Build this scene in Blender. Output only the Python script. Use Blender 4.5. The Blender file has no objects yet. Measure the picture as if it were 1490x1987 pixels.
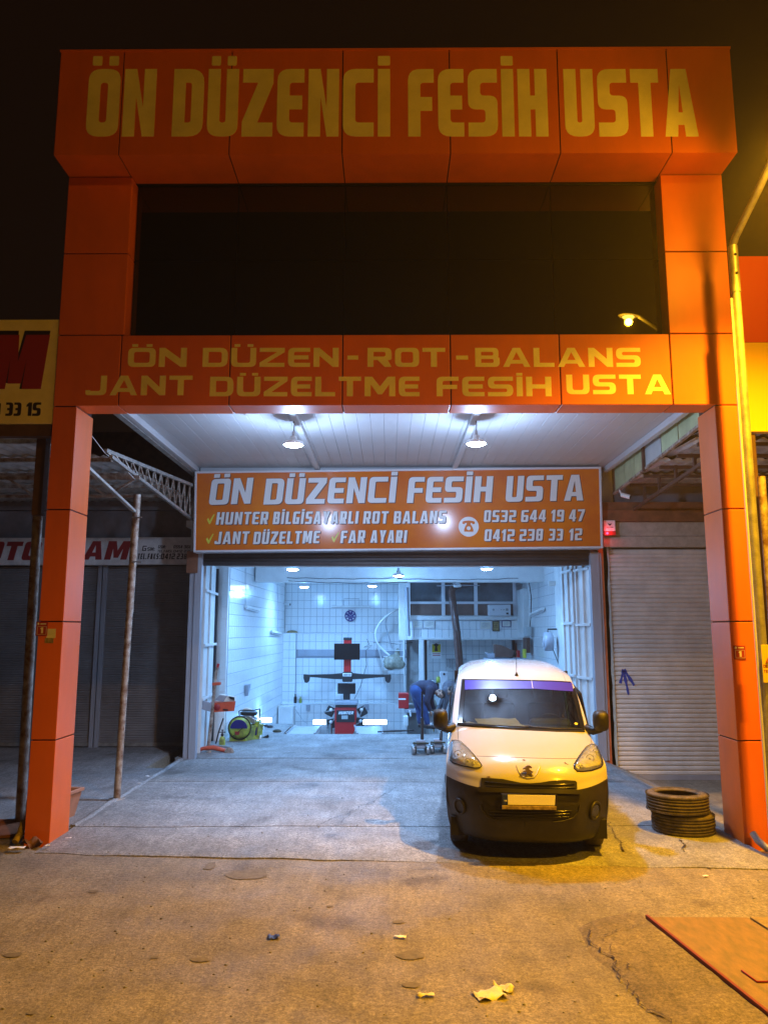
import bpy, math, random
from math import radians as R, sin, cos, pi, sqrt, atan2
from mathutils import Vector, Matrix, noise
from mathutils.bvhtree import BVHTree
from mathutils.geometry import tessellate_polygon, delaunay_2d_cdt
random.seed(7)
C = bpy.context.scene.collection
sc = bpy.context.scene

# ------------------------------------------------------------------ camera
CAM_H, PITCH, YAW = 2.25, 8.8, 0.384
cd = bpy.data.cameras.new('camera')
cam = bpy.data.objects.new('camera', cd); C.objects.link(cam)
cam.location = (0, 0, CAM_H)
cam.rotation_euler = (R(90 + PITCH), 0, R(YAW))
cd.sensor_fit = 'VERTICAL'; cd.sensor_height = 36; cd.lens = 36 * 1492 / 1987
cd.clip_start = 0.05; cd.clip_end = 400
sc.camera = cam

# ------------------------------------------------------------------ world: night sky
w = bpy.data.worlds.new('World'); sc.world = w; w.use_nodes = True
nt = w.node_tree; nt.nodes.clear()
wo = nt.nodes.new('ShaderNodeOutputWorld')
sk = nt.nodes.new('ShaderNodeTexSky'); sk.sky_type = 'NISHITA'; sk.sun_disc = False
sk.sun_elevation = R(-6); sk.sun_rotation = R(180)
bg = nt.nodes.new('ShaderNodeBackground'); bg.inputs['Strength'].default_value = 0.05
nt.links.new(sk.outputs[0], bg.inputs['Color'])
# town glow under a black sky
bg2 = nt.nodes.new('ShaderNodeBackground'); bg2.inputs['Strength'].default_value = 1.0
bg2.inputs['Color'].default_value = (0.0042, 0.0018, 0.0010, 1)
add = nt.nodes.new('ShaderNodeAddShader')
nt.links.new(bg.outputs[0], add.inputs[0]); nt.links.new(bg2.outputs[0], add.inputs[1])
nt.links.new(add.outputs[0], wo.inputs['Surface'])

sc.view_settings.view_transform = 'Standard'; sc.view_settings.look = 'None'
sc.view_settings.gamma = 1; sc.view_settings.exposure = 0.32
sc.view_settings.use_curve_mapping = False
sc.render.engine = 'CYCLES'
cy = sc.cycles
cy.use_denoising = True
try: cy.denoiser = 'OPENIMAGEDENOISE'
except Exception: pass
cy.max_bounces = 7; cy.diffuse_bounces = 4; cy.glossy_bounces = 3; cy.transmission_bounces = 4
cy.transparent_max_bounces = 8; cy.volume_bounces = 0
cy.caustics_reflective = False; cy.caustics_refractive = False
cy.sample_clamp_indirect = 4.0

LIGHTS = dict(
    sodium=(1.0, 0.46, 0.012), led=(0.42, 0.62, 1.0), room=(0.17, 0.46, 1.0),
    street=4300.0, street_far=3900.0, canopy=740.0, room_w=330.0)

# ------------------------------------------------------------------ pixel <-> place
_rot = cam.rotation_euler.to_matrix()
def ray(px, py):
    return (_rot @ Vector(((px - 745) / 1492, -(py - 993.5) / 1492, -1))).normalized()
def at(px, py, Y):
    d = ray(px, py); t = Y / d.y
    return Vector((d.x * t, Y, CAM_H + d.z * t))
def gp(px, py, z=0.0):
    d = ray(px, py); t = (z - CAM_H) / d.z
    return Vector((d.x * t, d.y * t, z))
def zat(py, Y, px=745): return at(px, py, Y).z
def xat(px, Y, py=1000): return at(px, py, Y).x

# ------------------------------------------------------------------ materials
MATS = {}
def mat(name, col, rough=0.6, metal=0.0, var=0.0, vscale=4.0, bump=0.0, bscale=40.0, spec=0.5,
        emit=None, estr=0.0, coat=0.0, col2=None, stretch=None, alpha=1.0, rvar=0.0):
    if name in MATS: return MATS[name]
    m = bpy.data.materials.new(name); m.use_nodes = True
    t = m.node_tree; b = t.nodes['Principled BSDF']
    b.inputs['Base Color'].default_value = (*col, 1)
    b.inputs['Roughness'].default_value = rough
    b.inputs['Metallic'].default_value = metal
    b.inputs['Specular IOR Level'].default_value = spec
    b.inputs['Coat Weight'].default_value = coat
    if emit: b.inputs['Emission Color'].default_value = (*emit, 1); b.inputs['Emission Strength'].default_value = estr
    tc = t.nodes.new('ShaderNodeTexCoord'); src = tc.outputs['Object']
    if stretch:
        mp = t.nodes.new('ShaderNodeMapping'); mp.inputs['Scale'].default_value = stretch
        t.links.new(src, mp.inputs[0]); src = mp.outputs[0]
    if var > 0:
        n = t.nodes.new('ShaderNodeTexNoise'); n.inputs['Scale'].default_value = vscale
        n.inputs['Detail'].default_value = 8; n.inputs['Roughness'].default_value = 0.62
        t.links.new(src, n.inputs['Vector'])
        cr = t.nodes.new('ShaderNodeValToRGB')
        c2 = col2 or tuple(c * (1 - var) for c in col)
        c1 = col if col2 else tuple(min(1, c * (1 + var * 0.6)) for c in col)
        cr.color_ramp.elements[0].position = 0.34; cr.color_ramp.elements[0].color = (*c2, 1)
        cr.color_ramp.elements[1].position = 0.66; cr.color_ramp.elements[1].color = (*c1, 1)
        t.links.new(n.outputs['Fac'], cr.inputs[0]); t.links.new(cr.outputs[0], b.inputs['Base Color'])
        if rvar > 0:
            mr = t.nodes.new('ShaderNodeMapRange'); mr.inputs[3].default_value = max(0.05, rough - rvar); mr.inputs[4].default_value = min(1, rough + rvar)
            t.links.new(n.outputs['Fac'], mr.inputs[0]); t.links.new(mr.outputs[0], b.inputs['Roughness'])
    if bump > 0:
        n2 = t.nodes.new('ShaderNodeTexNoise'); n2.inputs['Scale'].default_value = bscale; n2.inputs['Detail'].default_value = 6
        t.links.new(src, n2.inputs['Vector'])
        bp = t.nodes.new('ShaderNodeBump'); bp.inputs['Strength'].default_value = bump; bp.inputs['Distance'].default_value = 0.01
        t.links.new(n2.outputs['Fac'], bp.inputs['Height']); t.links.new(bp.outputs[0], b.inputs['Normal'])
    MATS[name] = m; return m

def ground_mat(name, base, dark, light, speck=0.0, rough=0.75, wet=0.25):
    m = bpy.data.materials.new(name); m.use_nodes = True
    t = m.node_tree; b = t.nodes['Principled BSDF']; N = t.nodes.new; L = t.links.new
    g = N('ShaderNodeNewGeometry')
    def nz(s, d=6, r=0.6, vec=None):
        n = N('ShaderNodeTexNoise'); n.inputs['Scale'].default_value = s; n.inputs['Detail'].default_value = d; n.inputs['Roughness'].default_value = r
        L(vec or g.outputs['Position'], n.inputs['Vector']); return n.outputs['Fac']
    def ramp(f, p0, p1, c0, c1):
        r = N('ShaderNodeValToRGB'); r.color_ramp.elements[0].position = p0; r.color_ramp.elements[1].position = p1
        r.color_ramp.elements[0].color = (*c0, 1); r.color_ramp.elements[1].color = (*c1, 1); L(f, r.inputs[0]); return r.outputs[0]
    def mix(a, bb, f, mode='MIX'):
        x = N('ShaderNodeMix'); x.data_type = 'RGBA'; x.blend_type = mode
        if isinstance(f, float): x.inputs[0].default_value = f
        else: L(f, x.inputs[0])
        L(a, x.inputs[6]); L(bb, x.inputs[7]); return x.outputs[2]
    big = ramp(nz(0.55, 7, 0.65), 0.36, 0.66, dark, light)
    mid = ramp(nz(3.1, 8, 0.7), 0.35, 0.7, tuple(c * 0.62 for c in base), tuple(min(1, c * 1.35) for c in base))
    col = mix(big, mid, 0.42)
    # oil and tyre stains with hard rims
    st = ramp(nz(1.05, 3, 0.45), 0.63, 0.69, (1, 1, 1), (0.5, 0.47, 0.45))
    col = mix(col, st, 0.8, 'MULTIPLY')
    # grit and aggregate in several sizes
    for sc_, lo, hi, f_ in ((26, .66, 1.38, .8), (60, .6, 1.45, .8), (130, .7, 1.3, .6)):
        col = mix(col, ramp(nz(sc_, 4, 0.7), 0.36, 0.64, (lo,) * 3, (hi,) * 3), f_, 'MULTIPLY')
    # scuffs drawn out along the driving direction
    mp = N('ShaderNodeMapping'); mp.inputs['Scale'].default_value = (5.5, .8, 1); L(g.outputs['Position'], mp.inputs[0])
    col = mix(col, ramp(nz(1.6, 7, 0.72, mp.outputs[0]), 0.38, 0.62, (0.78,) * 3, (1.14,) * 3), 0.7, 'MULTIPLY')
    # drips
    vd = N('ShaderNodeTexVoronoi'); vd.inputs['Scale'].default_value = 3.2; vd.inputs['Randomness'].default_value = 1; L(g.outputs['Position'], vd.inputs['Vector'])
    col = mix(col, ramp(vd.outputs['Distance'], 0.05, 0.085, (0.62,) * 3, (1, 1, 1)), 0.8, 'MULTIPLY')
    if speck > 0:
        v = N('ShaderNodeTexVoronoi'); v.inputs['Scale'].default_value = 38; L(g.outputs['Position'], v.inputs['Vector'])
        sp = ramp(v.outputs['Distance'], 0.10, 0.30, (1, 1, 1), (0, 0, 0))
        gate = ramp(nz(2.2, 5, 0.6), 0.45, 0.6, (0, 0, 0), (1, 1, 1))
        f = N('ShaderNodeMath'); f.operation = 'MULTIPLY'; L(sp, f.inputs[0]); L(gate, f.inputs[1])
        f2 = N('ShaderNodeMath'); f2.operation = 'MULTIPLY'; L(f.outputs[0], f2.inputs[0]); f2.inputs[1].default_value = speck
        wh = N('ShaderNodeRGB'); wh.outputs[0].default_value = (0.62, 0.6, 0.57, 1)
        col = mix(col, wh.outputs[0], f2.outputs[0])
    L(col, b.inputs['Base Color'])
    rr = N('ShaderNodeMapRange'); rr.inputs[1].default_value = 0.35; rr.inputs[2].default_value = 0.65
    rr.inputs[3].default_value = rough - wet; rr.inputs[4].default_value = rough + 0.12
    L(nz(1.3, 6), rr.inputs[0]); L(rr.outputs[0], b.inputs['Roughness'])
    h = N('ShaderNodeMath'); h.operation = 'ADD'; L(nz(32, 8, .75), h.inputs[0])
    h1 = N('ShaderNodeMath'); h1.operation = 'MULTIPLY'; L(nz(4, 7, 0.6), h1.inputs[0]); h1.inputs[1].default_value = 1.1
    L(h1.outputs[0], h.inputs[1])
    bp = N('ShaderNodeBump'); bp.inputs['Strength'].default_value = 0.7; bp.inputs['Distance'].default_value = 0.014
    L(h.outputs[0], bp.inputs['Height']); L(bp.outputs[0], b.inputs['Normal'])
    MATS[name] = m; return m

def glass_mat(name, tint=(0.25, 0.28, 0.28), rough=0.03, refl=0.12):
    m = bpy.data.materials.new(name); m.use_nodes = True
    t = m.node_tree; t.nodes.clear(); N = t.nodes.new
    o = N('ShaderNodeOutputMaterial'); tr = N('ShaderNodeBsdfTransparent'); tr.inputs[0].default_value = (*tint, 1)
    gl = N('ShaderNodeBsdfGlossy'); gl.inputs['Roughness'].default_value = rough; gl.inputs[0].default_value = (1, 1, 1, 1)
    fr = N('ShaderNodeFresnel'); fr.inputs[0].default_value = 1.5
    ma = N('ShaderNodeMath'); ma.operation = 'ADD'; ma.use_clamp = True; ma.inputs[1].default_value = refl - 0.04
    t.links.new(fr.outputs[0], ma.inputs[0])
    mx = N('ShaderNodeMixShader'); t.links.new(ma.outputs[0], mx.inputs[0]); t.links.new(tr.outputs[0], mx.inputs[1]); t.links.new(gl.outputs[0], mx.inputs[2])
    t.links.new(mx.outputs[0], o.inputs[0]); MATS[name] = m; return m

def emit_mat(name, col, s):
    m = bpy.data.materials.new(name); m.use_nodes = True
    t = m.node_tree; t.nodes.clear()
    o = t.nodes.new('ShaderNodeOutputMaterial'); e = t.nodes.new('ShaderNodeEmission')
    e.inputs[0].default_value = (*col, 1); e.inputs[1].default_value = s
    t.links.new(e.outputs[0], o.inputs[0]); MATS[name] = m; return m

# ------------------------------------------------------------------ mesh building
PLACE = {}
class MB:
    def __init__(s): s.v = []; s.f = []; s.sm = []
    def add(s, vs, fs, smooth=False):
        o = len(s.v); s.v += [Vector(p) for p in vs]
        s.f += [tuple(i + o for i in f) for f in fs]; s.sm += [smooth] * len(fs); return s
    def box(s, a, b, M=None):
        x0, y0, z0 = a; x1, y1, z1 = b
        if x0 > x1: x0, x1 = x1, x0
        if y0 > y1: y0, y1 = y1, y0
        if z0 > z1: z0, z1 = z1, z0
        vs = [Vector(p) for p in ((x0,y0,z0),(x1,y0,z0),(x1,y1,z0),(x0,y1,z0),(x0,y0,z1),(x1,y0,z1),(x1,y1,z1),(x0,y1,z1))]
        if M: vs = [M @ p for p in vs]
        return s.add(vs, [(0,3,2,1),(4,5,6,7),(0,1,5,4),(1,2,6,5),(2,3,7,6),(3,0,4,7)])
    def beam(s, p, q, w, h, up=(0, 0, 1)):
        p = Vector(p); q = Vector(q); d = (q - p).normalized(); up = Vector(up)
        if abs(d.dot(up)) > 0.98: up = Vector((0, 1, 0))
        a = d.cross(up).normalized(); b = a.cross(d).normalized()
        vs = []
        for c in (p, q):
            for sx, sy in ((-1,-1),(1,-1),(1,1),(-1,1)): vs.append(c + a * (sx * w / 2) + b * (sy * h / 2))
        return s.add(vs, [(0,3,2,1),(4,5,6,7),(0,1,5,4),(1,2,6,5),(2,3,7,6),(3,0,4,7)])
    def tube(s, pts, r, n=8, cap=True):
        pts = [Vector(p) for p in pts]; k = len(pts)
        rs = r if isinstance(r, (list, tuple)) else [r] * k
        ups = None; vs = []; fs = []
        for i, p in enumerate(pts):
            d = (pts[min(i + 1, k - 1)] - pts[max(i - 1, 0)])
            d = d.normalized() if d.length > 1e-9 else Vector((0, 0, 1))
            if ups is None:
                ups = Vector((0, 0, 1)) if abs(d.z) < 0.9 else Vector((0, 1, 0))
            a = d.cross(ups); a = a.normalized() if a.length > 1e-6 else Vector((1, 0, 0)); b = a.cross(d).normalized(); ups = b
            for j in range(n):
                t = 2 * pi * j / n; vs.append(p + a * (cos(t) * rs[i]) + b * (sin(t) * rs[i]))
        for i in range(k - 1):
            for j in range(n):
                fs.append((i*n+j, i*n+(j+1)%n, (i+1)*n+(j+1)%n, (i+1)*n+j))
        s.add(vs, fs, True)
        if cap:
            s.add(vs[:n], [tuple(range(n))]); s.add(vs[-n:], [tuple(reversed(range(n)))])
        return s
    def lathe(s, c, prof, axis='z', n=24, smooth=True, M=None):
        c = Vector(c); vs = []; fs = []
        for (r, h) in prof:
            for j in range(n):
                t = 2 * pi * j / n
                if axis == 'z': p = Vector((r*cos(t), r*sin(t), h))
                elif axis == 'y': p = Vector((r*cos(t), h, r*sin(t)))
                else: p = Vector((h, r*cos(t), r*sin(t)))
                vs.append(c + (M @ p if M else p))
        for i in range(len(prof) - 1):
            for j in range(n): fs.append((i*n+j, i*n+(j+1)%n, (i+1)*n+(j+1)%n, (i+1)*n+j))
        return s.add(vs, fs, smooth)
    def ball(s, c, r, n=12, sc=(1, 1, 1), M=None):
        prof = [(max(1e-4, sin(pi*i/n)), -cos(pi*i/n)) for i in range(n + 1)]
        c = Vector(c); vs = []; fs = []; m = n + 4
        for (a, h) in prof:
            for j in range(m):
                t = 2*pi*j/m; p = Vector((a*cos(t)*sc[0]*r, a*sin(t)*sc[1]*r, h*sc[2]*r))
                vs.append(c + (M @ p if M else p))
        for i in range(n):
            for j in range(m): fs.append((i*m+j, i*m+(j+1)%m, (i+1)*m+(j+1)%m, (i+1)*m+j))
        return s.add(vs, fs, True)
    def prism(s, poly, fn, holes=()):
        """poly in 2D; fn(x,y,side) -> 3D for side 0 (front) and 1 (back)"""
        loops = [poly] + list(holes)
        tri = tessellate_polygon([[Vector((x, y, 0)) for x, y in l] for l in loops])
        flat = [p for l in loops for p in l]; n = len(flat)
        vs = [fn(x, y, 0) for x, y in flat] + [fn(x, y, 1) for x, y in flat]
        fs = [tuple(t) for t in tri] + [tuple(i + n for i in reversed(t)) for t in tri]
        o = 0
        for l in loops:
            k = len(l)
            for i in range(k): fs.append((o+i, o+(i+1)%k, n+o+(i+1)%k, n+o+i))
            o += k
        return s.add(vs, fs)
    def build(s, name, m, parent=None, world=False, bevel=0.0, seg=2, kind=None, remesh=0.0, recalc=True, subsurf=0, solid=0.0):
        me = bpy.data.meshes.new(name)
        vs = s.v
        if parent is not None and world:
            Mi = PLACE[parent.name].inverted(); vs = [Mi @ p for p in vs]
        me.from_pydata([tuple(p) for p in vs], [], s.f); me.update()
        me.polygons.foreach_set('use_smooth', s.sm)
        if recalc:
            import bmesh
            bm = bmesh.new(); bm.from_mesh(me); bmesh.ops.recalc_face_normals(bm, faces=bm.faces); bm.to_mesh(me); bm.free()
        o = bpy.data.objects.new(name, me); C.objects.link(o)
        if isinstance(m, str): m = MATS[m]
        me.materials.append(m)
        if parent is not None: o.parent = parent; PLACE[o.name] = PLACE[parent.name]
        else: PLACE[o.name] = Matrix.Identity(4)
        if solid: md = o.modifiers.new('s', 'SOLIDIFY'); md.thickness = solid
        if remesh:
            md = o.modifiers.new('r', 'REMESH'); md.mode = 'VOXEL'; md.voxel_size = remesh; md.use_smooth_shade = True
            md = o.modifiers.new('sm', 'SMOOTH'); md.factor = 0.5; md.iterations = 4
        if bevel:
            md = o.modifiers.new('b', 'BEVEL'); md.width = bevel; md.segments = seg; md.limit_method = 'ANGLE'; md.angle_limit = R(40)
            md.harden_normals = False
        if subsurf: md = o.modifiers.new('ss', 'SUBSURF'); md.levels = md.render_levels = subsurf
        if kind: o['kind'] = kind
        return o

def tag(o, label, cat, group=None, kind=None):
    o['label'] = label; o['category'] = cat
    if group: o['group'] = group
    if kind: o['kind'] = kind
    return o
def thing(name, label, cat, loc=(0, 0, 0), rz=0.0, group=None):
    o = bpy.data.objects.new(name, None); C.objects.link(o); o.empty_display_size = 0.2
    o.location = loc; o.rotation_euler = (0, 0, rz)
    PLACE[o.name] = Matrix.Translation(Vector(loc)) @ Matrix.Rotation(rz, 4, 'Z')
    return tag(o, label, cat, group)
def solo(mb, name, m, label, cat, group=None, loc=None, **k):
    """a thing that is one mesh, its origin at its base"""
    if loc is not None: 
        mb.v = [p - Vector(loc) for p in mb.v]
    o = mb.build(name, m, **k)
    if loc is not None: o.location = loc; PLACE[o.name] = Matrix.Translation(Vector(loc))
    return tag(o, label, cat, group)
def kids(o): return list(o.children)
def dup(root, loc, rz, label=None):
    def cp(o, par):
        c = o.copy(); C.objects.link(c); c.parent = par; return c
    r = root.copy(); C.objects.link(r); r.location = loc; r.rotation_euler = (0, 0, rz)
    if label: r['label'] = label
    for ch in kids(root):
        c = cp(ch, r)
        for g in kids(ch): cp(g, c)
    return r
def copy_piece(o, parent, loc, rot=None):
    c = o.copy(); C.objects.link(c); c.parent = parent; c.location = loc
    if rot: c.rotation_euler = rot
    return c
def light(name, kind, loc, power, col, parent=None, size=0.1, rot=None, spot=None, blend=0.5):
    d = bpy.data.lights.new(name, kind); d.energy = power; d.color = col
    if kind == 'AREA': d.shape = 'DISK'; d.size = size
    else: d.shadow_soft_size = size
    if kind == 'SPOT': d.spot_size = spot; d.spot_blend = blend
    o = bpy.data.objects.new(name, d); C.objects.link(o)
    if parent is not None:
        o.parent = parent; loc = PLACE[parent.name].inverted() @ Vector(loc)
    o.location = loc
    if rot: o.rotation_euler = rot
    return o

# ------------------------------------------------------------------ lettering: drawn outlines
def _round(pts, seg=5):
    out = []; n = len(pts)
    for i, p in enumerate(pts):
        x, y = p[0], p[1]; r = p[2] if len(p) > 2 else 0
        if r <= 0: out.append((x, y)); continue
        a = Vector(pts[i - 1][:2]) - Vector((x, y)); b = Vector(pts[(i + 1) % n][:2]) - Vector((x, y))
        r = min(r, a.length * 0.49, b.length * 0.49); a.normalize(); b.normalize()
        p0 = Vector((x, y)) + a * r; p2 = Vector((x, y)) + b * r; c = Vector((x, y))
        for k in range(seg + 1):
            t = k / seg; q = p0 * (1-t)**2 + c * (2*t*(1-t)) + p2 * t*t; out.append((q.x, q.y))
    return out
def glyph(ch, W, v, h, r):
    q = max(r - min(v, h) * 0.75, r * 0.3); d = []
    base = {'Ö': 'O', 'Ü': 'U', 'İ': 'I'}.get(ch, ch)
    c = W / 2; m = 0.5
    S = [(W,1),(0,1,r),(0,m-h/2,r),(W-v,m-h/2,q),(W-v,h,q),(0,h),(0,0),(W,0,r),(W,m+h/2,r),(v,m+h/2,q),(v,1-h,q),(W,1-h)]
    def rect(a, b, e, f, rr): return [(a,b,rr),(a,f,rr),(e,f,rr),(e,b,rr)]
    if base in 'O0': g = [([(0,0,r),(0,1,r),(W,1,r),(W,0,r)], [rect(v,h,W-v,1-h,q)])]
    elif base == 'Q': g = []
    elif base == 'D': g = [([(0,0),(0,1),(W,1,r*1.3),(W,0,r*1.3)], [[(v,h),(v,1-h),(W-v,1-h,q),(W-v,h,q)]])]
    elif base == 'U': g = [([(0,1),(v,1),(v,h,q),(W-v,h,q),(W-v,1),(W,1),(W,0,r),(0,0,r)], [])]
    elif base == 'N': g = [([(0,0),(v,0),(v,.58),(W-v*.98,0),(W,0),(W,1),(W-v,1),(W-v,.42),(v*.98,1),(0,1)], [])]
    elif base == 'Z': g = [([(0,1),(W,1),(W,1-h*1.05),(v*1.25,h),(W,h),(W,0),(0,0),(0,h*1.05),(W-v*1.25,1-h),(0,1-h)], [])]
    elif base == 'E': g = [([(W,1),(0,1,r),(0,0,r),(W,0),(W,h),(v,h,q),(v,m-h/2),(W*.93,m-h/2),(W*.93,m+h/2),(v,m+h/2),(v,1-h,q),(W,1-h)], [])]
    elif base == 'F': g = [([(W,1),(0,1,r),(0,0),(v,0),(v,m-h*.6),(W*.93,m-h*.6),(W*.93,m+h*.4),(v,m+h*.4),(v,1-h,q),(W,1-h)], [])]
    elif base == 'C': g = [([(W,1),(0,1,r),(0,0,r),(W,0),(W,h),(v,h,q),(v,1-h,q),(W,1-h)], [])]
    elif base == 'G': g = [([(W,1),(0,1,r),(0,0,r),(W,0,r*.4),(W,.55),(W*.5,.55),(W*.5,.55-h*.9),(W-v,.55-h*.9),(W-v,h),(v,h,q),(v,1-h,q),(W,1-h)], [])]
    elif base == 'I': g = [([(0,0),(0,1),(W,1),(W,0)], [])]
    elif base in 'S5': g = [(S, [])]
    elif base == '2': g = [([(W - p[0], *p[1:]) for p in S], [])]
    elif base == 'H': g = [([(0,0),(0,1),(v,1),(v,m+h/2),(W-v,m+h/2),(W-v,1),(W,1),(W,0),(W-v,0),(W-v,m-h/2),(v,m-h/2),(v,0)], [])]
    elif base == 'T': g = [([(0,1),(W,1),(W,1-h),(c+v/2,1-h),(c+v/2,0),(c-v/2,0),(c-v/2,1-h),(0,1-h)], [])]
    elif base == 'L': g = [([(0,1),(v,1),(v,h),(W,h),(W,0),(0,0)], [])]
    elif base == 'J': g = [([(W-v,1),(W,1),(W,0,r),(0,0,r),(0,.26),(v*.8,.26),(v*.8,h,q*.5),(W-v,h,q)], [])]
    elif base == 'A':
        a = v * .62; ap = .80; s_ = v * 1.02; y0, y1 = .17, .17 + h * .9
        xi = lambda y: s_ + (c - s_) * y / ap
        g = [([(0,0),(c-a,1),(c+a,1),(W,0),(W-s_,0),(W-xi(y0),y0),(xi(y0),y0),(s_,0)], [[(xi(y1),y1),(c,ap*.97),(W-xi(y1),y1)]])]
    elif base == 'V': g = [([(0,1),(v*1.1,1),(c,.25),(W-v*1.1,1),(W,1),(c+v*.55,0),(c-v*.55,0)], [])]
    elif base == 'Y': g = [([(0,1),(v*1.1,1),(c,.6),(W-v*1.1,1),(W,1),(c+v/2,.4),(c+v/2,0),(c-v/2,0),(c-v/2,.4)], [])]
    elif base == 'M': g = [([(0,0),(0,1),(v*1.25,1),(c,.5),(W-v*1.25,1),(W,1),(W,0),(W-v,0),(W-v,.6),(c+v*.35,.1),(c-v*.35,.1),(v,.6),(v,0)], [])]
    elif base == 'R': g = [([(0,0),(0,1),(W,1,r),(W,.36,r),(W*.84,.36),(W,0),(W-v*1.15,0),(W*.42,.36),(v,.36),(v,0)], [[(v,.36+h*.85),(v,1-h),(W-v,1-h,q),(W-v,.36+h*.85,q)]])]
    elif base == 'B': g = [([(0,0),(0,1),(W*.96,1,r),(W*.96,.54,r*.5),(W*.92,.52),(W,.48,r*.4),(W,0,r)], [[(v,h),(v,m-h*.4),(W-v,m-h*.4,q*.6),(W-v,h,q*.6)],[(v,m+h*.45),(v,1-h),(W-v*1.05,1-h,q*.6),(W-v*1.05,m+h*.45,q*.6)]])]
    elif base == 'K': g = [([(0,0),(0,1),(v,1),(v,.6),(W-v*1.2,1),(W,1),(W*.6,.52),(W,0),(W-v*1.2,0),(v,.42),(v,0)], [])]
    elif base == '1': g = [([(W*.35,0),(W*.35,.72),(0,.66),(0,.82),(W*.45,1),(W*.35+v,1),(W*.35+v,0)], [])]
    elif base == '3': g = [([(0,1),(W,1,r),(W,0,r),(0,0),(0,h),(W-v,h,q),(W-v,m-h/2),(W*.2,m-h/2),(W*.2,m+h/2),(W-v,m+h/2),(W-v,1-h,q),(0,1-h)], [])]
    elif base == '4': g = [([(W-v*1.3,0),(W-v*.3,0),(W-v*.3,.2),(W,.2),(W,.2+h*.9),(W-v*.3,.2+h*.9),(W-v*.3,1),(W-v*1.5,1),(0,.2+h),(0,.2),(W-v*1.3,.2)], [[(v*1.0,.2+h*.9),(W-v*1.3,.72),(W-v*1.3,.2+h*.9)]])]
    elif base in '69':
        o_ = [(W,1),(0,1,r),(0,0,r),(W,0,r),(W,m+h/2,r),(v,m+h/2),(v,1-h,q),(W,1-h)]; ho = rect(v,h,W-v,m-h/2,q*.6)
        if base == '9': o_ = [(W-p[0],1-p[1],*p[2:]) for p in o_]; ho = [(W-p[0],1-p[1],*p[2:]) for p in ho]
        g = [(o_, [ho])]
    elif base == '7': g = [([(0,1),(W,1),(W,1-h),(W*.55,0),(W*.55-v*1.1,0),(W-v*1.1,1-h),(0,1-h)], [])]
    elif base == '8': g = [([(0,0,r),(0,1,r),(W,1,r),(W,0,r)], [rect(v,h,W-v,m-h*.42,q*.6), rect(v,m+h*.42,W-v,1-h,q*.6)])]
    elif base == '-': g = [([(0,.38),(0,.38+h),(W,.38+h),(W,.38)], [])]
    elif base == ':': g = [([(0,0),(0,h),(v,h),(v,0)], []), ([(0,.5),(0,.5+h),(v,.5+h),(v,.5)], [])]
    elif base == '.': g = [([(0,0),(0,h),(v,h),(v,0)], [])]
    else: g = []
    dh = .145
    if ch == 'Ö' or ch == 'Ü':
        dw = min(v, W * .3)
        for x in (c - W*.26, c + W*.26): g.append(([(x-dw/2,1.05,.02),(x-dw/2,1.05+dh,.02),(x+dw/2,1.05+dh,.02),(x+dw/2,1.05,.02)], []))
    if ch == 'İ': g.append(([(0,1.05,.02),(0,1.05+dh,.02),(W,1.05+dh,.02),(W,1.05,.02)], []))
    return [(_round(o), [_round(x) for x in hs]) for o, hs in g]
WID = {'I': None, 'İ': None, '1': .62, 'M': 1.3, 'T': .95, 'A': 1.12, '-': .5, 'Y': 1.05, 'V': 1.05, 'F': .88, 'E': .88, 'L': .85, 'J': .85, ':': None, '.': None}
def word_layout(txt, total, height, stem, hs, r, gap):
    """letter boxes filling `total` metres at cap height `height`; stem/hs/r/gap in cap heights"""
    t = total / height; n = len(txt); fixed = gap * (n - 1); var = 0
    for ch in txt:
        k = WID.get(ch, 1.0)
        if k is None: fixed += stem
        else: var += k
    u = (t - fixed) / max(var, 1e-6); x = 0; out = []
    for ch in txt:
        k = WID.get(ch, 1.0); W = stem if k is None else u * k
        out.append((ch, x, W, glyph(ch, W, stem, hs, r))); x += W + gap
    return out
def put_word(txt, p0, p1, height, m, parent, stem=.3, hs=.2, r=.15, gap=.1, slant=0.0, depth=.0015, single=None, dx=0, dz=0, dy=0, split=True, name='letter'):
    """p0, p1: world points of the word's baseline ends on a wall facing -Y"""
    p0 = Vector(p0); p1 = Vector(p1); ux = (p1 - p0).normalized(); total = (p1 - p0).length
    Y = p0.y
    acc = single
    for ch, x, W, g in word_layout(txt, total, height, stem, hs, r, gap):
        mb = acc or MB()
        for o, hl in g:
            def fn(a, b, side, x=x):
                q = p0 + ux * ((x + a + slant * b) * height)
                return Vector((q.x + dx, Y - dy - (0 if side else depth), q.z + b * height + dz))
            mb.prism(o, fn, hl)
        if acc is None: mb.build(name, m, parent, world=True)
# ------------------------------------------------------------------ material library
mat('orange_panel', (0.74, 0.15, 0.012), 0.44, var=0.14, vscale=1.6, bump=0.10, bscale=1.6, rvar=.08, stretch=(1, 1, .35))
mat('panel_core', (0.03, 0.012, 0.008), 0.8)
mat('vinyl_yellow', (0.93, 0.86, 0.58), 0.5, var=0.12, vscale=2.5)
mat('dark_glass', (0.006, 0.006, 0.008), 0.012, spec=0.6)
mat('alu_dark', (0.02, 0.02, 0.022), 0.4, metal=0.3)
mat('pvc_white', (0.47, 0.48, 0.49), 0.45, var=0.06, vscale=2)
mat('white_paint', (0.74, 0.74, 0.72), 0.5, var=0.10, vscale=3, bump=0.05)
mat('plaster', (0.62, 0.62, 0.6), 0.8, var=0.16, vscale=2.2, bump=0.2, bscale=14)
mat('grout', (0.27, 0.29, 0.32), 0.9)
mat('tile', (0.80, 0.82, 0.82), 0.16, var=0.05, vscale=1.1, bump=0.02, bscale=3)
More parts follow.
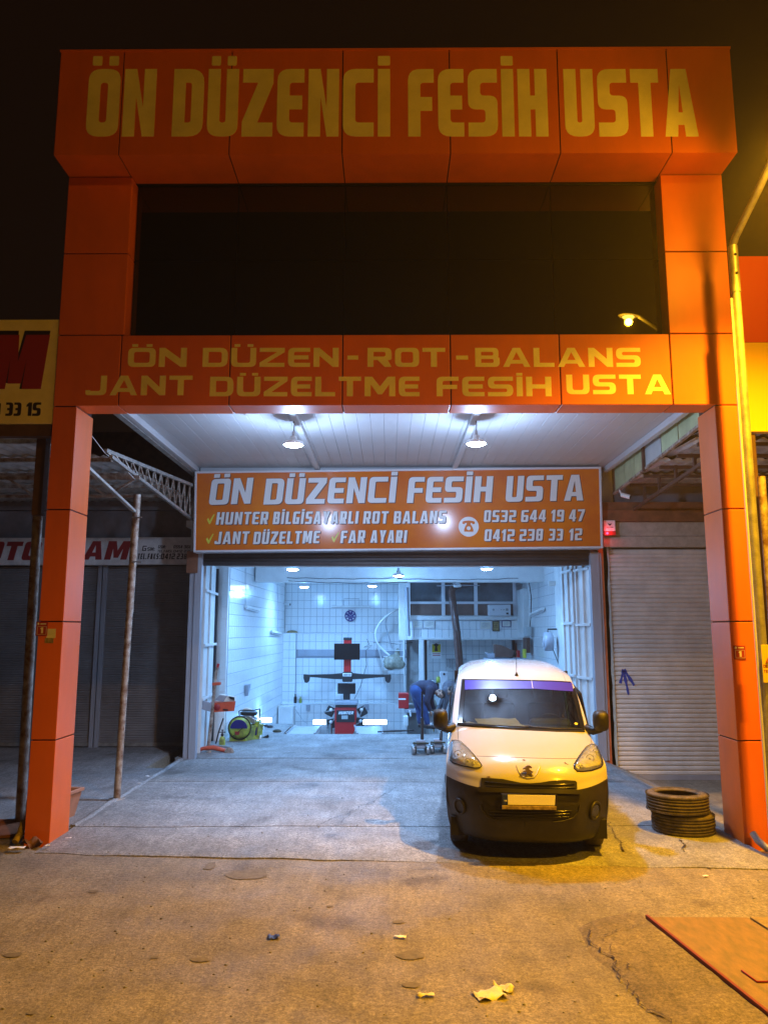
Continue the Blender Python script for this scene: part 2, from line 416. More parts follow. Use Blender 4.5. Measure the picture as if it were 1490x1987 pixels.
mat('rail_grey', (0.36, 0.38, 0.43), 0.5, metal=0.1, var=0.15, vscale=3, stretch=(1, 1, .15))
mat('shutter_brown', (0.11, 0.10, 0.105), 0.55, metal=0.2, var=0.2, vscale=3)
mat('shutter_cream', (0.66, 0.64, 0.60), 0.55, var=0.16, vscale=2.5, bump=0.03)
mat('shutter_dark', (0.24, 0.235, 0.24), 0.6, metal=0.0, var=0.25, vscale=1.6)
mat('zinc', (0.42, 0.42, 0.40), 0.5, metal=0.55, var=0.3, vscale=9, bump=0.1, bscale=30)
mat('rusty_steel', (0.52, 0.48, 0.42), 0.6, metal=0.35, var=0.4, vscale=10, col2=(0.17, 0.09, 0.05), bump=0.15)
mat('brown_steel', (0.10, 0.05, 0.035), 0.6, var=0.3, vscale=6)
mat('corrugated', (0.55, 0.52, 0.48), 0.5, metal=0.4, var=0.35, vscale=3, bump=0.1)
mat('cream_box', (0.42, 0.38, 0.32), 0.8, var=0.2, vscale=8, bump=0.15)
mat('brown_board', (0.22, 0.085, 0.04), 0.65, var=0.3, vscale=5)
mat('orange_plaster', (0.60, 0.16, 0.05), 0.85, var=0.25, vscale=7, bump=0.25)
mat('teal_paint', (0.40, 0.47, 0.46), 0.6, var=0.15, vscale=6)
mat('green_panel', (0.44, 0.52, 0.30), 0.4, var=0.2, vscale=3)
mat('milk_glass', (0.45, 0.5, 0.5), 0.3, var=0.1)
mat('dark_wall', (0.24, 0.21, 0.21), 0.9, var=0.3, vscale=2, bump=0.2)
mat('sign_white', (0.8, 0.78, 0.76), 0.55, var=0.2, vscale=5)
mat('sign_cream', (0.88, 0.80, 0.55), 0.5, var=0.1, vscale=4)
mat('sign_red', (0.32, 0.02, 0.025), 0.45)
mat('ink', (0.02, 0.012, 0.015), 0.5)
mat('board_red', (0.65, 0.04, 0.01), 0.45)
mat('board_yellow', (0.80, 0.50, 0.02), 0.45)
mat('sign_orange', (0.68, 0.19, 0.012), 0.17, var=0.12, vscale=1.1, col2=(0.56, 0.12, 0.02), spec=.35)
mat('sign_letter', (0.70, 0.71, 0.70), 0.35)
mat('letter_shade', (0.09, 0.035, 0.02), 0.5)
mat('tick_yellow', (0.62, 0.60, 0.06), 0.4)
mat('frame_white', (0.66, 0.66, 0.68), 0.35, metal=0.1)
mat('black_plastic', (0.018, 0.018, 0.020), 0.45)
mat('red_paint', (0.52, 0.018, 0.02), 0.35)
mat('chrome', (0.75, 0.75, 0.75), 0.15, metal=1.0)
mat('steel', (0.42, 0.42, 0.42), 0.38, metal=0.8, var=0.2, vscale=12)
mat('wire', (0.02, 0.02, 0.022), 0.6)
mat('white_wire', (0.6, 0.6, 0.6), 0.6)
mat('curtain_brown', (0.17, 0.11, 0.09), 0.9, var=0.15, vscale=5)
mat('rubber', (0.045, 0.04, 0.035), 0.8, var=0.35, vscale=14, col2=(0.13, 0.105, 0.08), bump=0.1)
ground_mat('asphalt', (0.25, 0.22, 0.17), (0.125, 0.112, 0.09), (0.33, 0.29, 0.21), 0.0, 0.66, 0.18)
ground_mat('slab_concrete', (0.245, 0.25, 0.25), (0.15, 0.155, 0.16), (0.34, 0.345, 0.35), 1.0, 0.66, 0.22)
ground_mat('floor_concrete', (0.24, 0.24, 0.235), (0.12, 0.115, 0.11), (0.32, 0.32, 0.31), 0.3, 0.62, 0.2)
ground_mat('neighbour_floor', (0.24, 0.24, 0.245), (0.15, 0.15, 0.15), (0.30, 0.30, 0.31), 0.25, 0.7, 0.2)
ground_mat('mortar', (0.17, 0.145, 0.12), (0.12, 0.10, 0.085), (0.25, 0.21, 0.15), 0.0, 0.72, 0.12)
mat('trap_red', (0.29, 0.18, 0.08), 0.7, var=0.3, vscale=16, col2=(0.17, 0.13, 0.06), bump=0.5, bscale=30, stretch=(1, .35, 1))
emit_mat('led_glow', (0.62, 0.82, 1.0), 70)
emit_mat('tube_glow', (0.72, 0.90, 1.0), 8)
emit_mat('sodium_glow', (1.0, 0.52, 0.06), 40)
emit_mat('red_glow', (1.0, 0.02, 0.06), 9)

# key planes (metres)
YP, YF, YD = 8.58, 8.16, 14.06          # pillar front, upper fascia front, door plane
XL0, XL1, XR0, XR1 = -3.885, -3.60, 3.735, 4.02
ZB, ZT, ZS, ZTOP = 4.82, 5.685, 7.70, 9.05

# ------------------------------------------------------------------ ground
def hz(x, y):
    n = noise.noise(Vector((x * .35, y * .35, 0))) * .018 + noise.noise(Vector((x * 1.7, y * 1.7, 3))) * .004
    z = n
    if y > 8.6:                                   # sinks beside the ramp towards the right neighbour's shutter
        if x > 3.9: z -= min(1, (y - 8.6) / 4.6) * .33 * min(1, max(0, (x - 3.9) / .5))
        if x < -3.55: z -= .02
    if y > 13.4 and -3.95 < x < 4.3: z = -1.25
    elif y > 8.4 and -3.6 < x < 3.95: z -= .03
    if 1.7 < x and y < 6.6: z -= .01
    return z
def grid_mesh(xs, ys, zf, name, m, **k):
    mb = MB(); vs = [(x, y, zf(x, y)) for y in ys for x in xs]; n = len(xs)
    mb.add(vs, [(j*n+i, j*n+i+1, (j+1)*n+i+1, (j+1)*n+i) for j in range(len(ys)-1) for i in range(n-1)], True)
    return mb.build(name, m, **k)
def lin(a, b, n): return [a + (b - a) * i / n for i in range(n + 1)]
xs = [-150, -60, -25, -14] + lin(-9, 9, 120) + [14, 25, 60, 150]
ys = [-150, -60, -20, -5] + lin(0, 17, 120) + [20, 25.2, 25.4, 40, 90, 250]
g = grid_mesh(xs, ys, lambda x, y: hz(x, y) if -10 < x < 10 and y < 25.3 else -.03, 'ground', 'asphalt', recalc=False)
g['kind'] = 'structure'
# left neighbour's paving
nf = grid_mesh(lin(-10, -3.66, 30), lin(8.9, 15.7, 30), lambda x, y: hz(x, y) + .025, 'pavement', 'neighbour_floor', recalc=False)
nf['kind'] = 'structure'
# forecourt: three cast slabs with open joints
fc = thing('forecourt', 'x', 'x'); del fc['label'], fc['category']; fc['kind'] = 'structure'
def yfront(x): return 8.27 - .52 * (x + 3.6) / 7.5 + .035 * noise.noise(Vector((x * 2.2, 0, 5))) + .02 * noise.noise(Vector((x * 9, 0, 2)))
def xl(y): return -3.62 + .03 * noise.noise(Vector((y * 1.5, 9, 0)))
def xr(y): return 3.80 + .05 * noise.noise(Vector((y * 1.2, 4, 0))) - .02 * (y - 8)
def slab_piece(name, y0f, y1f, mname, nx=90, ny=30):
    mb = MB(); vs = []; fs = []
    for j in range(ny + 1):
        for i in range(nx + 1):
            u = i / nx; v = j / ny
            ym = 11 if callable(y0f) else (y0f + (y1f if not callable(y1f) else 0)) / 2
            x = xl(ym) + (xr(ym) - xl(ym)) * u
            a = y0f(x) if callable(y0f) else y0f; b = y1f(x) if callable(y1f) else y1f
            y = a + (b - a) * v
            x = xl(y) + (xr(y) - xl(y)) * u
            z = (.03 if y > 8.7 else .012 + .018 * max(0, (y - 8.0) / .7)) + noise.noise(Vector((x * .5, y * .5, 1))) * .012 + noise.noise(Vector((x * 2.5, y * 2.5, 8))) * .004
            if v == 0 or v == 1 or u == 0 or u == 1: z -= .006
            vs.append((x, y, z))
    n = nx + 1
    for j in range(ny):
        for i in range(nx): fs.append((j*n+i, j*n+i+1, (j+1)*n+i+1, (j+1)*n+i))
    mb.add(vs, fs, True)
    rim = [i for i in range(n)] + [j*n+nx for j in range(1, ny+1)] + [ny*n+i for i in range(nx-1, -1, -1)] + [j*n for j in range(ny-1, 0, -1)]
    top = [vs[k] for k in rim]; bot = [(p[0], p[1], -.12) for p in top]; k = len(rim)
    mb.add(top + bot, [(i, (i+1) % k, k+(i+1) % k, k+i) for i in range(k)])
    return mb.build(name, mname, fc, recalc=True)
jw = .012
j1 = lambda x: 9.32 + .03 * noise.noise(Vector((x * 1.3, 2, 2))) + .01 * x
j2 = lambda x: 11.97 + .03 * noise.noise(Vector((x * 1.1, 7, 2)))
slab_piece('slab', yfront, lambda x: j1(x) - jw, 'slab_concrete')
slab_piece('slab', lambda x: j1(x) + jw, lambda x: j2(x) - jw, 'slab_concrete')
slab_piece('slab', lambda x: j2(x) + jw, 14.1, 'floor_concrete')
# sloping right-hand skirt of the ramp
mb = MB(); vs = []; fs = []; N = 24
for j in range(N + 1):
    y = 9.35 + (14.05 - 9.35) * j / N; dz = min(1, (y - 8.6) / 4.6) * .33
    a = xr(y) + .003
    for i in range(7):
        u = i / 6; wd = .12 + .75 * min(1, (y - 9.35) / 3.2)
        vs.append((a + wd * u, y, .02 - (dz + .03) * u ** 1.1 + .01 * noise.noise(Vector((y * 4, u * 4, 1)))))
for j in range(N):
    for i in range(6): fs.append((j*7+i, j*7+i+1, (j+1)*7+i+1, (j+1)*7+i))
mb.add(vs, fs, True); mb.build('side_skirt', 'slab_concrete', fc)
# fillet strip along the left edge
mb = MB()
mb.tube([(xl(y) - .03, y, .0 + .012 * noise.noise(Vector((y * 3, 0, 0)))) for y in lin(9.3, 14, 30)], .05, 6)
mb.build('edge_fillet', 'slab_concrete', fc)
def crack(pts, wd, parent, z=.006, seed=0, name='crack'):
    """a ragged dark fissure lying in the surface"""
    mb = MB(); path = []
    for a, b in zip(pts[:-1], pts[1:]):
        k = max(3, int((Vector(b) - Vector(a)).length / .018))
        for i in range(k):
            p = Vector(a).lerp(Vector(b), i / k)
            q_ = p.copy()
            for fr_, am_ in ((4, .07), (13, .03), (34, .016)): q_ += Vector((noise.noise(p * fr_ + Vector((seed, 0, 0))), noise.noise(p * fr_ + Vector((0, seed, 4))), 0)) * am_
            path.append(q_)
    vs = []
    for i, p in enumerate(path):
        d = (path[min(i+1, len(path)-1)] - path[max(i-1, 0)]).normalized(); s = Vector((-d.y, d.x, 0))
        ww = wd * (.12 + abs(noise.noise(p * 17)) * 1.9)
        zz = .03 + noise.noise(Vector((p.x * .5, p.y * .5, 1))) * .012 + noise.noise(Vector((p.x * 2.5, p.y * 2.5, 8))) * .004 if p.y > 8.3 else hz(p.x, p.y)
        vs += [Vector((p.x, p.y, zz + z)) + s * ww, Vector((p.x, p.y, zz + z)) - s * ww]
    mb.add(vs, [(2*i, 2*i+1, 2*i+3, 2*i+2) for i in range(len(path)-1)])
    return mb.build(name, 'ink', parent, world=True, recalc=False)
crack([gp(615, 1607), gp(670, 1585), gp(720, 1562), gp(770, 1532)], .006, fc, seed=3)
crack([gp(1320, 1634), gp(1330, 1655), gp(1350, 1672), gp(1385, 1690)], .012, fc, seed=5)
crack([gp(1178, 1600), gp(1200, 1640), gp(1225, 1665)], .010, fc, seed=8)
crack([gp(735, 1556), gp(700, 1575), gp(640, 1612)], .004, fc, seed=21)
crack([gp(430, 1690), gp(560, 1682), gp(700, 1690), gp(860, 1688)], .004, fc, seed=31)
crack([gp(640, 1608), gp(700, 1600), gp(760, 1590)], .005, fc, seed=9)
crack([gp(1385, 1672), gp(1430, 1678), gp(1470, 1690)], .008, fc, seed=12)

# workshop floor (level) and the sunken alignment bay behind it
fl = thing('floor', 'x', 'x'); del fl['label'], fl['category']; fl['kind'] = 'structure'
ZF = .03
PX0, PX1, PY0, PY1 = xat(549, 17.3, 1427), 1.08, 17.3, 24.2
def floor_piece(x0, x1, y0, y1, nx=20, ny=20):
    mb = MB(); xs = lin(x0, x1, nx); ys = lin(y0, y1, ny)
    vs = [(x, y, ZF + .006 * noise.noise(Vector((x, y, 3)))) for y in ys for x in xs]; n = nx + 1
    mb.add(vs, [(j*n+i, j*n+i+1, (j+1)*n+i+1, (j+1)*n+i) for j in range(ny) for i in range(nx)], True)
    rim = [i for i in range(n)] + [j*n+nx for j in range(1, ny+1)] + [ny*n+i for i in range(nx-1, -1, -1)] + [j*n for j in range(ny-1, 0, -1)]
    top = [vs[k] for k in rim]; bot = [(p[0], p[1], -1.2) for p in top]; k = len(rim)
    mb.add(top + bot, [(i, (i+1) % k, k+(i+1) % k, k+i) for i in range(k)])
    return mb.build('floor_slab', 'floor_concrete', fl)
floor_piece(-3.79, 4.0, 14.104, 17.3, 40, 30)
floor_piece(-3.79, PX0, 17.304, 19.15)
floor_piece(PX1, 4.2, 17.304, 24.4, 20, 30)
mb = MB(); mb.box((-3.6, 17.2, -1.3), (1.3, 24.6, -1.18)); mb.build('pit_floor', 'floor_concrete', fl)

# ------------------------------------------------------------------ the workshop building
bld = thing('workshop_building', 'orange clad tyre workshop with a tall portal, dark window band and lit open bay', 'building', (0, 8.8, 0))
def wb(mb, name, m, parent=bld, **k): return mb.build(name, m, parent, world=True, **k)
def wbox(name, m, a, b, parent=bld, **k): return wb(MB().box(a, b), name, m, parent, **k)
G = .007
def panel(x0, x1, y0, y1, z0, z1):
    return wbox('panel', 'orange_panel', (x0 + G, y0, z0 + G), (x1 - G, y1, z1 - G), bevel=.006, seg=2)
zl = [0.0] + [zat(y, YP) for y in (1437, 1206, 988)] + [ZB]
for (a, b) in ((XL0, XL1), (XR0, XR1)):
    wbox('pillar_core', 'panel_core', (a + .02, YP + .02, -.1), (b - .02, YP + .48, ZT + .02))
    for i in range(len(zl) - 1):
        panel(a, b, YP, YP + .5, zl[i] - (.05 if i == 0 else 0), zl[i + 1])
XJ = [-3.13, -1.85, -.54, .715, 1.985, 3.27]
# lower fascia
wbox('fascia_core', 'panel_core', (XL0 + .02, YP + .02, ZB + .02), (XR1 - .02, YP + .33, ZT))
cols = [XL0] + XJ + [XR1]
for a, b in zip(cols[:-1], cols[1:]): panel(a, b, YP, YP + .35, ZB, ZT)
# upper pillars
zu = [ZT, zat(490, YP), ZS]
for (a, b) in ((XL0, -3.10), (3.27, XR1)):
    wbox('pillar_core', 'panel_core', (a + .02, YP + .02, ZT), (b - .02, YP + .5, ZS))
    for i in range(2): panel(a, b, YP, YP + .55, zu[i], zu[i + 1])
# upper fascia box with its soffit
wbox('fascia_core', 'panel_core', (XL0 + .02, YF + .02, ZS + .02), (XR1 - .02, YP + .9, ZTOP - .02))
for a, b in zip(cols[:-1], cols[1:]):
    mb = MB()
    mb.box((a + G, YF, ZS + G), (b - G, YF + .012, ZTOP - G))
    mb.box((a + G, YF + .012, ZS + G), (b - G, YP + .16, ZS + G + .012))
    wb(mb, 'panel', 'orange_panel')
for x in (XL0, XR1): wbox('panel', 'orange_panel', (x - .006, YF + .014, ZS + .02), (x + .006, YP + .95, ZTOP - .01))
wbox('coping', 'orange_panel', (XL0 - .01, YF - .006, ZTOP - .006), (XR1 + .01, YP + .95, ZTOP + .02))
# window band
YG = 8.78
mat('window_frame', (0.035, 0.028, 0.024), 0.5)
wf = wbox('window', 'window_frame', (-3.15, YG + .03, ZT - .05), (3.3, YG + .12, ZS + .02))
xw = [-3.10] + XJ[1:5] + [3.27]; zm = zat(505, YG)
for z0, z1 in ((ZT - .04, zm), (zm, ZS)):
    for a, b in zip(xw[:-1], xw[1:]):
        t_ = random.uniform(-.0015, .0015)
        mb = MB(); mb.add([(a + .006, YG + t_, z0 + .006), (b - .006, YG - t_, z0 + .006), (b - .006, YG - t_ + .001, z1 - .006), (a + .006, YG + t_, z1 - .006),
                            (a + .006, YG + .02, z0 + .006), (b - .006, YG + .02, z0 + .006), (b - .006, YG + .02, z1 - .006), (a + .006, YG + .02, z1 - .006)],
                           [(0,1,2,3),(7,6,5,4),(0,4,5,1),(1,5,6,2),(2,6,7,3),(3,7,4,0)])
        p = wb(mb, 'pane', 'dark_glass', wf)
wbox('window_sill', 'alu_dark', (-3.10, YP + .30, ZT + .002), (3.27, YG, ZT + .02))
# lettering on the fascias
def wordpx(txt, xa, xb, yb, yt, Y, m, parent, **k):
    yb = yb if isinstance(yb, tuple) else (yb, yb)
    p0 = at(xa, yb[0], Y); p1 = at(xb, yb[1], Y); h = abs(zat(yt, Y, xa) - p0.z)
    put_word(txt, p0, p1, h, m, parent, **k); return p0, p1, h
K = dict(stem=.165, hs=.205, r=.17, gap=.055)
for t_, a, b in (('ÖN', 166, 299), ('DÜZENCİ', 333, 757), ('FESİH', 792, 1064), ('USTA', 1097, 1355)):
    wordpx(t_, a, b, 265, 134, YF, 'vinyl_yellow', bld, **K)
K2 = dict(stem=.30, hs=.215, r=.28, gap=.17)
for t_, a, b in (('ÖN', 248, 362), ('DÜZEN', 393, 657), ('-', 674, 695), ('ROT', 713, 864), ('-', 885, 908), ('BALANS', 922, 1243)):
    wordpx(t_, a, b, 712, 675, YP, 'vinyl_yellow', bld, **K2)
for t_, a, b, yy in (('JANT', 166, 373, 767), ('DÜZELTME', 407, 814, 769), ('FESİH', 847, 1070, 769), ('USTA', 1099, 1301, 765)):
    wordpx(t_, a, b, yy, yy - 38, YP, 'vinyl_yellow', bld, **K2)
# canopy over the forecourt
ZC = 5.25
wbox('canopy_roof', 'panel_core', (-3.72, YP + .5, ZC + .06), (4.12, YD + .3, ZC + .16))
nb = 39; x0, x1 = -3.56, 4.0; bw = (x1 - x0) / nb
proto = wbox('ceiling_board', 'pvc_white', (x0 + .0015, YP + .36, ZC + .002), (x0 + bw - .0015, YD, ZC + .014), bevel=.003, seg=1)
for i in range(1, nb): c = copy_piece(proto, bld, (bw * i, 0, random.uniform(-.0006, .0006)))
wbox('board_backing', 'pvc_white', (x0, YP + .36, ZC + .02), (x1, YD, ZC + .05))
for x in (-1.32, 1.20): wbox('ceiling_beam', 'pvc_white', (x - .045, YP + .37, ZC - .07), (x + .045, YD - .02, ZC), bevel=.008)
wbox('cornice', 'pvc_white', (-3.60, YP + .37, ZC - .10), (-3.52, YD, ZC), bevel=.01)
wbox('cornice', 'pvc_white', (3.96, YP + .37, ZC - .10), (4.05, YD, ZC), bevel=.01)
wbox('cornice', 'pvc_white', (-3.50, YD - .10, ZC - .12), (3.94, YD - .01, ZC), bevel=.01)
wbox('canopy_side', 'zinc', (-3.70, YP + .52, ZC - .12), (-3.61, YD + .2, ZC + .18))
wbox('drain_spout', 'white_paint', (xat(463, 9.3), 9.28, ZC - .32), (xat(472, 9.3), 9.34, ZC - .24))
wbox('drain_pipe', 'white_paint', (xat(466, 9.3), 9.30, ZC - .24), (xat(469, 9.3), 9.32, ZC))
# wall over the door, jambs and guide rails
ZDO = zat(1089, YD)
wbox('lintel_wall', 'plaster', (-3.62, YD + .12, ZDO + .12), (4.1, YD + .35, ZC + .05))
def rail(xa, xb, two):
    wbox('guide_rail', 'rail_grey', (xa, YD - .02, 0), (xa + (xb - xa) * .38, YD + .06, ZDO + .15), bevel=.004)
    wbox('guide_rail', 'rail_grey', (xa + (xb - xa) * .44, YD - .05, 0), (xb, YD + .10, ZDO + .16), bevel=.004)
rail(xat(362, YD, 1300), xat(386, YD, 1300), 1)
xa, xb = xat(1144, YD, 1100), xat(1161, YD, 1100)
wbox('guide_rail', 'rail_grey', (xa, YD - .05, 0), (xb, YD + .10, ZDO + .16), bevel=.004)
wbox('guide_rail', 'rail_grey', (xb + .01, YD - .02, 0), (xb + .05, YD + .06, ZDO + .15), bevel=.004)
wbox('rail_shadow', 'brown_board', (xat(364, YD, 1090), YD - .056, zat(1112, YD)), (xat(386, YD, 1090), YD - .05, ZDO + .18))  # dark strip painting the sign's shadow on the rail top
# ragged orange pier between the bays
ox = xat(1158, YD, 1100) + .05; mb = MB(); prof = [(ox - .03, -.35)]
K_ = 40; r_edge = []
for i in range(K_ + 1):
    z = -.35 + (4.0 + .35) * i / K_
    r_edge.append((xat(1172, YD, 1100) + .05 + .035 * noise.noise(Vector((z * 1.6, 0, 1))) + .01 * noise.noise(Vector((z * 9, 0, 1))), z))
poly = [(ox - .02, -.35)] + r_edge + [(ox - .02, 4.0)]
mb.prism(poly, lambda a, b, s: Vector((a, YD + (0 if not s else .02), b)))
wb(mb, 'orange_render', 'orange_plaster')
wbox('pier', 'teal_paint', (ox - .03, YD + .024, -.35), (xat(1187, YD, 1250), YD + .5, 4.02))
# rolled curtain: the slats that still hang under the sign
for i in range(4):
    z1 = zat(1066, YD + .06) - i * .075
    mb = MB(); pr = [(0, 0), (.012, .012), (.016, .037), (.012, .062), (0, .074)]
    vs = []
    for a, b in pr: vs += [(-3.42, YD + .07 - a, z1 - b), (xa + .02, YD + .07 - a, z1 - b)]
    mb.add(vs, [(2*k, 2*k+1, 2*k+3, 2*k+2) for k in range(4)], True)
    wb(mb, 'shutter_slat', 'shutter_brown', solid=.004)
wbox('bottom_bar', 'alu_dark', (-3.42, YD + .05, ZDO - .0), (xa + .02, YD + .09, ZDO + .035))
# interior shell
XLW, XRW, YB, ZI = -3.06, 3.80, 24.3, 4.2
wbox('ceiling', 'white_paint', (-3.84, YD + .35, ZI), (4.4, YB + .4, ZI + .12))
wbox('roof_slab', 'plaster', (-3.70, YD + .2, ZI + .13), (4.4, YB + .6, ZC + .2))
wbox('ceiling_beam', 'white_paint', (-3.4, YD + .36, 3.60), (4.1, YD + .62, ZI - .002), bevel=.01)
zb2 = zat(1129, 19.0)
wbox('ceiling_beam', 'white_paint', (-3.3, 19.0, zb2), (3.95, 19.35, ZI - .002), bevel=.01)
zb3 = zat(1098, 15.4)
wbox('ceiling_beam', 'white_paint', (-3.3, 15.4, zb3 - .02), (3.95, 15.5, ZI - .002), bevel=.01)
wbox('outer_wall', 'plaster', (-3.68, YD + .12, -.1), (-3.61, 15.0, ZI))
wbox('outer_wall', 'plaster', (-3.85, 15.004, -1.3), (-3.80, YB + .6, ZI))
wbox('outer_wall', 'plaster', (4.25, YD + .53, -1.3), (4.45, YB + .6, ZI))
wbox('outer_wall', 'plaster', (-3.9, YB + .4, -1.3), (4.45, YB + .6, ZI))
TW, TH = .2, .25
def tile_mesh(w_, h_):
    g_ = .0035; d = .007; b = .003
    x0, x1, z0, z1 = g_, w_ - g_, g_, h_ - g_
    vs = [(x0, 0, z0), (x1, 0, z0), (x1, 0, z1), (x0, 0, z1), (x0 + b, -d, z0 + b), (x1 - b, -d, z0 + b), (x1 - b, -d, z1 - b), (x0 + b, -d, z1 - b)]
    me = bpy.data.meshes.new('tile'); me.from_pydata(vs, [], [(4,5,6,7),(0,1,5,4),(1,2,6,5),(2,3,7,6),(3,0,4,7)]); me.materials.append(MATS['tile']); me.update(); return me
TILE = tile_mesh(TW, TH)
def tiled_wall(name, o, dr, nx, z0, nz, limit=300, skip=None, order=None, parent=bld, thick=.08, tw=TW, th=TH, me=None):
    """wall from o along dr (unit, horizontal); front side is dr rotated -90 deg about z"""
    me = me or TILE
    ang = atan2(dr[1], dr[0]); Mw = Matrix.Translation(Vector((o[0], o[1], 0))) @ Matrix.Rotation(ang, 4, 'Z')
    mb = MB(); mb.box((0, 0, z0), (nx * tw, thick, z0 + nz * th), Mw)
    wl = mb.build(name, 'grout', parent, world=True)
    Pi = PLACE[parent.name].inverted()
    cells = [(i, j) for j in range(nz) for i in range(nx) if not (skip and skip(i * tw, z0 + j * th))]
    if order: cells.sort(key=order)
    rest = MB()
    for k, (i, j) in enumerate(cells):
        rx = random.uniform(-.004, .004); rz_ = random.uniform(-.004, .004)
        M = Mw @ Matrix.Translation((i * tw, -.0002, z0 + j * th)) @ Matrix.Rotation(rx, 4, 'X') @ Matrix.Rotation(rz_, 4, 'Z')
        if k < limit:
            t = bpy.data.objects.new('tile', me); C.objects.link(t); t.parent = wl; t.matrix_basis = Pi @ M
        else:
            rest.add([M @ v.co for v in me.vertices], [tuple(p.vertices) for p in me.polygons])
    if rest.v: rest.build('tiles', 'tile', wl, world=True, kind='stuff', recalc=False)
    return wl
zled = zat(1229, YB)
xc0, xc1 = xat(553, YB, 1200), xat(781, YB, 1200)
# upper back wall 18 x 6, lower wall stands forward under a ledge
tiled_wall('back_wall', (xc0, YB), (1, 0), 19, zled + .02, 7)
ZLOW = zled - 13 * TH
zr0, zr1 = zat(1273, YB - .2), zat(1261, YB - .2)
tiled_wall('back_wall', (xc0, YB - .2), (1, 0), 19, ZLOW, 13, skip=lambda x, z: z + TH > zr0 - .05 and z < zr1 - .1 and x > .35)
wbox('ledge', 'tile', (xc0, YB - .23, zled - .012), (xc0 + 19 * TW, YB - .001, zled + .016), bevel=.004)
wbox('wall_recess', 'rail_grey', (xc0 + .45, YB - .215, zr0), (xc0 + 19 * TW, YB - .195, zr1))
tiled_wall('corner_pier', (xc0, YB - .34), (1, 0), 2, ZLOW, 13, thick=.12)
zk = zat(1364, YB - .3)
wbox('kick_ledge', 'tile', (xc0, YB - .5, zk - .03), (xc1 + .3, YB - .21, zk), bevel=.004)
tiled_wall('kick_wall', (xc0, YB - .49), (1, 0), 19, zk - .03 - 5 * TH, 5)
d0 = Vector((-3.39, 16.4)); d1 = Vector((xc0, YB)); dl = (d1 - d0); Ll = dl.length; dl.normalize()
# left wall seen from inside: its face looks to +x, so run it from the back to the front
tiled_wall('side_wall', (d0.x, d0.y), (dl.x, dl.y), int(Ll / TW), -1.15, 21, order=lambda c: c[0] + (4 if c[1] < 5 else 0))
tiled_wall('side_wall', (XRW + .1, 24.35), (-.1 / 7, -1), 35, 1.1, 12, order=lambda c: -c[0])
wbox('wall_end', 'plaster', (XRW, 17.35, -.2), (XRW + .1, 24.4, 1.1))
wbox('wall_end', 'white_paint', (-3.79, 16.3, 0), (-3.395, 16.39, ZI - .01), bevel=.004)
for k in range(16): wbox('end_tile', 'tile', (-3.52, 16.288, .01 + k * .25), (-3.40, 16.299, .245 + k * .25))
# ------------------------------------------------------------------ lamps
def pendant(name, label, x, y, z, drop, power, col, group, rad=.14, spot=116, tilt=13, omni=.18):
    t = thing(name, label, 'lamp', (x, y, z), 0, group)
    MB().lathe((0,0,0), [(.02,.13),(.045,.12),(.05,.06),(rad*.92,.045),(rad,.02),(rad*.98,-.004)], n=28).build('lamp_shade', 'white_paint', t)
    MB().lathe((0,0,0), [(.001,-.030),(rad*.5,-.028),(rad*.8,-.016),(rad*.93,.0),(.001,.002)], n=28).build('diffuser', 'led_glow', t)
    if drop > .15:
        MB().tube([(0,0,.12),(.01,0,.12+drop*.5),(0,0,drop)], .006, 6).build('cord', 'wire', t)
        MB().tube([(0,0,.10),(0,0,.19)], .022, 10).build('socket', 'steel', t)
    light('lamp_light', 'SPOT', (x, y, z - .045), power, col, t, size=.09, spot=R(spot), blend=.75, rot=(R(tilt), 0, 0))
    light('lamp_light', 'POINT', (x, y, z - .19), power * omni, col, t, size=.09)
    return t
pendant('pendant_lamp', 'round white pendant lamp hanging from the left canopy beam', -1.34, 10.5, 4.83, .34, LIGHTS['canopy'], LIGHTS['led'], 'lamps under the canopy')
pendant('pendant_lamp', 'round white pendant lamp hanging from the right canopy beam', 1.22, 10.5, 4.84, .33, LIGHTS['canopy'], LIGHTS['led'], 'lamps under the canopy')
for px_, py_, Y, lb in ((568, 1105, 16.5, 'lit ceiling lamp just inside the door, above the tiled left wall'),
                   (944, 1104, 16.5, 'lit ceiling lamp just inside the door, right of the ceiling fan'),
                   (773, 1117, 18.2, 'lit ceiling lamp hanging over the middle of the bay on a short cord'),
                   (590, 1139, 21.5, 'lit ceiling lamp in front of the left corner of the back wall'),
                   (722, 1137, 21.5, 'lit ceiling lamp above the clock side of the back wall')):
    p = at(px_, py_, Y)
    pendant('ceiling_lamp', lb, p.x, p.y, p.z, ZI - p.z, LIGHTS['room_w'], LIGHTS['room'], 'lamps on the workshop ceiling', .13, 165, 0, .12)

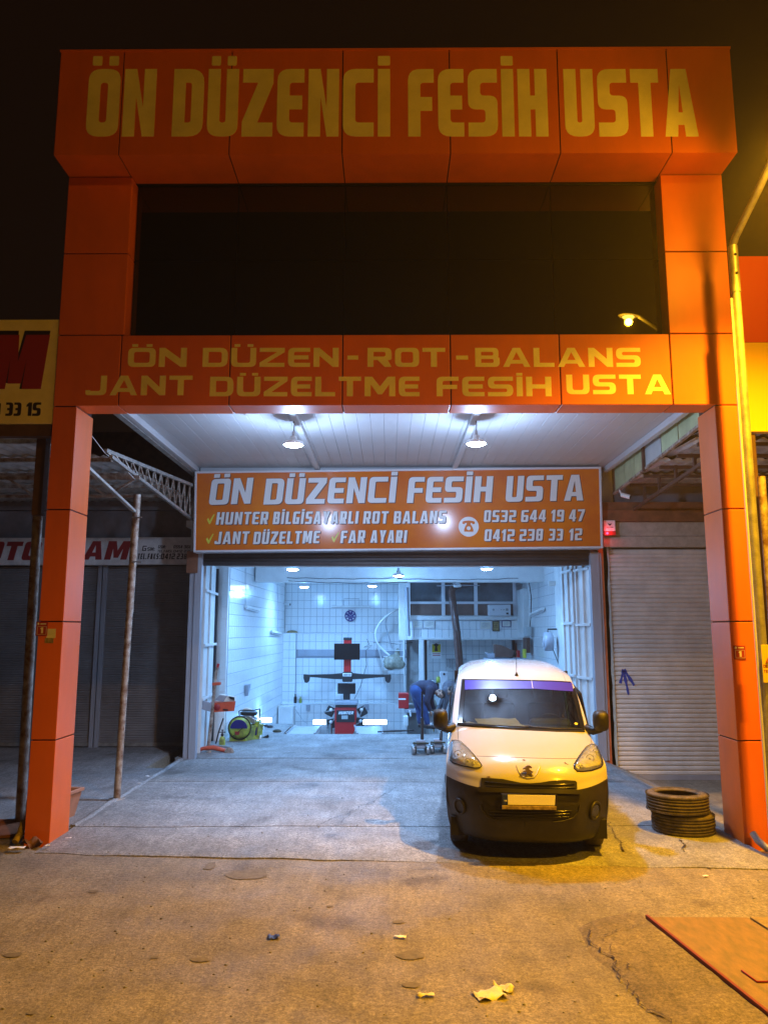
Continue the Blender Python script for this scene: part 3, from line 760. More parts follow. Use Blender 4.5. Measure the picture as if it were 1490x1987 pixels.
# street lamps
def street_lamp(name, label, base, ztop, bend_z, head, power, rad=.055, aim=None, cone=150, blend=1.0, spill=.10):
    t = thing(name, label, 'street lamp', base)
    b = Vector(base)
    MB().tube([b + Vector((0,0,-.1)), Vector((b.x, b.y, bend_z - .55))], rad, 14).build('pole', 'zinc', t, world=True)
    MB().tube([Vector((b.x, b.y, bend_z - .55)), Vector((b.x, b.y, bend_z))], rad * 1.12, 14).build('sleeve', 'zinc', t, world=True)
    mb = MB()
    for dz in (.12, .34): mb.ball((b.x, b.y - rad * 1.1, bend_z - dz), .016, 6)
    mb.build('bolt', 'alu_dark', t, world=True)
    h = Vector(head)
    q0 = Vector((b.x, b.y, bend_z)); d = h - q0
    pts = [q0, q0 + d * .06 + Vector((0, 0, .03)), q0 + d * .5, h]
    MB().tube(pts, rad * .85, 12).build('arm', 'zinc', t, world=True)
    dr = Vector((d.x, d.y, 0)).normalized(); M = Matrix.Translation(h) @ Matrix.Rotation(atan2(dr.y, dr.x), 4, 'Z')
    mb = MB(); prof = [(-.1, .05), (0, .07), (.1, .13), (.3, .17), (.5, .15), (.62, .06)]
    vs = []; n = 14
    for a, r in prof:
        for j in range(n):
            tt = 2 * pi * j / n; vs.append(M @ Vector((a, r * cos(tt), (r * .55 if sin(tt) > 0 else r * .28) * sin(tt))))
    fs = [(i*n+j, i*n+(j+1)%n, (i+1)*n+(j+1)%n, (i+1)*n+j) for i in range(len(prof)-1) for j in range(n)]
    mb.add(vs, fs, True); mb.add(vs[-n:], [tuple(range(n))]); mb.build('lamp_head', 'zinc', t, world=True)
    mb = MB(); mb.ball((0, 0, 0), .13, 10, (1.35, .95, .42), M @ Matrix.Translation((.32, 0, -.055))); mb.v = [p for p in mb.v]
    mb.build('lamp_glass', 'sodium_glow', t, world=True)
    light('lamp_light', 'SPOT', M @ Vector((.32, 0, -.16)), power, LIGHTS['sodium'], t, size=.09, spot=R(cone), blend=blend, rot=(aim - (M @ Vector((.32, 0, -.16)))).to_track_quat('-Z', 'Y').to_euler())
    light('lamp_spill', 'POINT', M @ Vector((.32, 0, -.20)), power * spill, LIGHTS['sodium'], t, size=.10)
    return t
px0 = at(1437, 700, 8.1)
hd = Vector((4.03, 7.15, 7.28))
street_lamp('street_lamp', 'galvanised street lamp with a bent arm beside the right orange pillar', (px0.x, 8.1, 0), 7, zat(478, 8.1, 1425), hd, LIGHTS['street'], aim=Vector((4.1, 5.3, 0)), cone=136, blend=.85, rad=.046, spill=.025)
street_lamp('street_lamp', 'second sodium street lamp across the road, mirrored in the dark window band', (8.6, -3.2, 0), 10, 10.0, (6.98, -2.9, 10.98), LIGHTS['street_far'], rad=.07, aim=Vector((2.6, 3.0, 0)), cone=76, blend=1.0, spill=.15)
# ------------------------------------------------------------------ shop sign over the door
YS = 13.78
sA, sB = at(378, 1070, YS), at(1167, 1062, YS); sT0, sT1 = at(381, 917, YS), at(1163, 908, YS)
sign = thing('shop_sign', 'orange boxed sign with white lettering and phone numbers above the open bay', 'sign', ((sA.x + sB.x) / 2, YS, sA.z))
def quad_box(p, q, r_, s_, d, name, m, parent, dy=0, bevel=0):
    mb = MB(); f = [Vector(v) - Vector((0, dy, 0)) for v in (p, q, r_, s_)]; b = [v + Vector((0, d, 0)) for v in f]
    mb.add(f + b, [(0,1,2,3),(7,6,5,4),(0,4,5,1),(1,5,6,2),(2,6,7,3),(3,7,4,0)])
    return mb.build(name, m, parent, world=True, bevel=bevel)
quad_box(sA, sB, sT1, sT0, .24, 'board', 'sign_orange', sign)
fr = .03
def edge(p, q, up):
    mb = MB(); mb.beam(Vector(p) + Vector((0, .10, 0)), Vector(q) + Vector((0, .10, 0)), .03 if up else .27, .27 if up else .035, up=(0, 0, 1))
    return mb
for p, q in ((sA, sB), (sT0, sT1)):
    MB().beam(Vector(p) + Vector((-.02, .11, 0)), Vector(q) + Vector((.02, .11, 0)), .27, .035).build('frame_bar', 'frame_white', sign, world=True, bevel=.004)
for p, q in ((sA, sT0), (sB, sT1)):
    MB().beam(Vector(p) + Vector((0, .11, .017)), Vector(q) + Vector((0, .11, -.017)), .27, .035, up=(1, 0, 0)).build('frame_bar', 'frame_white', sign, world=True, bevel=.004)
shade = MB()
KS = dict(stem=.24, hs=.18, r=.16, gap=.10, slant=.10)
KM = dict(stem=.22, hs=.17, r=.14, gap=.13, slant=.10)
def sw(txt, a, b, yb, yt, kk):
    p0, p1, h = wordpx(txt, a, b, yb, yt, YS, 'sign_letter', sign, **kk)
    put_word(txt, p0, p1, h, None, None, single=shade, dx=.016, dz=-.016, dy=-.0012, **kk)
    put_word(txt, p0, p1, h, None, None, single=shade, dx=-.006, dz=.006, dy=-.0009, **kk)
for t_, a, b, y0, y1 in (('ÖN', 405, 486, 980, 977), ('DÜZENCİ', 511, 766, 979, 975), ('FESİH', 789, 953, 976, 974), ('USTA', 980, 1131, 974, 971)):
    sw(t_, a, b, (y0, y1), y0 - 50, KS)
for t_, a, b, y0, y1 in (('HUNTER', 419, 519, 1018, 1017), ('BİLGİSAYARLI', 529, 694, 1017, 1016), ('ROT', 704, 752, 1016, 1016), ('BALANS', 763, 864, 1016, 1015),
                         ('JANT', 416, 482, 1056, 1055), ('DÜZELTME', 491, 619, 1056, 1054), ('FAR', 660, 707, 1054, 1053), ('AYARI', 718, 788, 1053, 1053),
                         ('0532', 938, 1000, 1013, 1013), ('644', 1010, 1058, 1013, 1012), ('19', 1068, 1093, 1012, 1012), ('47', 1103, 1133, 1012, 1011),
                         ('0412', 939, 997, 1050, 1050), ('238', 1007, 1052, 1050, 1049), ('33', 1064, 1091, 1049, 1049), ('12', 1103, 1128, 1049, 1048)):
    sw(t_, a, b, (y0, y1), y0 - (24 if a < 900 else 23), KM)
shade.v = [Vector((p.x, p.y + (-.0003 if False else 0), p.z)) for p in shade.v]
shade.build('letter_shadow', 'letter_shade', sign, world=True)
for cx, cy_ in ((409, 1008), (407, 1046), (650, 1043)):
    p = [at(cx + a, cy_ + b, YS) for a, b in ((-7, 0), (-4, -3), (-2, 3), (6, -10), (8, -10), (-1, 9), (-3, 9))]
    mb = MB(); poly = [(v.x, v.z) for v in p]
    mb.prism(poly, lambda a, b, s: Vector((a, YS - (.004 if not s else 0), b))); mb.build('tick_mark', 'tick_yellow', sign, world=True)
c = at(909, 1022, YS); rr = 19.5 * 13.9 / 1492
mb = MB(); mb.prism([(c.x + rr * cos(2*pi*i/36), c.z + rr * sin(2*pi*i/36)) for i in range(36)], lambda a, b, s: Vector((a, YS - (.003 if not s else 0), b)))
em = mb.build('phone_emblem', 'sign_letter', sign, world=True)
ph = [(-.62,.28),(-.62,.5),(-.4,.58),(0,.62),(.4,.58),(.62,.5),(.62,.28),(.4,.24),(.34,.36),(.2,.38),(.2,.22),(.3,.1),(.46,-.28),(.46,-.5),(-.46,-.5),(-.46,-.28),(-.3,.1),(-.2,.22),(-.2,.38),(-.34,.36),(-.4,.24)]
ph = [(a, b) for a, b in ph]
hole = [(c.x + rr * .2 * cos(2*pi*i/16), c.z + rr * (-.16 + .2 * sin(2*pi*i/16))) for i in range(16)]
mb = MB(); mb.prism([(c.x + rr * a, c.z + rr * b) for a, b in ph], lambda a, b, s: Vector((a, YS - (.006 if not s else .003), b)), [hole])
mb.build('phone', 'sign_orange', em, world=True)

# ------------------------------------------------------------------ left neighbour
YN = 15.56
lb = thing('neighbour_building', 'dark shuttered neighbour workshop on the left under a corrugated awning', 'building', (-7, YN, 0))
def lw(mb, name, m, **k): return mb.build(name, m, lb, world=True, **k)
zsh0, zsh1 = zat(1448, YN), zat(1096, YN)
lw(MB().box((-12, YN + .1, -.1), (-3.88, YN + .4, 4.7)), 'wall', 'dark_wall')
lw(MB().box((-12, YN + .0, 4.71), (-3.6, YN + 3, 4.9)), 'roof', 'dark_wall')
# storey behind the awning, seen against the sky
lw(MB().box((-12, YN + 3.2, 4.2), (-3.2, YN + 3.5, zat(838, YN + 3.2, 280))), 'rear_wall', 'brown_board')
def curtain(x0, x1, y, z0, z1, pitch, m, parent, dep=.012, joined=True, z_join=None):
    n = int((z1 - z0) / pitch); pr = [(0, 0), (dep, pitch * .25), (dep, pitch * .7), (0, pitch * .92), (-.003, pitch)]
    mb = MB()
    for i in range(n):
        z = z0 + i * pitch; vs = []
        for a, b in pr: vs += [(x0, y - a, z + b), (x1, y - a, z + b)]
        if joined: mb.add(vs, [(2*k, 2*k+1, 2*k+3, 2*k+2) for k in range(len(pr)-1)])
        else:
            m2 = MB(); m2.add(vs, [(2*k, 2*k+1, 2*k+3, 2*k+2) for k in range(len(pr)-1)])
            m2.build('shutter_slat', m, parent, world=True, recalc=False, solid=.002)
    if joined: return mb.build('shutter_curtain', m, parent, world=True, recalc=False)
xsA = [-12, xat(191, YN, 1300), -3.86]
for a, b in zip(xsA[:-1], xsA[1:]):
    curtain(a + .06, b - .06, YN, zsh0 + .06, zsh1, .045, 'shutter_dark', lb)
    lw(MB().box((a + .06, YN - .03, zsh0 - .005), (b - .06, YN + .02, zsh0 + .065)), 'bottom_bar', 'zinc', bevel=.004)
lw(MB().box((xsA[1] - .09, YN - .06, zsh0 - .05), (xsA[1] - .012, YN + .05, zsh1)), 'guide_rail', 'rail_grey', bevel=.004)
lw(MB().box((xsA[1] + .012, YN - .06, zsh0 - .05), (xsA[1] + .09, YN + .05, zsh1)), 'guide_rail', 'rail_grey', bevel=.004)
# its long sign
yA, yB = YN - .25, YN - .20
nsb = thing('neighbour_sign', 'dirty white sign with red lettering above the dark shutters on the left', 'sign', (-6, yA, 3.2))
zt0, zt1 = zat(1096, yA), zat(1043, yA)
MB().box((-9.5, yA, zt0), (xat(256, yA, 1070) , yA + .12, zt1)).build('board', 'sign_white', nsb, world=True, bevel=.004)
MB().box((xat(257, yA, 1070), yA, zt0 + .01), (-3.84, yA + .12, zt1 + .01)).build('board', 'sign_white', nsb, world=True, bevel=.004)
KO = dict(stem=.34, hs=.24, r=.2, gap=.12, slant=.22)
def nw(txt, a, b, yb, yt, m='sign_red', kk=KO): return wordpx(txt, a, b, yb, yt, yA, m, nsb, **kk)
nw('OTO', -32, 74, 1087, 1051); nw('CAM', 122, 246, 1086, 1050)
KG = dict(stem=.2, hs=.18, r=.1, gap=.14, slant=.12)
for t_, a, b, y0, y1 in (('G', 276, 284, 1069, 1059), ('SM', 286, 298, 1069, 1062), (':', 299, 301, 1069, 1062), ('GSM:', 307, 322, 1064, 1058), ('0554', 337, 354, 1064, 1058), ('368', 357, 372, 1064, 1058), ('TEL.FAKS:', 306, 334, 1072, 1067), ('0412', 337, 354, 1072, 1067), ('238', 357, 372, 1072, 1067),
                         ('TEL.FAKS:', 267, 311, 1085, 1074), ('0412', 312, 339, 1085, 1074), ('238', 343, 362, 1085, 1074), ('3', 366, 372, 1085, 1074)):
    nw(t_, a, b, y0, y1, 'ink', KG)
# awning: posts, truss, corrugated sheets
aw = thing('metal_awning', 'corrugated sheet awning on pipe posts and steel trusses, left of the orange portal', 'awning', (-6, 11, 0))
def ab(mb, name, m='rusty_steel', **k): return mb.build(name, m, aw, world=True, **k)
pb, pt = gp(227, 1554, 0), at(267, 960, 10.73)
ab(MB().tube([pb, Vector((pb.x, pb.y, 0)).lerp(pt, .97)], .047, 12), 'post', 'rusty_steel')
ab(MB().tube([pb.lerp(pt, .6), pt], .052, 12), 'post_sleeve', 'rusty_steel')
ab(MB().lathe((pb.x, pb.y, 0), [(.001,.03),(.11,.03),(.12,-.01)], n=12), 'base_plate', 'rusty_steel')
mb = MB(); 
for yy in (1004, 1090): 
    q = at(266, yy, 10.68); mb.tube([q + Vector((-.07, 0, 0)), q + Vector((.07, 0, 0))], .012, 6)
ab(mb, 'clamp', 'steel')
YT = 10.75; zt_, zb_ = zat(927, YT, 200), zat(963, YT, 200)
ab(MB().beam((-9, YT, zt_), (xat(272, YT, 930), YT, zt_), .05, .06), 'truss_chord', 'rusty_steel')
ab(MB().beam((-9, YT, zb_), (xat(268, YT, 963), YT, zb_), .04, .04), 'truss_chord', 'rusty_steel')
x = xat(266, YT, 940); i = 0
while x > -8.6:
    x2 = x - .42
    a_, b_ = ((x, zt_), (x2, zb_)) if i % 2 == 0 else ((x, zb_), (x2, zt_))
    ab(MB().beam((a_[0], YT, a_[1]), (b_[0], YT, b_[1]), .022, .028), 'truss_web', 'rusty_steel'); x = x2; i += 1
    if i % 2 == 0: x -= .18
# cantilever truss along the building side
t0, t1 = at(205, 874, 9.95), at(379, 944, 14.0); b0, b1 = at(216, 886, 9.95), at(373, 1008, 14.0)
ab(MB().beam(t0, t1, .05, .05), 'side_truss_chord', 'zinc'); ab(MB().beam(b0, b1, .045, .045), 'side_truss_chord', 'zinc')
for i in range(13):
    u, v = i / 13, (i + 1) / 13
    p, q = (t0.lerp(t1, u), b0.lerp(b1, (u + v) / 2)); ab(MB().beam(p, q, .018, .018), 'side_truss_web', 'rusty_steel')
    ab(MB().beam(q, t0.lerp(t1, v), .018, .018), 'side_truss_web', 'rusty_steel')
# diagonal brace from post to portal
ab(MB().beam(at(262, 993, 10.7), at(168, 905, 9.2), .05, .035), 'brace', 'zinc')
# corrugated underside
def corrugated(x0, x1, y0, y1, z0, z1, wl=.18, amp=.022, n=None):
    mb = MB(); nx = int((x1 - x0) / wl * 8); xs = lin(x0, x1, nx); ys = lin(y0, y1, 3); vs = []
    for j, y in enumerate(ys):
        for x in xs: vs.append((x, y, z0 + (z1 - z0) * j / 3 + amp * sin(2*pi*(x - x0)/wl) + .01 * noise.noise(Vector((x * 2, y * 3, 0)))))
    m_ = len(xs); mb.add(vs, [(j*m_+i, j*m_+i+1, (j+1)*m_+i+1, (j+1)*m_+i) for j in range(3) for i in range(m_ - 1)], True); return mb
for k in range(5):
    y0 = 9.1 + k * 1.28; z = 4.60 + k * .055
    ab(corrugated(-9, -3.95 + (.0 if k else -.3), y0, y0 + 1.40, z, z + .075), 'roof_sheet', 'corrugated', solid=.002)
    ab(MB().beam((-9, y0 + .05, z - .055), (-3.85, y0 + .05, z - .055), .06, .05), 'purlin', 'rusty_steel')
# board sign at the far left with its post and header
sgn = thing('roof_sign', 'cream board with a big red letter M and black phone digits at the left edge', 'sign', (-5, 8.6, 4.4))
YB_ = 8.60
q0, q1 = at(102, 822, YB_), at(108, 620, YB_)
MB().box((-7.2, YB_, q0.z), (q0.x + .02, YB_ + .12, q1.z)).build('board', 'sign_cream', sgn, world=True, bevel=.004)
KMm = dict(stem=.34, hs=.22, r=.05, gap=.1, slant=.10)
def lw2(txt, a, b, yb, yt, m, kk, dy=0, dx=0, dz=0):
    p0 = at(a, yb, YB_); p1 = at(b, yb, YB_); h = zat(yt, YB_, a) - p0.z
    put_word(txt, p0, p1, h, m, sgn, dy=dy, dx=dx, dz=dz, **kk)
lw2('M', -30, 82, 758, 645, 'ink', KMm, dx=-.02, dz=.02)
lw2('M', -27, 80, 755, 650, 'sign_red', KMm, dy=.002)
KD = dict(stem=.26, hs=.17, r=.22, gap=.08)
lw2('3', -10, 1, 807, 781, 'ink', KD); lw2('33', 11, 41, 807, 781, 'ink', KD); lw2('15', 51, 79, 807, 781, 'ink', KD)
ab(MB().box((-7.2, 8.62, zat(846, 8.62, 60)), (xat(100, 8.62, 830), 8.74, q0.z - .005)), 'header_beam', 'brown_steel')
ab(MB().box((xat(76, 8.85, 850), 8.80, zat(1000, 8.85)), (xat(94, 8.85, 850), 8.92, q0.z)), 'front_post', 'brown_steel')
ab(MB().tube([gp(38, 1622, -.05), at(83, 845, 8.9)], .055, 10), 'front_post', 'rusty_steel')
# gap: brown panel behind between canopy and awning
ab(MB().tube([at(178, 845, 9.2), at(205, 880, 10), at(238, 905, 10.6), at(262, 930, 10.7)], .006, 5), 'loose_wire', 'white_wire')

# ------------------------------------------------------------------ right neighbour
YR = 14.12
rb = thing('neighbour_building', 'right neighbour unit with a cream roller shutter under a brown board, behind the orange pillar', 'building', (6.5, YR, -.35))
def rw(mb, name, m, **k): return mb.build(name, m, rb, world=True, **k)
x0 = xat(1187, YR, 1250); zs0 = -.34; zs1 = zat(1063, YR)
curtain(x0 + .01, 8.2, YR, zs0 + .08, zs1, .0815, 'shutter_cream', rb, dep=.022, joined=False)
rw(MB().box((x0 + .01, YR - .03, zs0), (8.2, YR + .02, zs0 + .085)), 'bottom_bar', 'rail_grey', bevel=.004)
rw(MB().box((x0 - .11, YR - .06, -.36), (x0, YR + .05, zs1 + .05)), 'guide_rail', 'teal_paint', bevel=.004)
zc0, zc1 = zat(1040, YR - .2), zat(1012, YR - .2)
rw(MB().box((xat(1172, YR - .2, 1030), YR - .12, zs1), (8.2, YR + .2, zc0)), 'shutter_box', 'cream_box', bevel=.006)
rw(MB().box((xat(1172, YR - .2, 1030), YR - .10, zc0 + .004), (8.2, YR + .2, zc1)), 'shutter_box', 'cream_box', bevel=.006)
rw(MB().box((xat(1169, YR - .3, 990), YR - .18, zc1 + .004), (8.2, YR + .2, zat(990, YR - .2))), 'board', 'brown_board')
rw(MB().box((xat(1169, YR - .3, 990), YR - .15, zat(990, YR - .2) + .006), (8.2, YR + .2, zat(974, YR - .2))), 'board', 'brown_board')
rw(MB().box((4.2, YR + .1, -.4), (8.4, YR + .6, 5.4)), 'wall', 'dark_wall')
rw(MB().box((8.2, 6, -.4), (8.5, YR + .6, 7)), 'side_wall', 'dark_wall')
# blue sprayed arrow on the shutter
mat('blue_paint', (0.02, 0.06, 0.36), 0.5)
def dab(p, q, wd):
    a_, b_ = at(*p, YR - .025), at(*q, YR - .025); m_ = MB(); n = 9; vs = []
    d = (b_ - a_).normalized(); s_ = Vector((-d.z, 0, d.x))
    for i in range(n + 1):
        c_ = a_.lerp(b_, i / n); ww = wd * (.8 + .5 * noise.noise(c_ * 14)); vs += [c_ + s_ * ww, c_ - s_ * ww]
    m_.add(vs, [(2*i, 2*i+1, 2*i+3, 2*i+2) for i in range(n)]); return m_
arr = thing('painted_arrow', 'blue arrow pointing up, sprayed on the cream roller shutter', 'graffiti', (4.4, YR - .03, .9))
for p, q in (((1219, 1348), (1209, 1299)), ((1209, 1299), (1203, 1326)), ((1210, 1299), (1230, 1330))):
    dab(p, q, .030).build('stroke', 'blue_paint', arr, world=True, recalc=False, solid=.001)
# side awning with greenish panels
ra = thing('metal_awning', 'awning with greenish glazed side panels and corrugated sheets, right of the canopy', 'awning', (5, 11, 4.6))
def rr_(mb, name, m='brown_steel', **k): return mb.build(name, m, ra, world=True, **k)
XG = 4.14; ys_ = [9.2, 9.9, 10.75, 11.45, 12.2, 12.75, 13.3, 13.9]
zg0 = lambda y: 4.99 - (y - 9.95) * .052
for i, (a, b) in enumerate(zip(ys_[:-1], ys_[1:])):
    rr_(MB().add([(XG, a + .015, zg0(a)), (XG, b - .015, zg0(b)), (XG, b - .015, 5.28), (XG, a + .015, 5.28), (XG + .02, a + .015, zg0(a)), (XG + .02, b - .015, zg0(b)), (XG + .02, b - .015, 5.28), (XG + .02, a + .015, 5.28)],
                 [(0,1,2,3),(7,6,5,4),(0,4,5,1),(1,5,6,2),(2,6,7,3),(3,7,4,0)]), 'side_panel', 'milk_glass' if i == 3 else 'green_panel')
rr_(MB().beam((XG, 9.1, zg0(9.1) - .03), (XG, 14.0, zg0(14) - .03), .05, .04), 'rail', 'rusty_steel')
rr_(MB().beam((XG - .01, 9.1, 5.31), (XG - .01, 14.0, 5.31), .06, .05), 'rail', 'brown_steel')
for y in (12.2,): rr_(MB().beam((XG - .03, y, 4.8), (XG - .03, y, 5.3), .04, .05), 'stud', 'brown_steel')
rr_(MB().beam((XG + .35, 9.2, 4.72), (XG + .35, 14.0, 4.45), .05, .05), 'rafter', 'brown_steel')
for k in range(6):
    y = 9.6 + k * .75
    rr_(MB().beam((XG + .1, y, 4.78 - (k % 2) * .01 + .02), (8.2, y, 4.80), .05, .05), 'purlin', 'brown_steel')
    rr_(MB().beam((XG + .35, y, 4.68 - .055 * (y - 9.2)), (XG + .35, y, 4.82), .04, .06), 'rafter_bracket', 'brown_steel')
for k in range(4): rr_(corrugated(XG + .05, 8.2, 9.1 + k * 1.22, 9.1 + k * 1.22 + 1.3, 4.86, 4.92), 'roof_sheet', 'corrugated', solid=.002)
# red and yellow board behind the lamp post
bs = thing('fascia_board', 'red board over a yellow board, beyond the lamp pole at the right edge', 'sign', (6, 8.9, 4.6))
xb_ = xat(1431, 8.95, 600); 
MB().box((xb_, 8.9, zat(664, 8.9, 1450)), (8.0, 9.0, zat(497, 8.9, 1450))).build('red_board', 'board_red', bs, world=True, bevel=.004)
MB().box((xb_ + .01, 8.89, zat(838, 8.9, 1450)), (8.0, 9.0, zat(664, 8.9, 1450) - .008)).build('yellow_board', 'board_yellow', bs, world=True, bevel=.004)
rr_(MB().box((xat(1449, 8.95, 900), 8.92, 0), (xat(1466, 8.95, 900), 9.04, zat(842, 8.9, 1450))), 'front_post', 'brown_steel')
# conduits and second pole
cp_ = thing('conduit_pipe', 'orange lit conduit pipe rising right of the street lamp pole', 'pipe', (4.35, 8.7, 0))
MB().tube([Vector((xat(1476, 8.75, 930), 8.75, 0)), at(1476, 925, 8.75)], .045, 12).build('pipe', 'rusty_steel', cp_, world=True)
MB().tube([Vector((px0.x - .062, 8.1, .0)), Vector((px0.x - .062, 8.1, 3.2)), Vector((px0.x - .06, 8.1, 5.9))], .014, 8).build('cable_duct', 'white_wire', cp_, world=True)
# ------------------------------------------------------------------ the white van
mat('van_paint', (0.48, 0.485, 0.49), 0.22, var=0.04, vscale=1.5, coat=0.6)
mat('van_black', (0.022, 0.021, 0.020), 0.5, var=0.35, vscale=7, bump=0.08, bscale=160, spec=0.4)
mat('van_gloss', (0.012, 0.012, 0.013), 0.18)
mat('seam', (0.01, 0.01, 0.01), 0.8)
mat('reflector', (0.78, 0.78, 0.78), 0.32, metal=0.35, var=0.25, vscale=16, bump=0.9, bscale=16)
mat('interior_dark', (0.012, 0.012, 0.013), 0.8)
mat('dash', (0.09, 0.095, 0.09), 0.6, var=0.2, vscale=7)
mat('strip_violet', (0.045, 0.028, 0.34), 0.4)
mat('paper', (0.72, 0.70, 0.62), 0.8, var=0.15, vscale=9)
mat('plate_white', (0.92, 0.92, 0.92), 0.4)
mat('plate_blue', (0.01, 0.03, 0.28), 0.4)
mat('dirty_yellow', (0.42, 0.32, 0.13), 0.7, var=0.5, vscale=30, col2=(0.14, 0.10, 0.05))
glass_mat('windscreen_glass', (0.42, 0.50, 0.49), 0.02, 0.13)
glass_mat('lens_glass', (0.75, 0.78, 0.8), 0.04, 0.10)
VX, VY, VYAW = 1.375, 7.86, R(-5.2)
van = thing('parked_van', 'white panel van with black bumper and blank number plate, parked before the lit bay', 'van', (VX, VY, .03), VYAW)
VM = PLACE[van.name]
# centre-line profile: (y, z, half width, sweep back at the edge, drop at the edge, power)
PR = [
 (.30, .16, .74, .34, .00, 3.2), (.10, .17, .78, .40, .00, 3.2), (.045, .20, .80, .44, .00, 3.2), (.02, .27, .825, .46, -.01, 3.2), (.01, .36, .84, .46, -.02, 3.2),
 (.00, .46, .85, .45, -.03, 3.2), (.00, .55, .855, .44, -.04, 3.2), (.015, .62, .86, .43, -.05, 3.2), (.03, .665, .86, .42, -.06, 3.2),
 (.045, .715, .86, .42, -.055, 3.0), (.065, .77, .862, .42, -.04, 3.0), (.10, .83, .862, .42, -.02, 2.8), (.155, .885, .86, .42, .01, 2.8), (.23, .93, .856, .42, .03, 2.8), (.34, .972, .85, .40, .04, 2.8),
 (.50, 1.015, .84, .34, .05, 3.0), (.68, 1.06, .825, .28, .055, 3.0), (.86, 1.105, .81, .22, .06, 3.2), (1.00, 1.145, .80, .17, .065, 3.4),
 (1.06, 1.185, .80, .16, .05, 3.4), (1.20, 1.285, .795, .15, .05, 3.4), (1.38, 1.41, .78, .14, .05, 3.4), (1.58, 1.535, .76, .13, .05, 3.4), (1.76, 1.635, .74, .12, .05, 3.4),
 (1.86, 1.685, .73, .10, .055, 3.6), (2.00, 1.735, .725, .06, .07, 4.0), (2.20, 1.775, .72, .03, .09, 4.5), (2.50, 1.805, .72, .0, .11, 5.0), (2.90, 1.82, .72, .0, .12, 5.0), (3.40, 1.82, .715, .0, .12, 5.0),
 (3.90, 1.80, .705, .0, .12, 5.0), (4.15, 1.78, .70, .0, .12, 5.0), (4.24, 1.70, .71, -.02, .08, 5.0), (4.28, 1.30, .77, -.03, .0, 5.0), (4.32, .80, .80, -.03, .0, 5.0), (4.33, .30, .80, -.03, .0, 5.0)]
SUBD = 3
def prof(s):
    i = min(int(s), len(PR) - 2); t = s - i
    P = [PR[max(0, min(len(PR) - 1, k))] for k in (i - 1, i, i + 1, i + 2)]
    out = []
    for a, b, c, d in zip(*P):
        out.append(.5 * ((2*b) + (-a + c)*t + (2*a - 5*b + 4*c - d)*t*t + (-a + 3*b - 3*c + d)*t**3) if 1 < i else b + (c - b) * t)
    return out
def vpt(s, t):
    y, z, w_, sw_, dr, pw = prof(s); w_ *= .955
    a = abs(t)
    xx = w_ * (1 - (1 - a) ** 1.0) * (1 if t >= 0 else -1)
    return Vector((xx, y + sw_ * a ** pw, z - dr * a ** pw))
NS = (len(PR) - 1) * SUBD; NTT = 56
rows = [[vpt(j / SUBD, -1 + 2 * i / NTT) for i in range(NTT + 1)] for j in range(NS + 1)]
WSC = [(235,244),(420,246),(700,250),(960,256),(1122,266),(1160,400),(1190,530),(1216,640),(1206,656),(980,654),(740,640),(480,626),(300,612),(200,600),(205,560),(216,440)]
WSC = [(840 + x / 4.139, 1260 + y / 4.139) for x, y in WSC]
def inside(p, poly):
    x, y = p; c = False; n = len(poly)
    for i in range(n):
        x1, y1 = poly[i]; x2, y2 = poly[i - 1]
        if (y1 > y) != (y2 > y) and x < (x2 - x1) * (y - y1) / (y2 - y1) + x1: c = not c
    return c
def to_px(p):
    q = _rot.inverted() @ (Vector(p) - cam.location); return (745 + 1492 * q.x / -q.z, 993.5 - 1492 * q.y / -q.z)
SB = 8 * SUBD    # rows up to here are the bumper
def skin(j0, j1, hole=None):
    mb = MB(); n = NTT + 1; vs = [p for r in rows[j0:j1 + 1] for p in r]; fs = []
    for j in range(j1 - j0):
        for i in range(NTT):
            f = (j*n+i, j*n+i+1, (j+1)*n+i+1, (j+1)*n+i)
            if hole:
                c = sum((vs[k] for k in f), Vector()) / 4
                if 18 * SUBD <= j + j0 <= 25 * SUBD and inside(to_px(VM @ c), hole): continue
            fs.append(f)
    mb.add(vs, fs, True); return mb
cx_ = sum(p[0] for p in WSC) / len(WSC); cy2 = sum(p[1] for p in WSC) / len(WSC)
HOLE = [(cx_ + (x - cx_) * .955, cy2 + (y - cy2) * .93) for x, y in WSC]
body = skin(SB, NS, HOLE)
# flanks
WF, WR_ = .82, 3.45
def side_cols(sgn):
    mb = MB(); vs = []; fs = []; cols_ = []
    jl = [j for j in range(SB, NS - 3 * SUBD + 1)]
    for j in jl:
        e = rows[j][NTT if sgn > 0 else 0]
        bot = .30
        for wy in (WF, WR_):
            if abs(e.y - wy) < .37: bot = max(bot, .30 + sqrt(.37 ** 2 - (e.y - wy) ** 2) * 1.05)
        col = []
        K9 = 9
        for k in range(K9 + 1):
            u = k / K9; z = e.z + (bot - e.z) * u
            full = .835 if e.y > .5 else .83
            zz = max(0, min(1, (e.z - z) / max(.15, e.z - .75)))
            x = abs(e.x) + (full - abs(e.x)) * (1 - (1 - zz) ** 2.0)
            if z < .6: x -= (.6 - z) * .07
            col.append(Vector((sgn * x, e.y, z)))
        cols_.append(col)
    n = len(cols_[0]); vs = [p for c in cols_ for p in c]
    fs = [(i*n+k, i*n+k+1, (i+1)*n+k+1, (i+1)*n+k) for i in range(len(cols_)-1) for k in range(n-1)]
    return vs, fs
for sg in (1, -1):
    vs, fs = side_cols(sg); body.add(vs, fs, True)
vb = body.build('body', 'van_paint', van)
bumper = skin(0, SB); vs = []
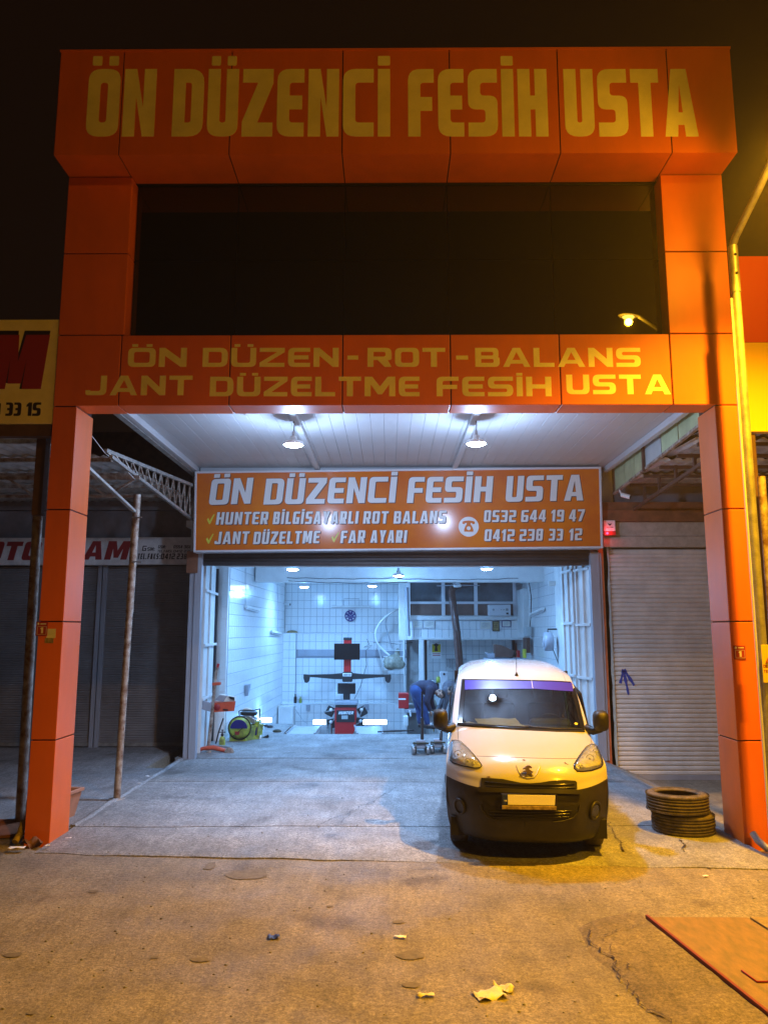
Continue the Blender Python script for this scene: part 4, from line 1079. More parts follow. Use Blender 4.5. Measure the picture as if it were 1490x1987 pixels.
for sg in (1, -1):
    es = [rows[j][NTT if sg > 0 else 0] for j in range(0, SB + 1)]
    cs = []
    for k in range(5):
        u = k / 4; cs.append([Vector((p.x + sg * (.02 * sin(u * pi / 2)), p.y + (.56 - p.y) * u * min(1, max(.22, (p.z - .14) / .42)), p.z)) for p in es])
    n = len(es); vv = [p for c in cs for p in c]
    bumper.add(vv, [(k*n+i, k*n+i+1, (k+1)*n+i+1, (k+1)*n+i) for k in range(4) for i in range(n-1)], True)
vbp = bumper.build('bumper', 'van_black', van)
MB().box((-.78, .35, .16), (.78, 4.25, .34)).build('underbody', 'interior_dark', van)
for a in (-1, 1): MB().box((a * .45, .52, .3), (a * .74, 1.25, .72)).build('wheel_well', 'interior_dark', van)
# ray target for placing fittings on the skin
tv = []; tf = []
for m_ in (skin(0, NS),):
    tv = [VM @ p for p in m_.v]; tf = list(m_.f)
for sg in (1, -1):
    vs, fs = side_cols(sg); o_ = len(tv); tv += [VM @ p for p in vs]; tf += [tuple(i + o_ for i in f) for f in fs]
o_ = len(tv)
BV = BVHTree.FromPolygons(tv, tf)
def onvan(px, py, off=.004):
    d = ray(px, py); h = BV.ray_cast(cam.location, d, 60)
    if h[0] is None:
        h2 = BV.find_nearest(cam.location + d * 9.0); return h2[0] - d * off
    nrm = h[1] if h[1].dot(d) < 0 else -h[1]
    return h[0] + nrm * off
def z4(l, ox=840, oy=1260, k=4.139): return [(ox + x / k, oy + y / k) for x, y in l]
def z6(l): return z4(l, 860, 1420, 4.515)
def dens(poly, step, closed=True):
    out = []; n = len(poly)
    for i in range(n if closed else n - 1):
        a = Vector(poly[i]); b = Vector(poly[(i + 1) % n]); k = max(1, int((b - a).length / step))
        for q in range(k): out.append(tuple(a.lerp(b, q / k)))
    if not closed: out.append(tuple(poly[-1]))
    return out
def patch(poly, name, m, parent, off=.006, step=3.0, solid=.0, fn=None):
    P = dens(poly, step); n = len(P); xs = [p[0] for p in P]; ys = [p[1] for p in P]
    pts = list(P); y = min(ys) + step
    while y < max(ys):
        x = min(xs) + step * .7
        while x < max(xs):
            if inside((x, y), P) and min((x-a)**2 + (y-b)**2 for a, b in P) > (step * .6) ** 2: pts.append((x, y))
            x += step
        y += step
    r_ = delaunay_2d_cdt([Vector(p) for p in pts], [(i, (i + 1) % n) for i in range(n)], [], 0, 1e-6)
    co = r_[0]; fs = [tuple(f) for f in r_[2] if inside((sum(co[i].x for i in f) / 3, sum(co[i].y for i in f) / 3), P)]
    mb = MB(); vs = [onvan(c.x, c.y, fn(c.x, c.y) if fn else off) for c in co]
    mb.add(vs, fs, True)
    if solid:
        back = [onvan(a, b, -.01) for a, b in P]; top = [onvan(a, b, fn(a, b) if fn else off) for a, b in P]
        mb.add(top + back, [(i, (i+1) % n, n+(i+1) % n, n+i) for i in range(n)], False)
    return mb.build(name, m, parent, world=True)
def line(pts, r, name, m, parent, off=.003, step=4, n=6):
    return MB().tube([onvan(x, y, off) for x, y in dens(pts, step, False)], r, n).build(name, m, parent, world=True)
# windscreen with its black border, cabin behind
gl = patch(WSC, 'windscreen', 'windscreen_glass', van, off=.006, step=6)
INN = [(cx_ + (x - cx_) * .93, cy2 + (y - cy2) * .885) for x, y in WSC]
INN = [(x, y + 1.2) for x, y in INN]
o1 = dens(WSC, 5); mb = MB(); n = len(WSC); A = []; B_ = []
for i in range(n):
    a0, a1 = Vector(WSC[i]), Vector(WSC[(i + 1) % n]); b0_, b1_ = Vector(INN[i]), Vector(INN[(i + 1) % n]); k = max(2, int((a1 - a0).length / 5))
    for q in range(k): A.append(tuple(a0.lerp(a1, q / k))); B_.append(tuple(b0_.lerp(b1_, q / k)))
n = len(A); mb.add([onvan(*p, .009) for p in A] + [onvan(*p, .009) for p in B_], [(i, (i+1) % n, n+(i+1) % n, n+i) for i in range(n)], True)
mb.build('frit_border', 'van_gloss', gl, world=True)
line(WSC + [WSC[0]], .006, 'seal', 'seam', gl, off=.005)
top = z4([(258,252),(420,255),(700,259),(960,265),(1112,274),(1122,342),(1000,335),(820,322),(640,322),(450,323),(257,329)])
patch(top, 'sun_strip', 'strip_violet', gl, off=.0105, step=5)
line(z4([(790,258),(800,320)]), .003, 'scratch', 'paper', gl, off=.012)
ins = thing  # cabin furniture, seen through the glass
def vbx(a, b, name, m, par=van, **k): return MB().box(a, b).build(name, m, par, **k)
vbx((-.70, 1.12, .85), (.70, 1.62, 1.125), 'dashboard', 'dash', bevel=.04)
vbx((.14, 1.45, 1.08), (.62, 1.62, 1.20), 'dashboard_hood', 'dash', bevel=.05)
vbx((-.74, 2.55, .35), (.74, 2.60, 1.70), 'bulkhead', 'interior_dark')
vbx((-.74, 1.0, .33), (.74, 2.6, .36), 'cab_floor', 'interior_dark')
for x in (-.56, -.18, .38):
    s_ = vbx((x - .20, 2.15, .75), (x + .20, 2.30, 1.32), 'seat_back', 'interior_dark', bevel=.05)
    vbx((x - .12, 2.20, 1.36), (x + .12, 2.30, 1.52), 'headrest', 'interior_dark', s_, bevel=.04)
mb = MB(); M = Matrix.Translation((.38, 1.66, 1.08)) @ Matrix.Rotation(R(-62), 4, 'X')
ring = [M @ Vector((.185 * cos(2*pi*i/28), .185 * sin(2*pi*i/28), 0)) for i in range(29)]
mb.tube(ring, .015, 8); mb.tube([M @ Vector((-.18, 0, 0)), M @ Vector((.18, 0, 0))], .018, 6); mb.ball(M @ Vector((0, 0, 0)), .05, 8)
mb.build('steering_wheel', 'van_black', van)
def sheet(c, w_, h_, rz, tilt, seed, m='paper', name='paper_sheet', par=van, lift=.02):
    mb = MB(); N = 6; M = Matrix.Translation(c) @ Matrix.Rotation(rz, 4, 'Z') @ Matrix.Rotation(tilt, 4, 'X')
    vs = [M @ Vector(((i / N - .5) * w_, (j / N - .5) * h_, lift * noise.noise(Vector((i * .5 + seed, j * .5, seed))))) for j in range(N + 1) for i in range(N + 1)]
    mb.add(vs, [(j*(N+1)+i, j*(N+1)+i+1, (j+1)*(N+1)+i+1, (j+1)*(N+1)+i) for j in range(N) for i in range(N)], True)
    return mb
sheet((-.22, 1.36, 1.16), .50, .34, .25, .22, 2).build('paper_sheet', 'paper', van)
sheet((-.52, 1.34, 1.15), .26, .22, -.3, .05, 5).build('paper_sheet', 'paper', van)
sheet((.0, 1.25, 1.14), .16, .14, .5, .05, 8).build('paper_sheet', 'paper', van)
patch(z4([(1130,598),(1140,592),(1155,596),(1160,604),(1150,612),(1135,608)]), 'sticker', 'tick_yellow', gl, off=.010, step=2)
vbx((-.06, 1.66, 1.46), (.06, 1.70, 1.52), 'rear_view_mirror', 'van_black', bevel=.01)
# wipers
for pts in (z4([(205,602),(380,612),(560,628),(760,636)]), z4([(740,632),(765,628),(800,640),(1000,652),(1190,650)])):
    line(pts, .007, 'wiper', 'van_black', van, off=.022)
line(z4([(195,606),(400,626),(700,646),(1000,660),(1215,660)]), .012, 'scuttle', 'seam', van, off=-.002)
# bonnet and panel seams
line(z4([(352,857),(500,862),(760,872),(1000,878),(1165,878)]), .0035, 'bonnet_seam', 'seam', vb, off=-.001)
line(z4([(196,610),(200,680),(205,735)]), .003, 'bonnet_seam', 'seam', vb, off=-.001)
line(z4([(1238,640),(1262,700),(1275,765)]), .003, 'bonnet_seam', 'seam', vb, off=-.001)
line(z4([(215,250),(235,180),(262,130)]), .003, 'roof_seam', 'seam', vb, off=-.002)
line(z4([(1065,255),(1040,190),(1000,140)]), .003, 'roof_seam', 'seam', vb, off=-.002)
# headlamps
HL = z4([(150,742),(185,733),(222,742),(275,790),(335,855),(375,905),(393,935),(378,952),(335,955),(240,938),(160,912),(136,890),(140,845),(146,790)])
HR = z4([(1262,766),(1295,768),(1318,790),(1340,840),(1358,895),(1362,925),(1345,948),(1270,974),(1200,982),(1155,980),(1132,958),(1128,930),(1155,885),(1195,825),(1235,780)])
for poly, bowls in ((HL, z4([(205,850),(285,905),(330,925)])), (HR, z4([(1255,885),(1300,830),(1180,950)]))):
    hl = patch(poly, 'headlight', 'reflector', van, off=.006, step=3)
    mxx = sum(p[0] for p in poly) / len(poly); myy = sum(p[1] for p in poly) / len(poly)
    for k, (bx_, by_) in enumerate(bowls):
        c_ = onvan(bx_, by_, .012); r_ = (.040, .030, .022)[k]; ring = [c_ + Vector((r_ * cos(2*pi*i/18), 0, r_ * sin(2*pi*i/18))) for i in range(19)]
        MB().tube(ring, .004, 5).build('reflector_rim', 'reflector', hl, world=True)
        mb = MB(); mb.ball(c_, .012, 6); mb.build('bulb', 'plate_white', hl, world=True)
    def dome(x, y, cx=mxx, cy=myy, poly=poly):
        dm = min(sqrt((x-a)**2 + (y-b)**2) for a, b in dens(poly, 3)); return .014 + .05 * min(1, dm / 14) ** .6
    patch(poly, 'lens', 'lens_glass', hl, fn=dome, step=3)
    line(poly + [poly[0]], .005, 'gasket', 'seam', hl, off=.006)
# upper grille
GR = z6([(335,405),(420,408),(520,415),(600,432),(680,448),(760,452),(850,446),(950,430),(1050,424),(1150,430),(1165,445),(1168,500),(1000,502),(740,498),(500,492),(330,484)])
gr = patch(GR, 'grille', 'seam', van, off=.010, step=3, solid=1)
line(z6([(375,482),(600,492),(880,497),(1145,495)]), .008, 'grille_bar', 'van_gloss', gr, off=.018)
line(z6([(370,440),(600,462),(880,470),(1140,460)]), .006, 'grille_bar', 'van_gloss', gr, off=.014)
# bumper beam below it
BM = z6([(318,488),(500,496),(740,503),(1000,507),(1190,512),(1196,530),(1180,548),(1000,545),(740,542),(500,534),(330,528),(312,510)])
patch(BM, 'bumper_beam', 'van_black', vbp, off=.035, step=3, solid=1)
# lower intake
LI = z6([(345,600),(420,650),(520,662),(740,668),(900,668),(1040,662),(1110,650),(1180,640),(1165,700),(1120,750),(1040,772),(740,780),(500,776),(400,758),(365,715)])
li = patch(LI, 'lower_intake', 'seam', vbp, off=.008, step=4)
for k in range(3):
    yy = 700 + k * 26; line(z6([(400 + k * 12, yy - 8), (740, yy), (1120 - k * 12, yy - 10)]), .006, 'intake_bar', 'van_gloss', li, off=.012)
line(z6([(330,640),(345,690),(380,735),(440,765),(468,768)]), .007, 'intake_trim', 'van_black', vbp, off=.012)
line(z6([(1185,640),(1175,700),(1130,752),(1050,778),(960,788)]), .007, 'intake_trim', 'van_black', vbp, off=.012)
line(z6([(712,785),(714,835)]), .004, 'bumper_notch', 'seam', vbp, off=.002)
# fog lamps
for cx, cy_, rr in ((1322, 688, 50), (150, 650, 42)):
    c_ = onvan(860 + cx / 4.515, 1420 + cy_ / 4.515, .012); p2 = onvan(860 + (cx + 30) / 4.515, 1420 + cy_ / 4.515, .012); p3 = onvan(860 + cx / 4.515, 1420 + (cy_ + 30) / 4.515, .012)
    e1 = (p2 - c_).normalized(); e3 = (p3 - c_); nn = e1.cross(e3).normalized()
    if nn.y > 0: nn = -nn
    e2 = nn.cross(e1); r0 = rr * 8.2 / (1492 * 4.515)
    rg = [c_ + e1 * (r0 * 1.35 * cos(2*pi*i/24)) + e2 * (r0 * 1.35 * sin(2*pi*i/24)) for i in range(25)]
    fg = MB().tube(rg, .014, 8).build('fog_lamp', 'van_black', vbp, world=True)
    mb = MB(); k = 24; mb.add([c_ - nn * .004] + [c_ + nn * .004 + e1 * (r0 * cos(2*pi*i/k)) + e2 * (r0 * sin(2*pi*i/k)) for i in range(k)], [(0, 1 + i, 1 + (i + 1) % k) for i in range(k)], True)
    mb.build('fog_lens', 'van_gloss' if cx > 500 else 'van_black', vbp, world=True)
# number plate (left blank) with its blue strip
def plate_pt(x, y, off=.0):
    return onvan(*z6([(x, y)])[0], .03 + off)
pc = [plate_pt(515, 548), plate_pt(985, 556), plate_pt(988, 690), plate_pt(518, 680)]
yavg = min(p.y for p in pc) - .006
def flat(x, y, dy=0): 
    px_, py_ = z6([(x, y)])[0]; return at(px_, py_, yavg - dy)
def fq(q, name, m, par, d=.012, dy=0):
    f = [flat(a, b, dy) for a, b in q]; bk = [v + Vector((0, d, 0)) for v in f]
    return MB().add(f + bk, [(0,3,2,1),(4,5,6,7),(0,1,5,4),(1,2,6,5),(2,3,7,6),(3,0,4,7)]).build(name, m, par, world=True, bevel=.002)
pl = fq([(508,544),(994,552),(990,690),(512,680)], 'number_plate', 'van_gloss', van, .05)
fq([(563,552),(980,558),(976,646),(565,640)], 'plate_face', 'plate_white', pl, .004, .004)
fq([(515,550),(560,552),(562,640),(517,637)], 'plate_strip', 'plate_blue', pl, .004, .004)
fq([(514,648),(992,656),(990,686),(514,678)], 'plate_lip', 'dirty_yellow', pl, .014, .016)
p0 = flat(531, 612, .0055); p1 = flat(556, 612, .0055)
for side in (0,):
    put_word('TR', p0, p1, (flat(531, 596).z - p0.z), 'plate_white', pl, stem=.2, hs=.16, r=.1, gap=.2, depth=.001, name='plate_letter')
# badge: recess rim and rearing lion
line(z6([(640,300),(660,350),(690,395),(740,408),(795,400),(825,360),(845,300)]), .006, 'badge_rim', 'van_paint', vb, off=.004)
LION = [(722,316),(732,306),(748,302),(764,307),(772,317),(766,326),(754,322),(748,328),(760,336),(772,346),(782,350),(776,356),(762,352),(766,364),(778,376),(782,386),(768,388),(766,378),(752,366),(745,362),(738,374),(728,380),(730,390),(714,390),(716,380),(728,370),(734,356),(722,350),(710,356),(702,352),(708,344),(722,342),(728,336),(716,330),(704,332),(700,326),(710,320)]
lc = Vector((742, 348)); LION = [tuple(lc + (Vector(p) - lc) * 1.15) for p in LION]
mat('badge_silver', (0.30, 0.24, 0.20), 0.35, metal=.7)
yl = min(onvan(*q, .0).y for q in z6(LION)) - .008
LP = [at(*q, yl) for q in z6(LION)]
mb = MB(); mb.prism([(p.x, p.z) for p in LP], lambda x, z, s: Vector((x, yl + (0 if not s else .03), z))); mb.build('lion_badge', 'badge_silver', van, world=True)
# paint chips
mat('chip', (0.10, 0.05, 0.03), 0.8)
for q in ([(690,246),(704,242),(720,252),(708,256)], [(1055,268),(1068,270),(1080,282),(1094,286),(1088,290),(1072,282),(1060,278)], [(378,396),(400,390),(414,398),(398,403)]):
    patch(z6(q), 'paint_chip', 'chip', vb, off=.003, step=1.5)
# door mirrors
def mirror(sgn, lab):
    mp = [(873, 1405), (858, 1396), (862, 1385)] if sgn < 0 else [(1152, 1408), (1162, 1404), (1163, 1394)]
    base = VM @ Vector((sgn * .74, 1.22, 1.13)); 
    c_ = VM @ Vector((sgn * .895, 1.12, 1.225))
    M = Matrix.Translation(c_) @ Matrix.Rotation(VYAW, 4, 'Z')
    mb = MB(); vs = []; fs = []; n = 18
    for k, (yy, sc_) in enumerate(((-.10, .25), (-.09, .72), (-.05, .95), (0, 1.0), (.05, .97))):
        for j in range(n):
            t = 2*pi*j/n; cx3 = abs(cos(t)) ** .62 * (1 if cos(t) > 0 else -1); sz3 = abs(sin(t)) ** .62 * (1 if sin(t) > 0 else -1)
            vs.append(M @ Vector((.085 * sc_ * cx3, yy, .115 * sc_ * sz3)))
    fs = [(k*n+j, k*n+(j+1)%n, (k+1)*n+(j+1)%n, (k+1)*n+j) for k in range(4) for j in range(n)]
    mb.add(vs, fs, True); mb.add(vs[:n], [tuple(range(n))]); mb.add(vs[-n:], [tuple(range(n))])
    o = mb.build('door_mirror', 'van_black', van, world=True)
    MB().tube([base, base.lerp(c_ + Vector((0, 0, -.10)), .5) + Vector((0, 0, -.02)), c_ + Vector((0, .01, -.085))], [.05, .045, .045], 10).build('mirror_arm', 'van_black', o, world=True)
mirror(-1, ''); mirror(1, '')
# side glass, roof aerial
for sg in (-1, 1):
    q = [(sg * .815, 1.55, 1.16), (sg * .79, 1.75, 1.48), (sg * .765, 2.35, 1.56), (sg * .84, 2.40, 1.10), (sg * .845, 1.60, 1.08)]
    mb = MB(); mb.add([Vector(p) + Vector((sg * .0, 0, 0)) for p in q], [(0,1,2,3,4)]); mb.build('side_window', 'van_gloss', van, solid=.01)
ap = onvan(1002, 1311, .0)
MB().lathe(ap, [(.022,0),(.018,.015),(.008,.04),(.001,.045)], n=10).build('aerial_base', 'van_black', van, world=True)
MB().tube([ap + Vector((0, 0, .03)), ap + Vector((0, -.03, .40))], .0035, 6).build('aerial', 'van_black', van, world=True)
# wheels
for x in (-1, 1):
    for y in (WF, WR_):
        M = (x * .70, y, .295)
        w_ = MB().lathe(M, [(.19,-.085),(.27,-.095),(.30,-.085),(.312,-.05),(.314,0),(.312,.05),(.30,.085),(.27,.095),(.19,.085)], axis='x', n=36).build('wheel', 'rubber', van)
        MB().lathe(M, [(.001,x*.05),(.06,x*.06),(.12,x*.05),(.18,x*.075),(.195,x*.085)], axis='x', n=24).build('rim', 'steel', w_)
# ------------------------------------------------------------------ old tyres by the right pillar
tp = gp(1322, 1612, .03)
def tyre(cx, cy, z, rz, label, seed, tilt=0.0, ribs=True, Rr=.335):
    M = Matrix.Translation((cx, cy, z)) @ Matrix.Rotation(tilt, 4, 'X') @ Matrix.Rotation(rz, 4, 'Z')
    t = thing('old_tyre', label, 'tyre', (cx, cy, z), 0, 'old tyres stacked beside the right pillar')
    h = .105; pr = [(.228, -.085), (.245, -.10), (.285, -.105), (.315, -.095)]
    g_ = [-.062, -.034, 0, .034, .062]
    zz = -.085
    for g1 in g_:
        pr += [(Rr, g1 - .009), (Rr - .012, g1 - .006), (Rr - .012, g1 + .006), (Rr, g1 + .009)]
    pr += [(.315, .095), (.285, .105), (.245, .10), (.228, .085), (.224, .07), (.305, .06), (.315, .0), (.305, -.06), (.224, -.07), (.228, -.085)]
    MB().lathe((0, 0, 0), pr, n=64, M=Matrix.Rotation(tilt, 4, 'X')).build('carcass', 'rubber', t)
    mb = MB(); 
    for i in range(72):
        a = 2*pi*i/72
        for zz in (-.082, .082, -.017, .017):
            if seed == 2 or abs(zz) > .05:
                p = Vector(((Rr + .001) * cos(a), (Rr + .001) * sin(a), zz)); d = Vector((-sin(a) * .010, cos(a) * .010, .008 if zz > 0 else -.008)) if seed == 2 else Vector((0, 0, .010))
                Mt = Matrix.Rotation(tilt, 4, 'X'); mb.beam(Mt @ (p - d), Mt @ (p + d), .006, .006)
    tb = mb.build('tread_blocks', 'rubber', t, kind='stuff')
    mb = MB()
    for k in range(3): 
        rr = (.25, .27, .29)[k]; mb.tube([Matrix.Rotation(tilt, 4, 'X') @ Vector((rr*cos(2*pi*i/48), rr*sin(2*pi*i/48), .1035)) for i in range(49)], .0018, 4)
    mb.build('sidewall_rings', 'rubber', t, kind='stuff')
    return t
tyre(tp.x + .02, tp.y, .03 + .108, .3, 'lower tyre of the two tyre stack, with a block tread, half in shadow', 2)
tyre(tp.x - .035, tp.y - .01, .03 + .108 + .213, 1.1, 'upper tyre of the two tyre stack, with plain rib tread', 1, tilt=-.02)

# planter behind the left pillar
mat('terracotta', (0.42, 0.22, 0.15), 0.75, var=0.2, vscale=8)
mat('soil', (0.05, 0.035, 0.025), 0.95, bump=0.4, bscale=30)
pc_ = Vector((-4.02, 9.575, 0))
t = thing('flower_trough', 'long empty pinkish plastic trough on the ground just behind the left orange pillar', 'planter', pc_, R(80))
mb = MB(); L_ = .36; vs = []; 
for (hx, hy, z) in ((L_ - .05, .11, .0), (L_, .165, .30), (L_ + .02, .185, .30), (L_ + .02, .185, .34), (L_ - .02, .15, .34), (L_ - .05, .13, .26)):
    vs += [(-hx, -hy, z), (hx, -hy, z), (hx, hy, z), (-hx, hy, z)]
mb.add(vs, [(3,2,1,0)] + [(k*4+i, k*4+(i+1)%4, k*4+4+(i+1)%4, k*4+4+i) for k in range(5) for i in range(4)]); mb.build('trough', 'terracotta', t, bevel=.006)
MB().box((-L_ + .06, -.125, .24), (L_ - .06, .125, .265)).build('soil', 'soil', t)

# litter
def litter(name, px, py, w_, h_, rz, m, label, cat='litter', z=None, seed=1, lift=.03, tilt=0):
    p = gp(px, py, 0); zz = hz(p.x, p.y) + .014 if p.y < 8.2 else .055
    mb = sheet(p + Vector((0, 0, zz)), w_, h_, rz, tilt, seed, lift=lift)
    o = solo(mb, name, m, label, cat, loc=(p.x, p.y, zz), solid=.0012); return o
litter('crumpled_paper', 950, 1934, .19, .13, .3, 'paper', 'large crumpled yellowed paper on the road, bottom centre right', seed=3, lift=.045)
litter('crumpled_paper', 976, 1922, .13, .08, -.3, 'paper', 'folded paper leaning against the large crumpled paper on the road', seed=9, lift=.05)
litter('paper_scrap', 826, 1936, .11, .035, .1, 'paper', 'thin torn paper strip left of the crumpled papers', seed=5, lift=.02)
litter('paper_scrap', 776, 1821, .09, .035, -.25, 'plate_white', 'small bright white scrap in the middle of the road', seed=6, lift=.01)
mat('blue_wrap', (0.03, 0.06, 0.45), 0.4)
litter('wrapper', 531, 1821, .09, .06, .2, 'blue_wrap', 'small blue wrapper lying on the road', seed=7, lift=.03)
litter('paper_scrap', 33, 1655, .16, .07, .1, 'plate_white', 'white scrap on the ground before the left pillar', seed=8, lift=.02)
litter('paper_scrap', 92, 1651, .05, .03, .5, 'plate_white', 'tiny white scrap just right of the left pillar foot', seed=2, lift=.01)
mat('leaf_brown', (0.16, 0.07, 0.03), 0.8)
litter('dead_leaves', 62, 1646, .20, .09, .2, 'leaf_brown', 'brown dead leaves heaped at the foot of the left pillar', 'leaves', seed=4, lift=.10)
litter('paper_scrap', 133, 1636, .06, .025, .1, 'plate_white', 'small white scrap on the slab beside the left pillar', seed=12, lift=.01)
litter('paper_scrap', 286, 1513, .06, .03, .1, 'plate_white', 'tiny white scrap on the slab near the awning post', seed=13, lift=.01)
litter('paper_scrap', 271, 1527, .05, .03, .4, 'plate_white', 'second tiny white scrap on the slab near the awning post', seed=14, lift=.01)
litter('paper_scrap', 1368, 1703, .05, .03, .4, 'plate_white', 'tiny pale scrap on the road below the tyres', seed=15, lift=.01)
mb = MB(); rs = random.Random(3)
for i in range(260):
    px, py = rs.uniform(0, 1490), rs.uniform(1500, 1985); p = gp(px, py)
    if p.x > 1.9 and p.y < 6.6: continue
    if 8.2 < p.y and (p.x < -3.5 or p.x > 3.7): continue
    z = hz(p.x, p.y) if p.y < 7.9 else .035
    r = rs.uniform(.003, .010); mb.ball((p.x, p.y, z + r * .3), r, 3, (1.3, 1, .6))
o = mb.build('gravel', 'slab_concrete', kind='stuff'); o['label'] = 'loose grit scattered over road and slabs'; o['category'] = 'gravel'
# dark spots pressed into the road
mat('tar', (0.17, 0.15, 0.115), 0.8, var=.3, vscale=20)
for k, (px, py, rx, ry) in enumerate(((482, 1698, .21, .13), (797, 1855, .10, .07), (388, 1864, .07, .035), (182, 1731, .045, .03), (26, 1855, .07, .035), (772, 1790, .05, .03), (62, 1967, .03, .02), (797, 1913, .06, .04), (408, 1680, .05, .12), (640, 1760, .03, .02), (300, 1860, .03, .02))):
    c_ = gp(px, py); N = 22; mb = MB(); vs = [(c_.x, c_.y, hz(c_.x, c_.y) + .006)]
    for i in range(N):
        a = 2*pi*i/N; q = 1 + .35 * noise.noise(Vector((cos(a) * 1.3 + k, sin(a) * 1.3, k)))
        x, y = c_.x + rx * q * cos(a), c_.y + ry * q * sin(a); vs.append((x, y, hz(x, y) + .006))
    mb.add(vs, [(0, 1 + i, 1 + (i + 1) % N) for i in range(N)], True)
    s_ = mb.build('road_stain', 'tar', recalc=False); s_['kind'] = 'structure'

mat('frame_red', (0.20, 0.025, 0.018), 0.6)
# sidewalk trap doors at the lower right
A_ = gp(1252, 1792); B2 = gp(1478, 1978)
cv = thing('cellar_cover', 'red rusty steel cover plates set in a raised mortar kerb at the lower right corner', 'steel cover', (2.6, 5.2, 0))
ex = Vector((1, .01, 0)); dy_ = (B2 - A_).normalized()
def cq(p, q, r_, s_, z0, z1, name, m, bevel=.004):
    f = [Vector((v.x, v.y, z1)) for v in (p, q, r_, s_)]; b = [Vector((v.x, v.y, z0)) for v in (p, q, r_, s_)]
    return MB().add(f + b, [(0,1,2,3),(7,6,5,4),(0,4,5,1),(1,5,6,2),(2,6,7,3),(3,7,4,0)]).build(name, m, cv, world=True, bevel=bevel)
E_ = A_ + dy_ * 4.2
far = lambda u: A_ + Vector((u, 0, 0)); near = lambda u: E_ + Vector((u, 0, 0))
def onl(u, v): return A_ + dy_ * v + Vector((u, 0, 0))
cq(onl(.03, .02), onl(.78, .02), onl(.78, 4.2), onl(.03, 4.2), -.02, .055, 'cover_plate', 'trap_red')
mat('trap_yellow', (0.34, 0.26, 0.12), 0.65, var=0.35, vscale=20, col2=(0.20, 0.15, 0.08), bump=0.2, bscale=25)
cq(onl(.80, .02), onl(2.6, .02), onl(2.6, 4.2), onl(.80, 4.2), -.02, .058, 'cover_plate', 'trap_yellow')
cq(onl(.0, 0), onl(.022, 0), onl(.022, 4.2), onl(.0, 4.2), -.02, .066, 'cover_frame', 'frame_red', .002)
mb = MB(); hpts = [at(1438, 1883, 5.4), at(1466, 1905, 5.4), at(1490, 1904, 5.4)]
hpts = [gp(1438, 1883, .062), gp(1468, 1905, .062), gp(1520, 1904, .062)]
mb.tube(hpts, .006, 6); mb.build('handle', 'sign_red', cv, world=True)
# mortar apron
mb = MB(); vs = []; N = 60
for j in range(N + 1):
    v = -.10 + 4.3 * j / N; p = onl(0, v)
    wd = .62 * min(1, max(.02, (v + .10) * 3.5) ** .5) + .05 * noise.noise(Vector((v * 2.5, 0, 9)))
    for i in range(13):
        u = i / 12; x = p.x - .004 - wd * (1 - u)
        z = -.004 + .06 * (u ** .55) * (1 - .25 * u) + .008 * noise.noise(Vector((x * 6, p.y * 6, 0))) * (1 if u > 0 else 0)
        vs.append((x, p.y + (.08 * (1 - u) if v < .4 else 0), z))
mb.add(vs, [(j*13+i, j*13+i+1, (j+1)*13+i+1, (j+1)*13+i) for j in range(N) for i in range(12)], True)
mb.build('mortar_kerb', 'mortar', cv, world=True)
def crack2(pxs, wd, seed):
    pts = [gp(a, b, .02) for a, b in pxs]; mb = MB(); path = []
    for a, b in zip(pts[:-1], pts[1:]):
        k = max(3, int((b - a).length / .012))
        for i in range(k):
            p = a.lerp(b, i / k); q_ = p.copy()
            for fr_, am_ in ((5, .05), (16, .028), (40, .014)): q_ += Vector((noise.noise(p * fr_ + Vector((seed, 0, 0))), noise.noise(p * fr_ + Vector((0, seed, 4))), 0)) * am_
            path.append(q_)
    vs = []
    for i, p in enumerate(path):
        u = 1 - min(1, max(0, ((A_ + dy_ * ((p.y - A_.y) / dy_.y)).x - p.x) / .62)); z = .056 * (u ** .55) * (1 - .25 * u) + .012
        d = (path[min(i+1, len(path)-1)] - path[max(i-1, 0)]).normalized(); s = Vector((-d.y, d.x, 0)); ww = wd * (.12 + abs(noise.noise(p * 19)) * 2.2)
        vs += [Vector((p.x, p.y, z)) + s * ww, Vector((p.x, p.y, z)) - s * ww]
    mb.add(vs, [(2*i, 2*i+1, 2*i+3, 2*i+2) for i in range(len(path)-1)]); mb.build('crack', 'ink', cv, world=True, recalc=False)
crack2([(1135, 1808), (1165, 1840), (1190, 1872), (1225, 1920), (1262, 1958), (1300, 1990)], .006, 1)
crack2([(1168, 1825), (1190, 1855), (1230, 1885)], .003, 2)
crack2([(1175, 1818), (1215, 1807), (1255, 1800)], .003, 3)

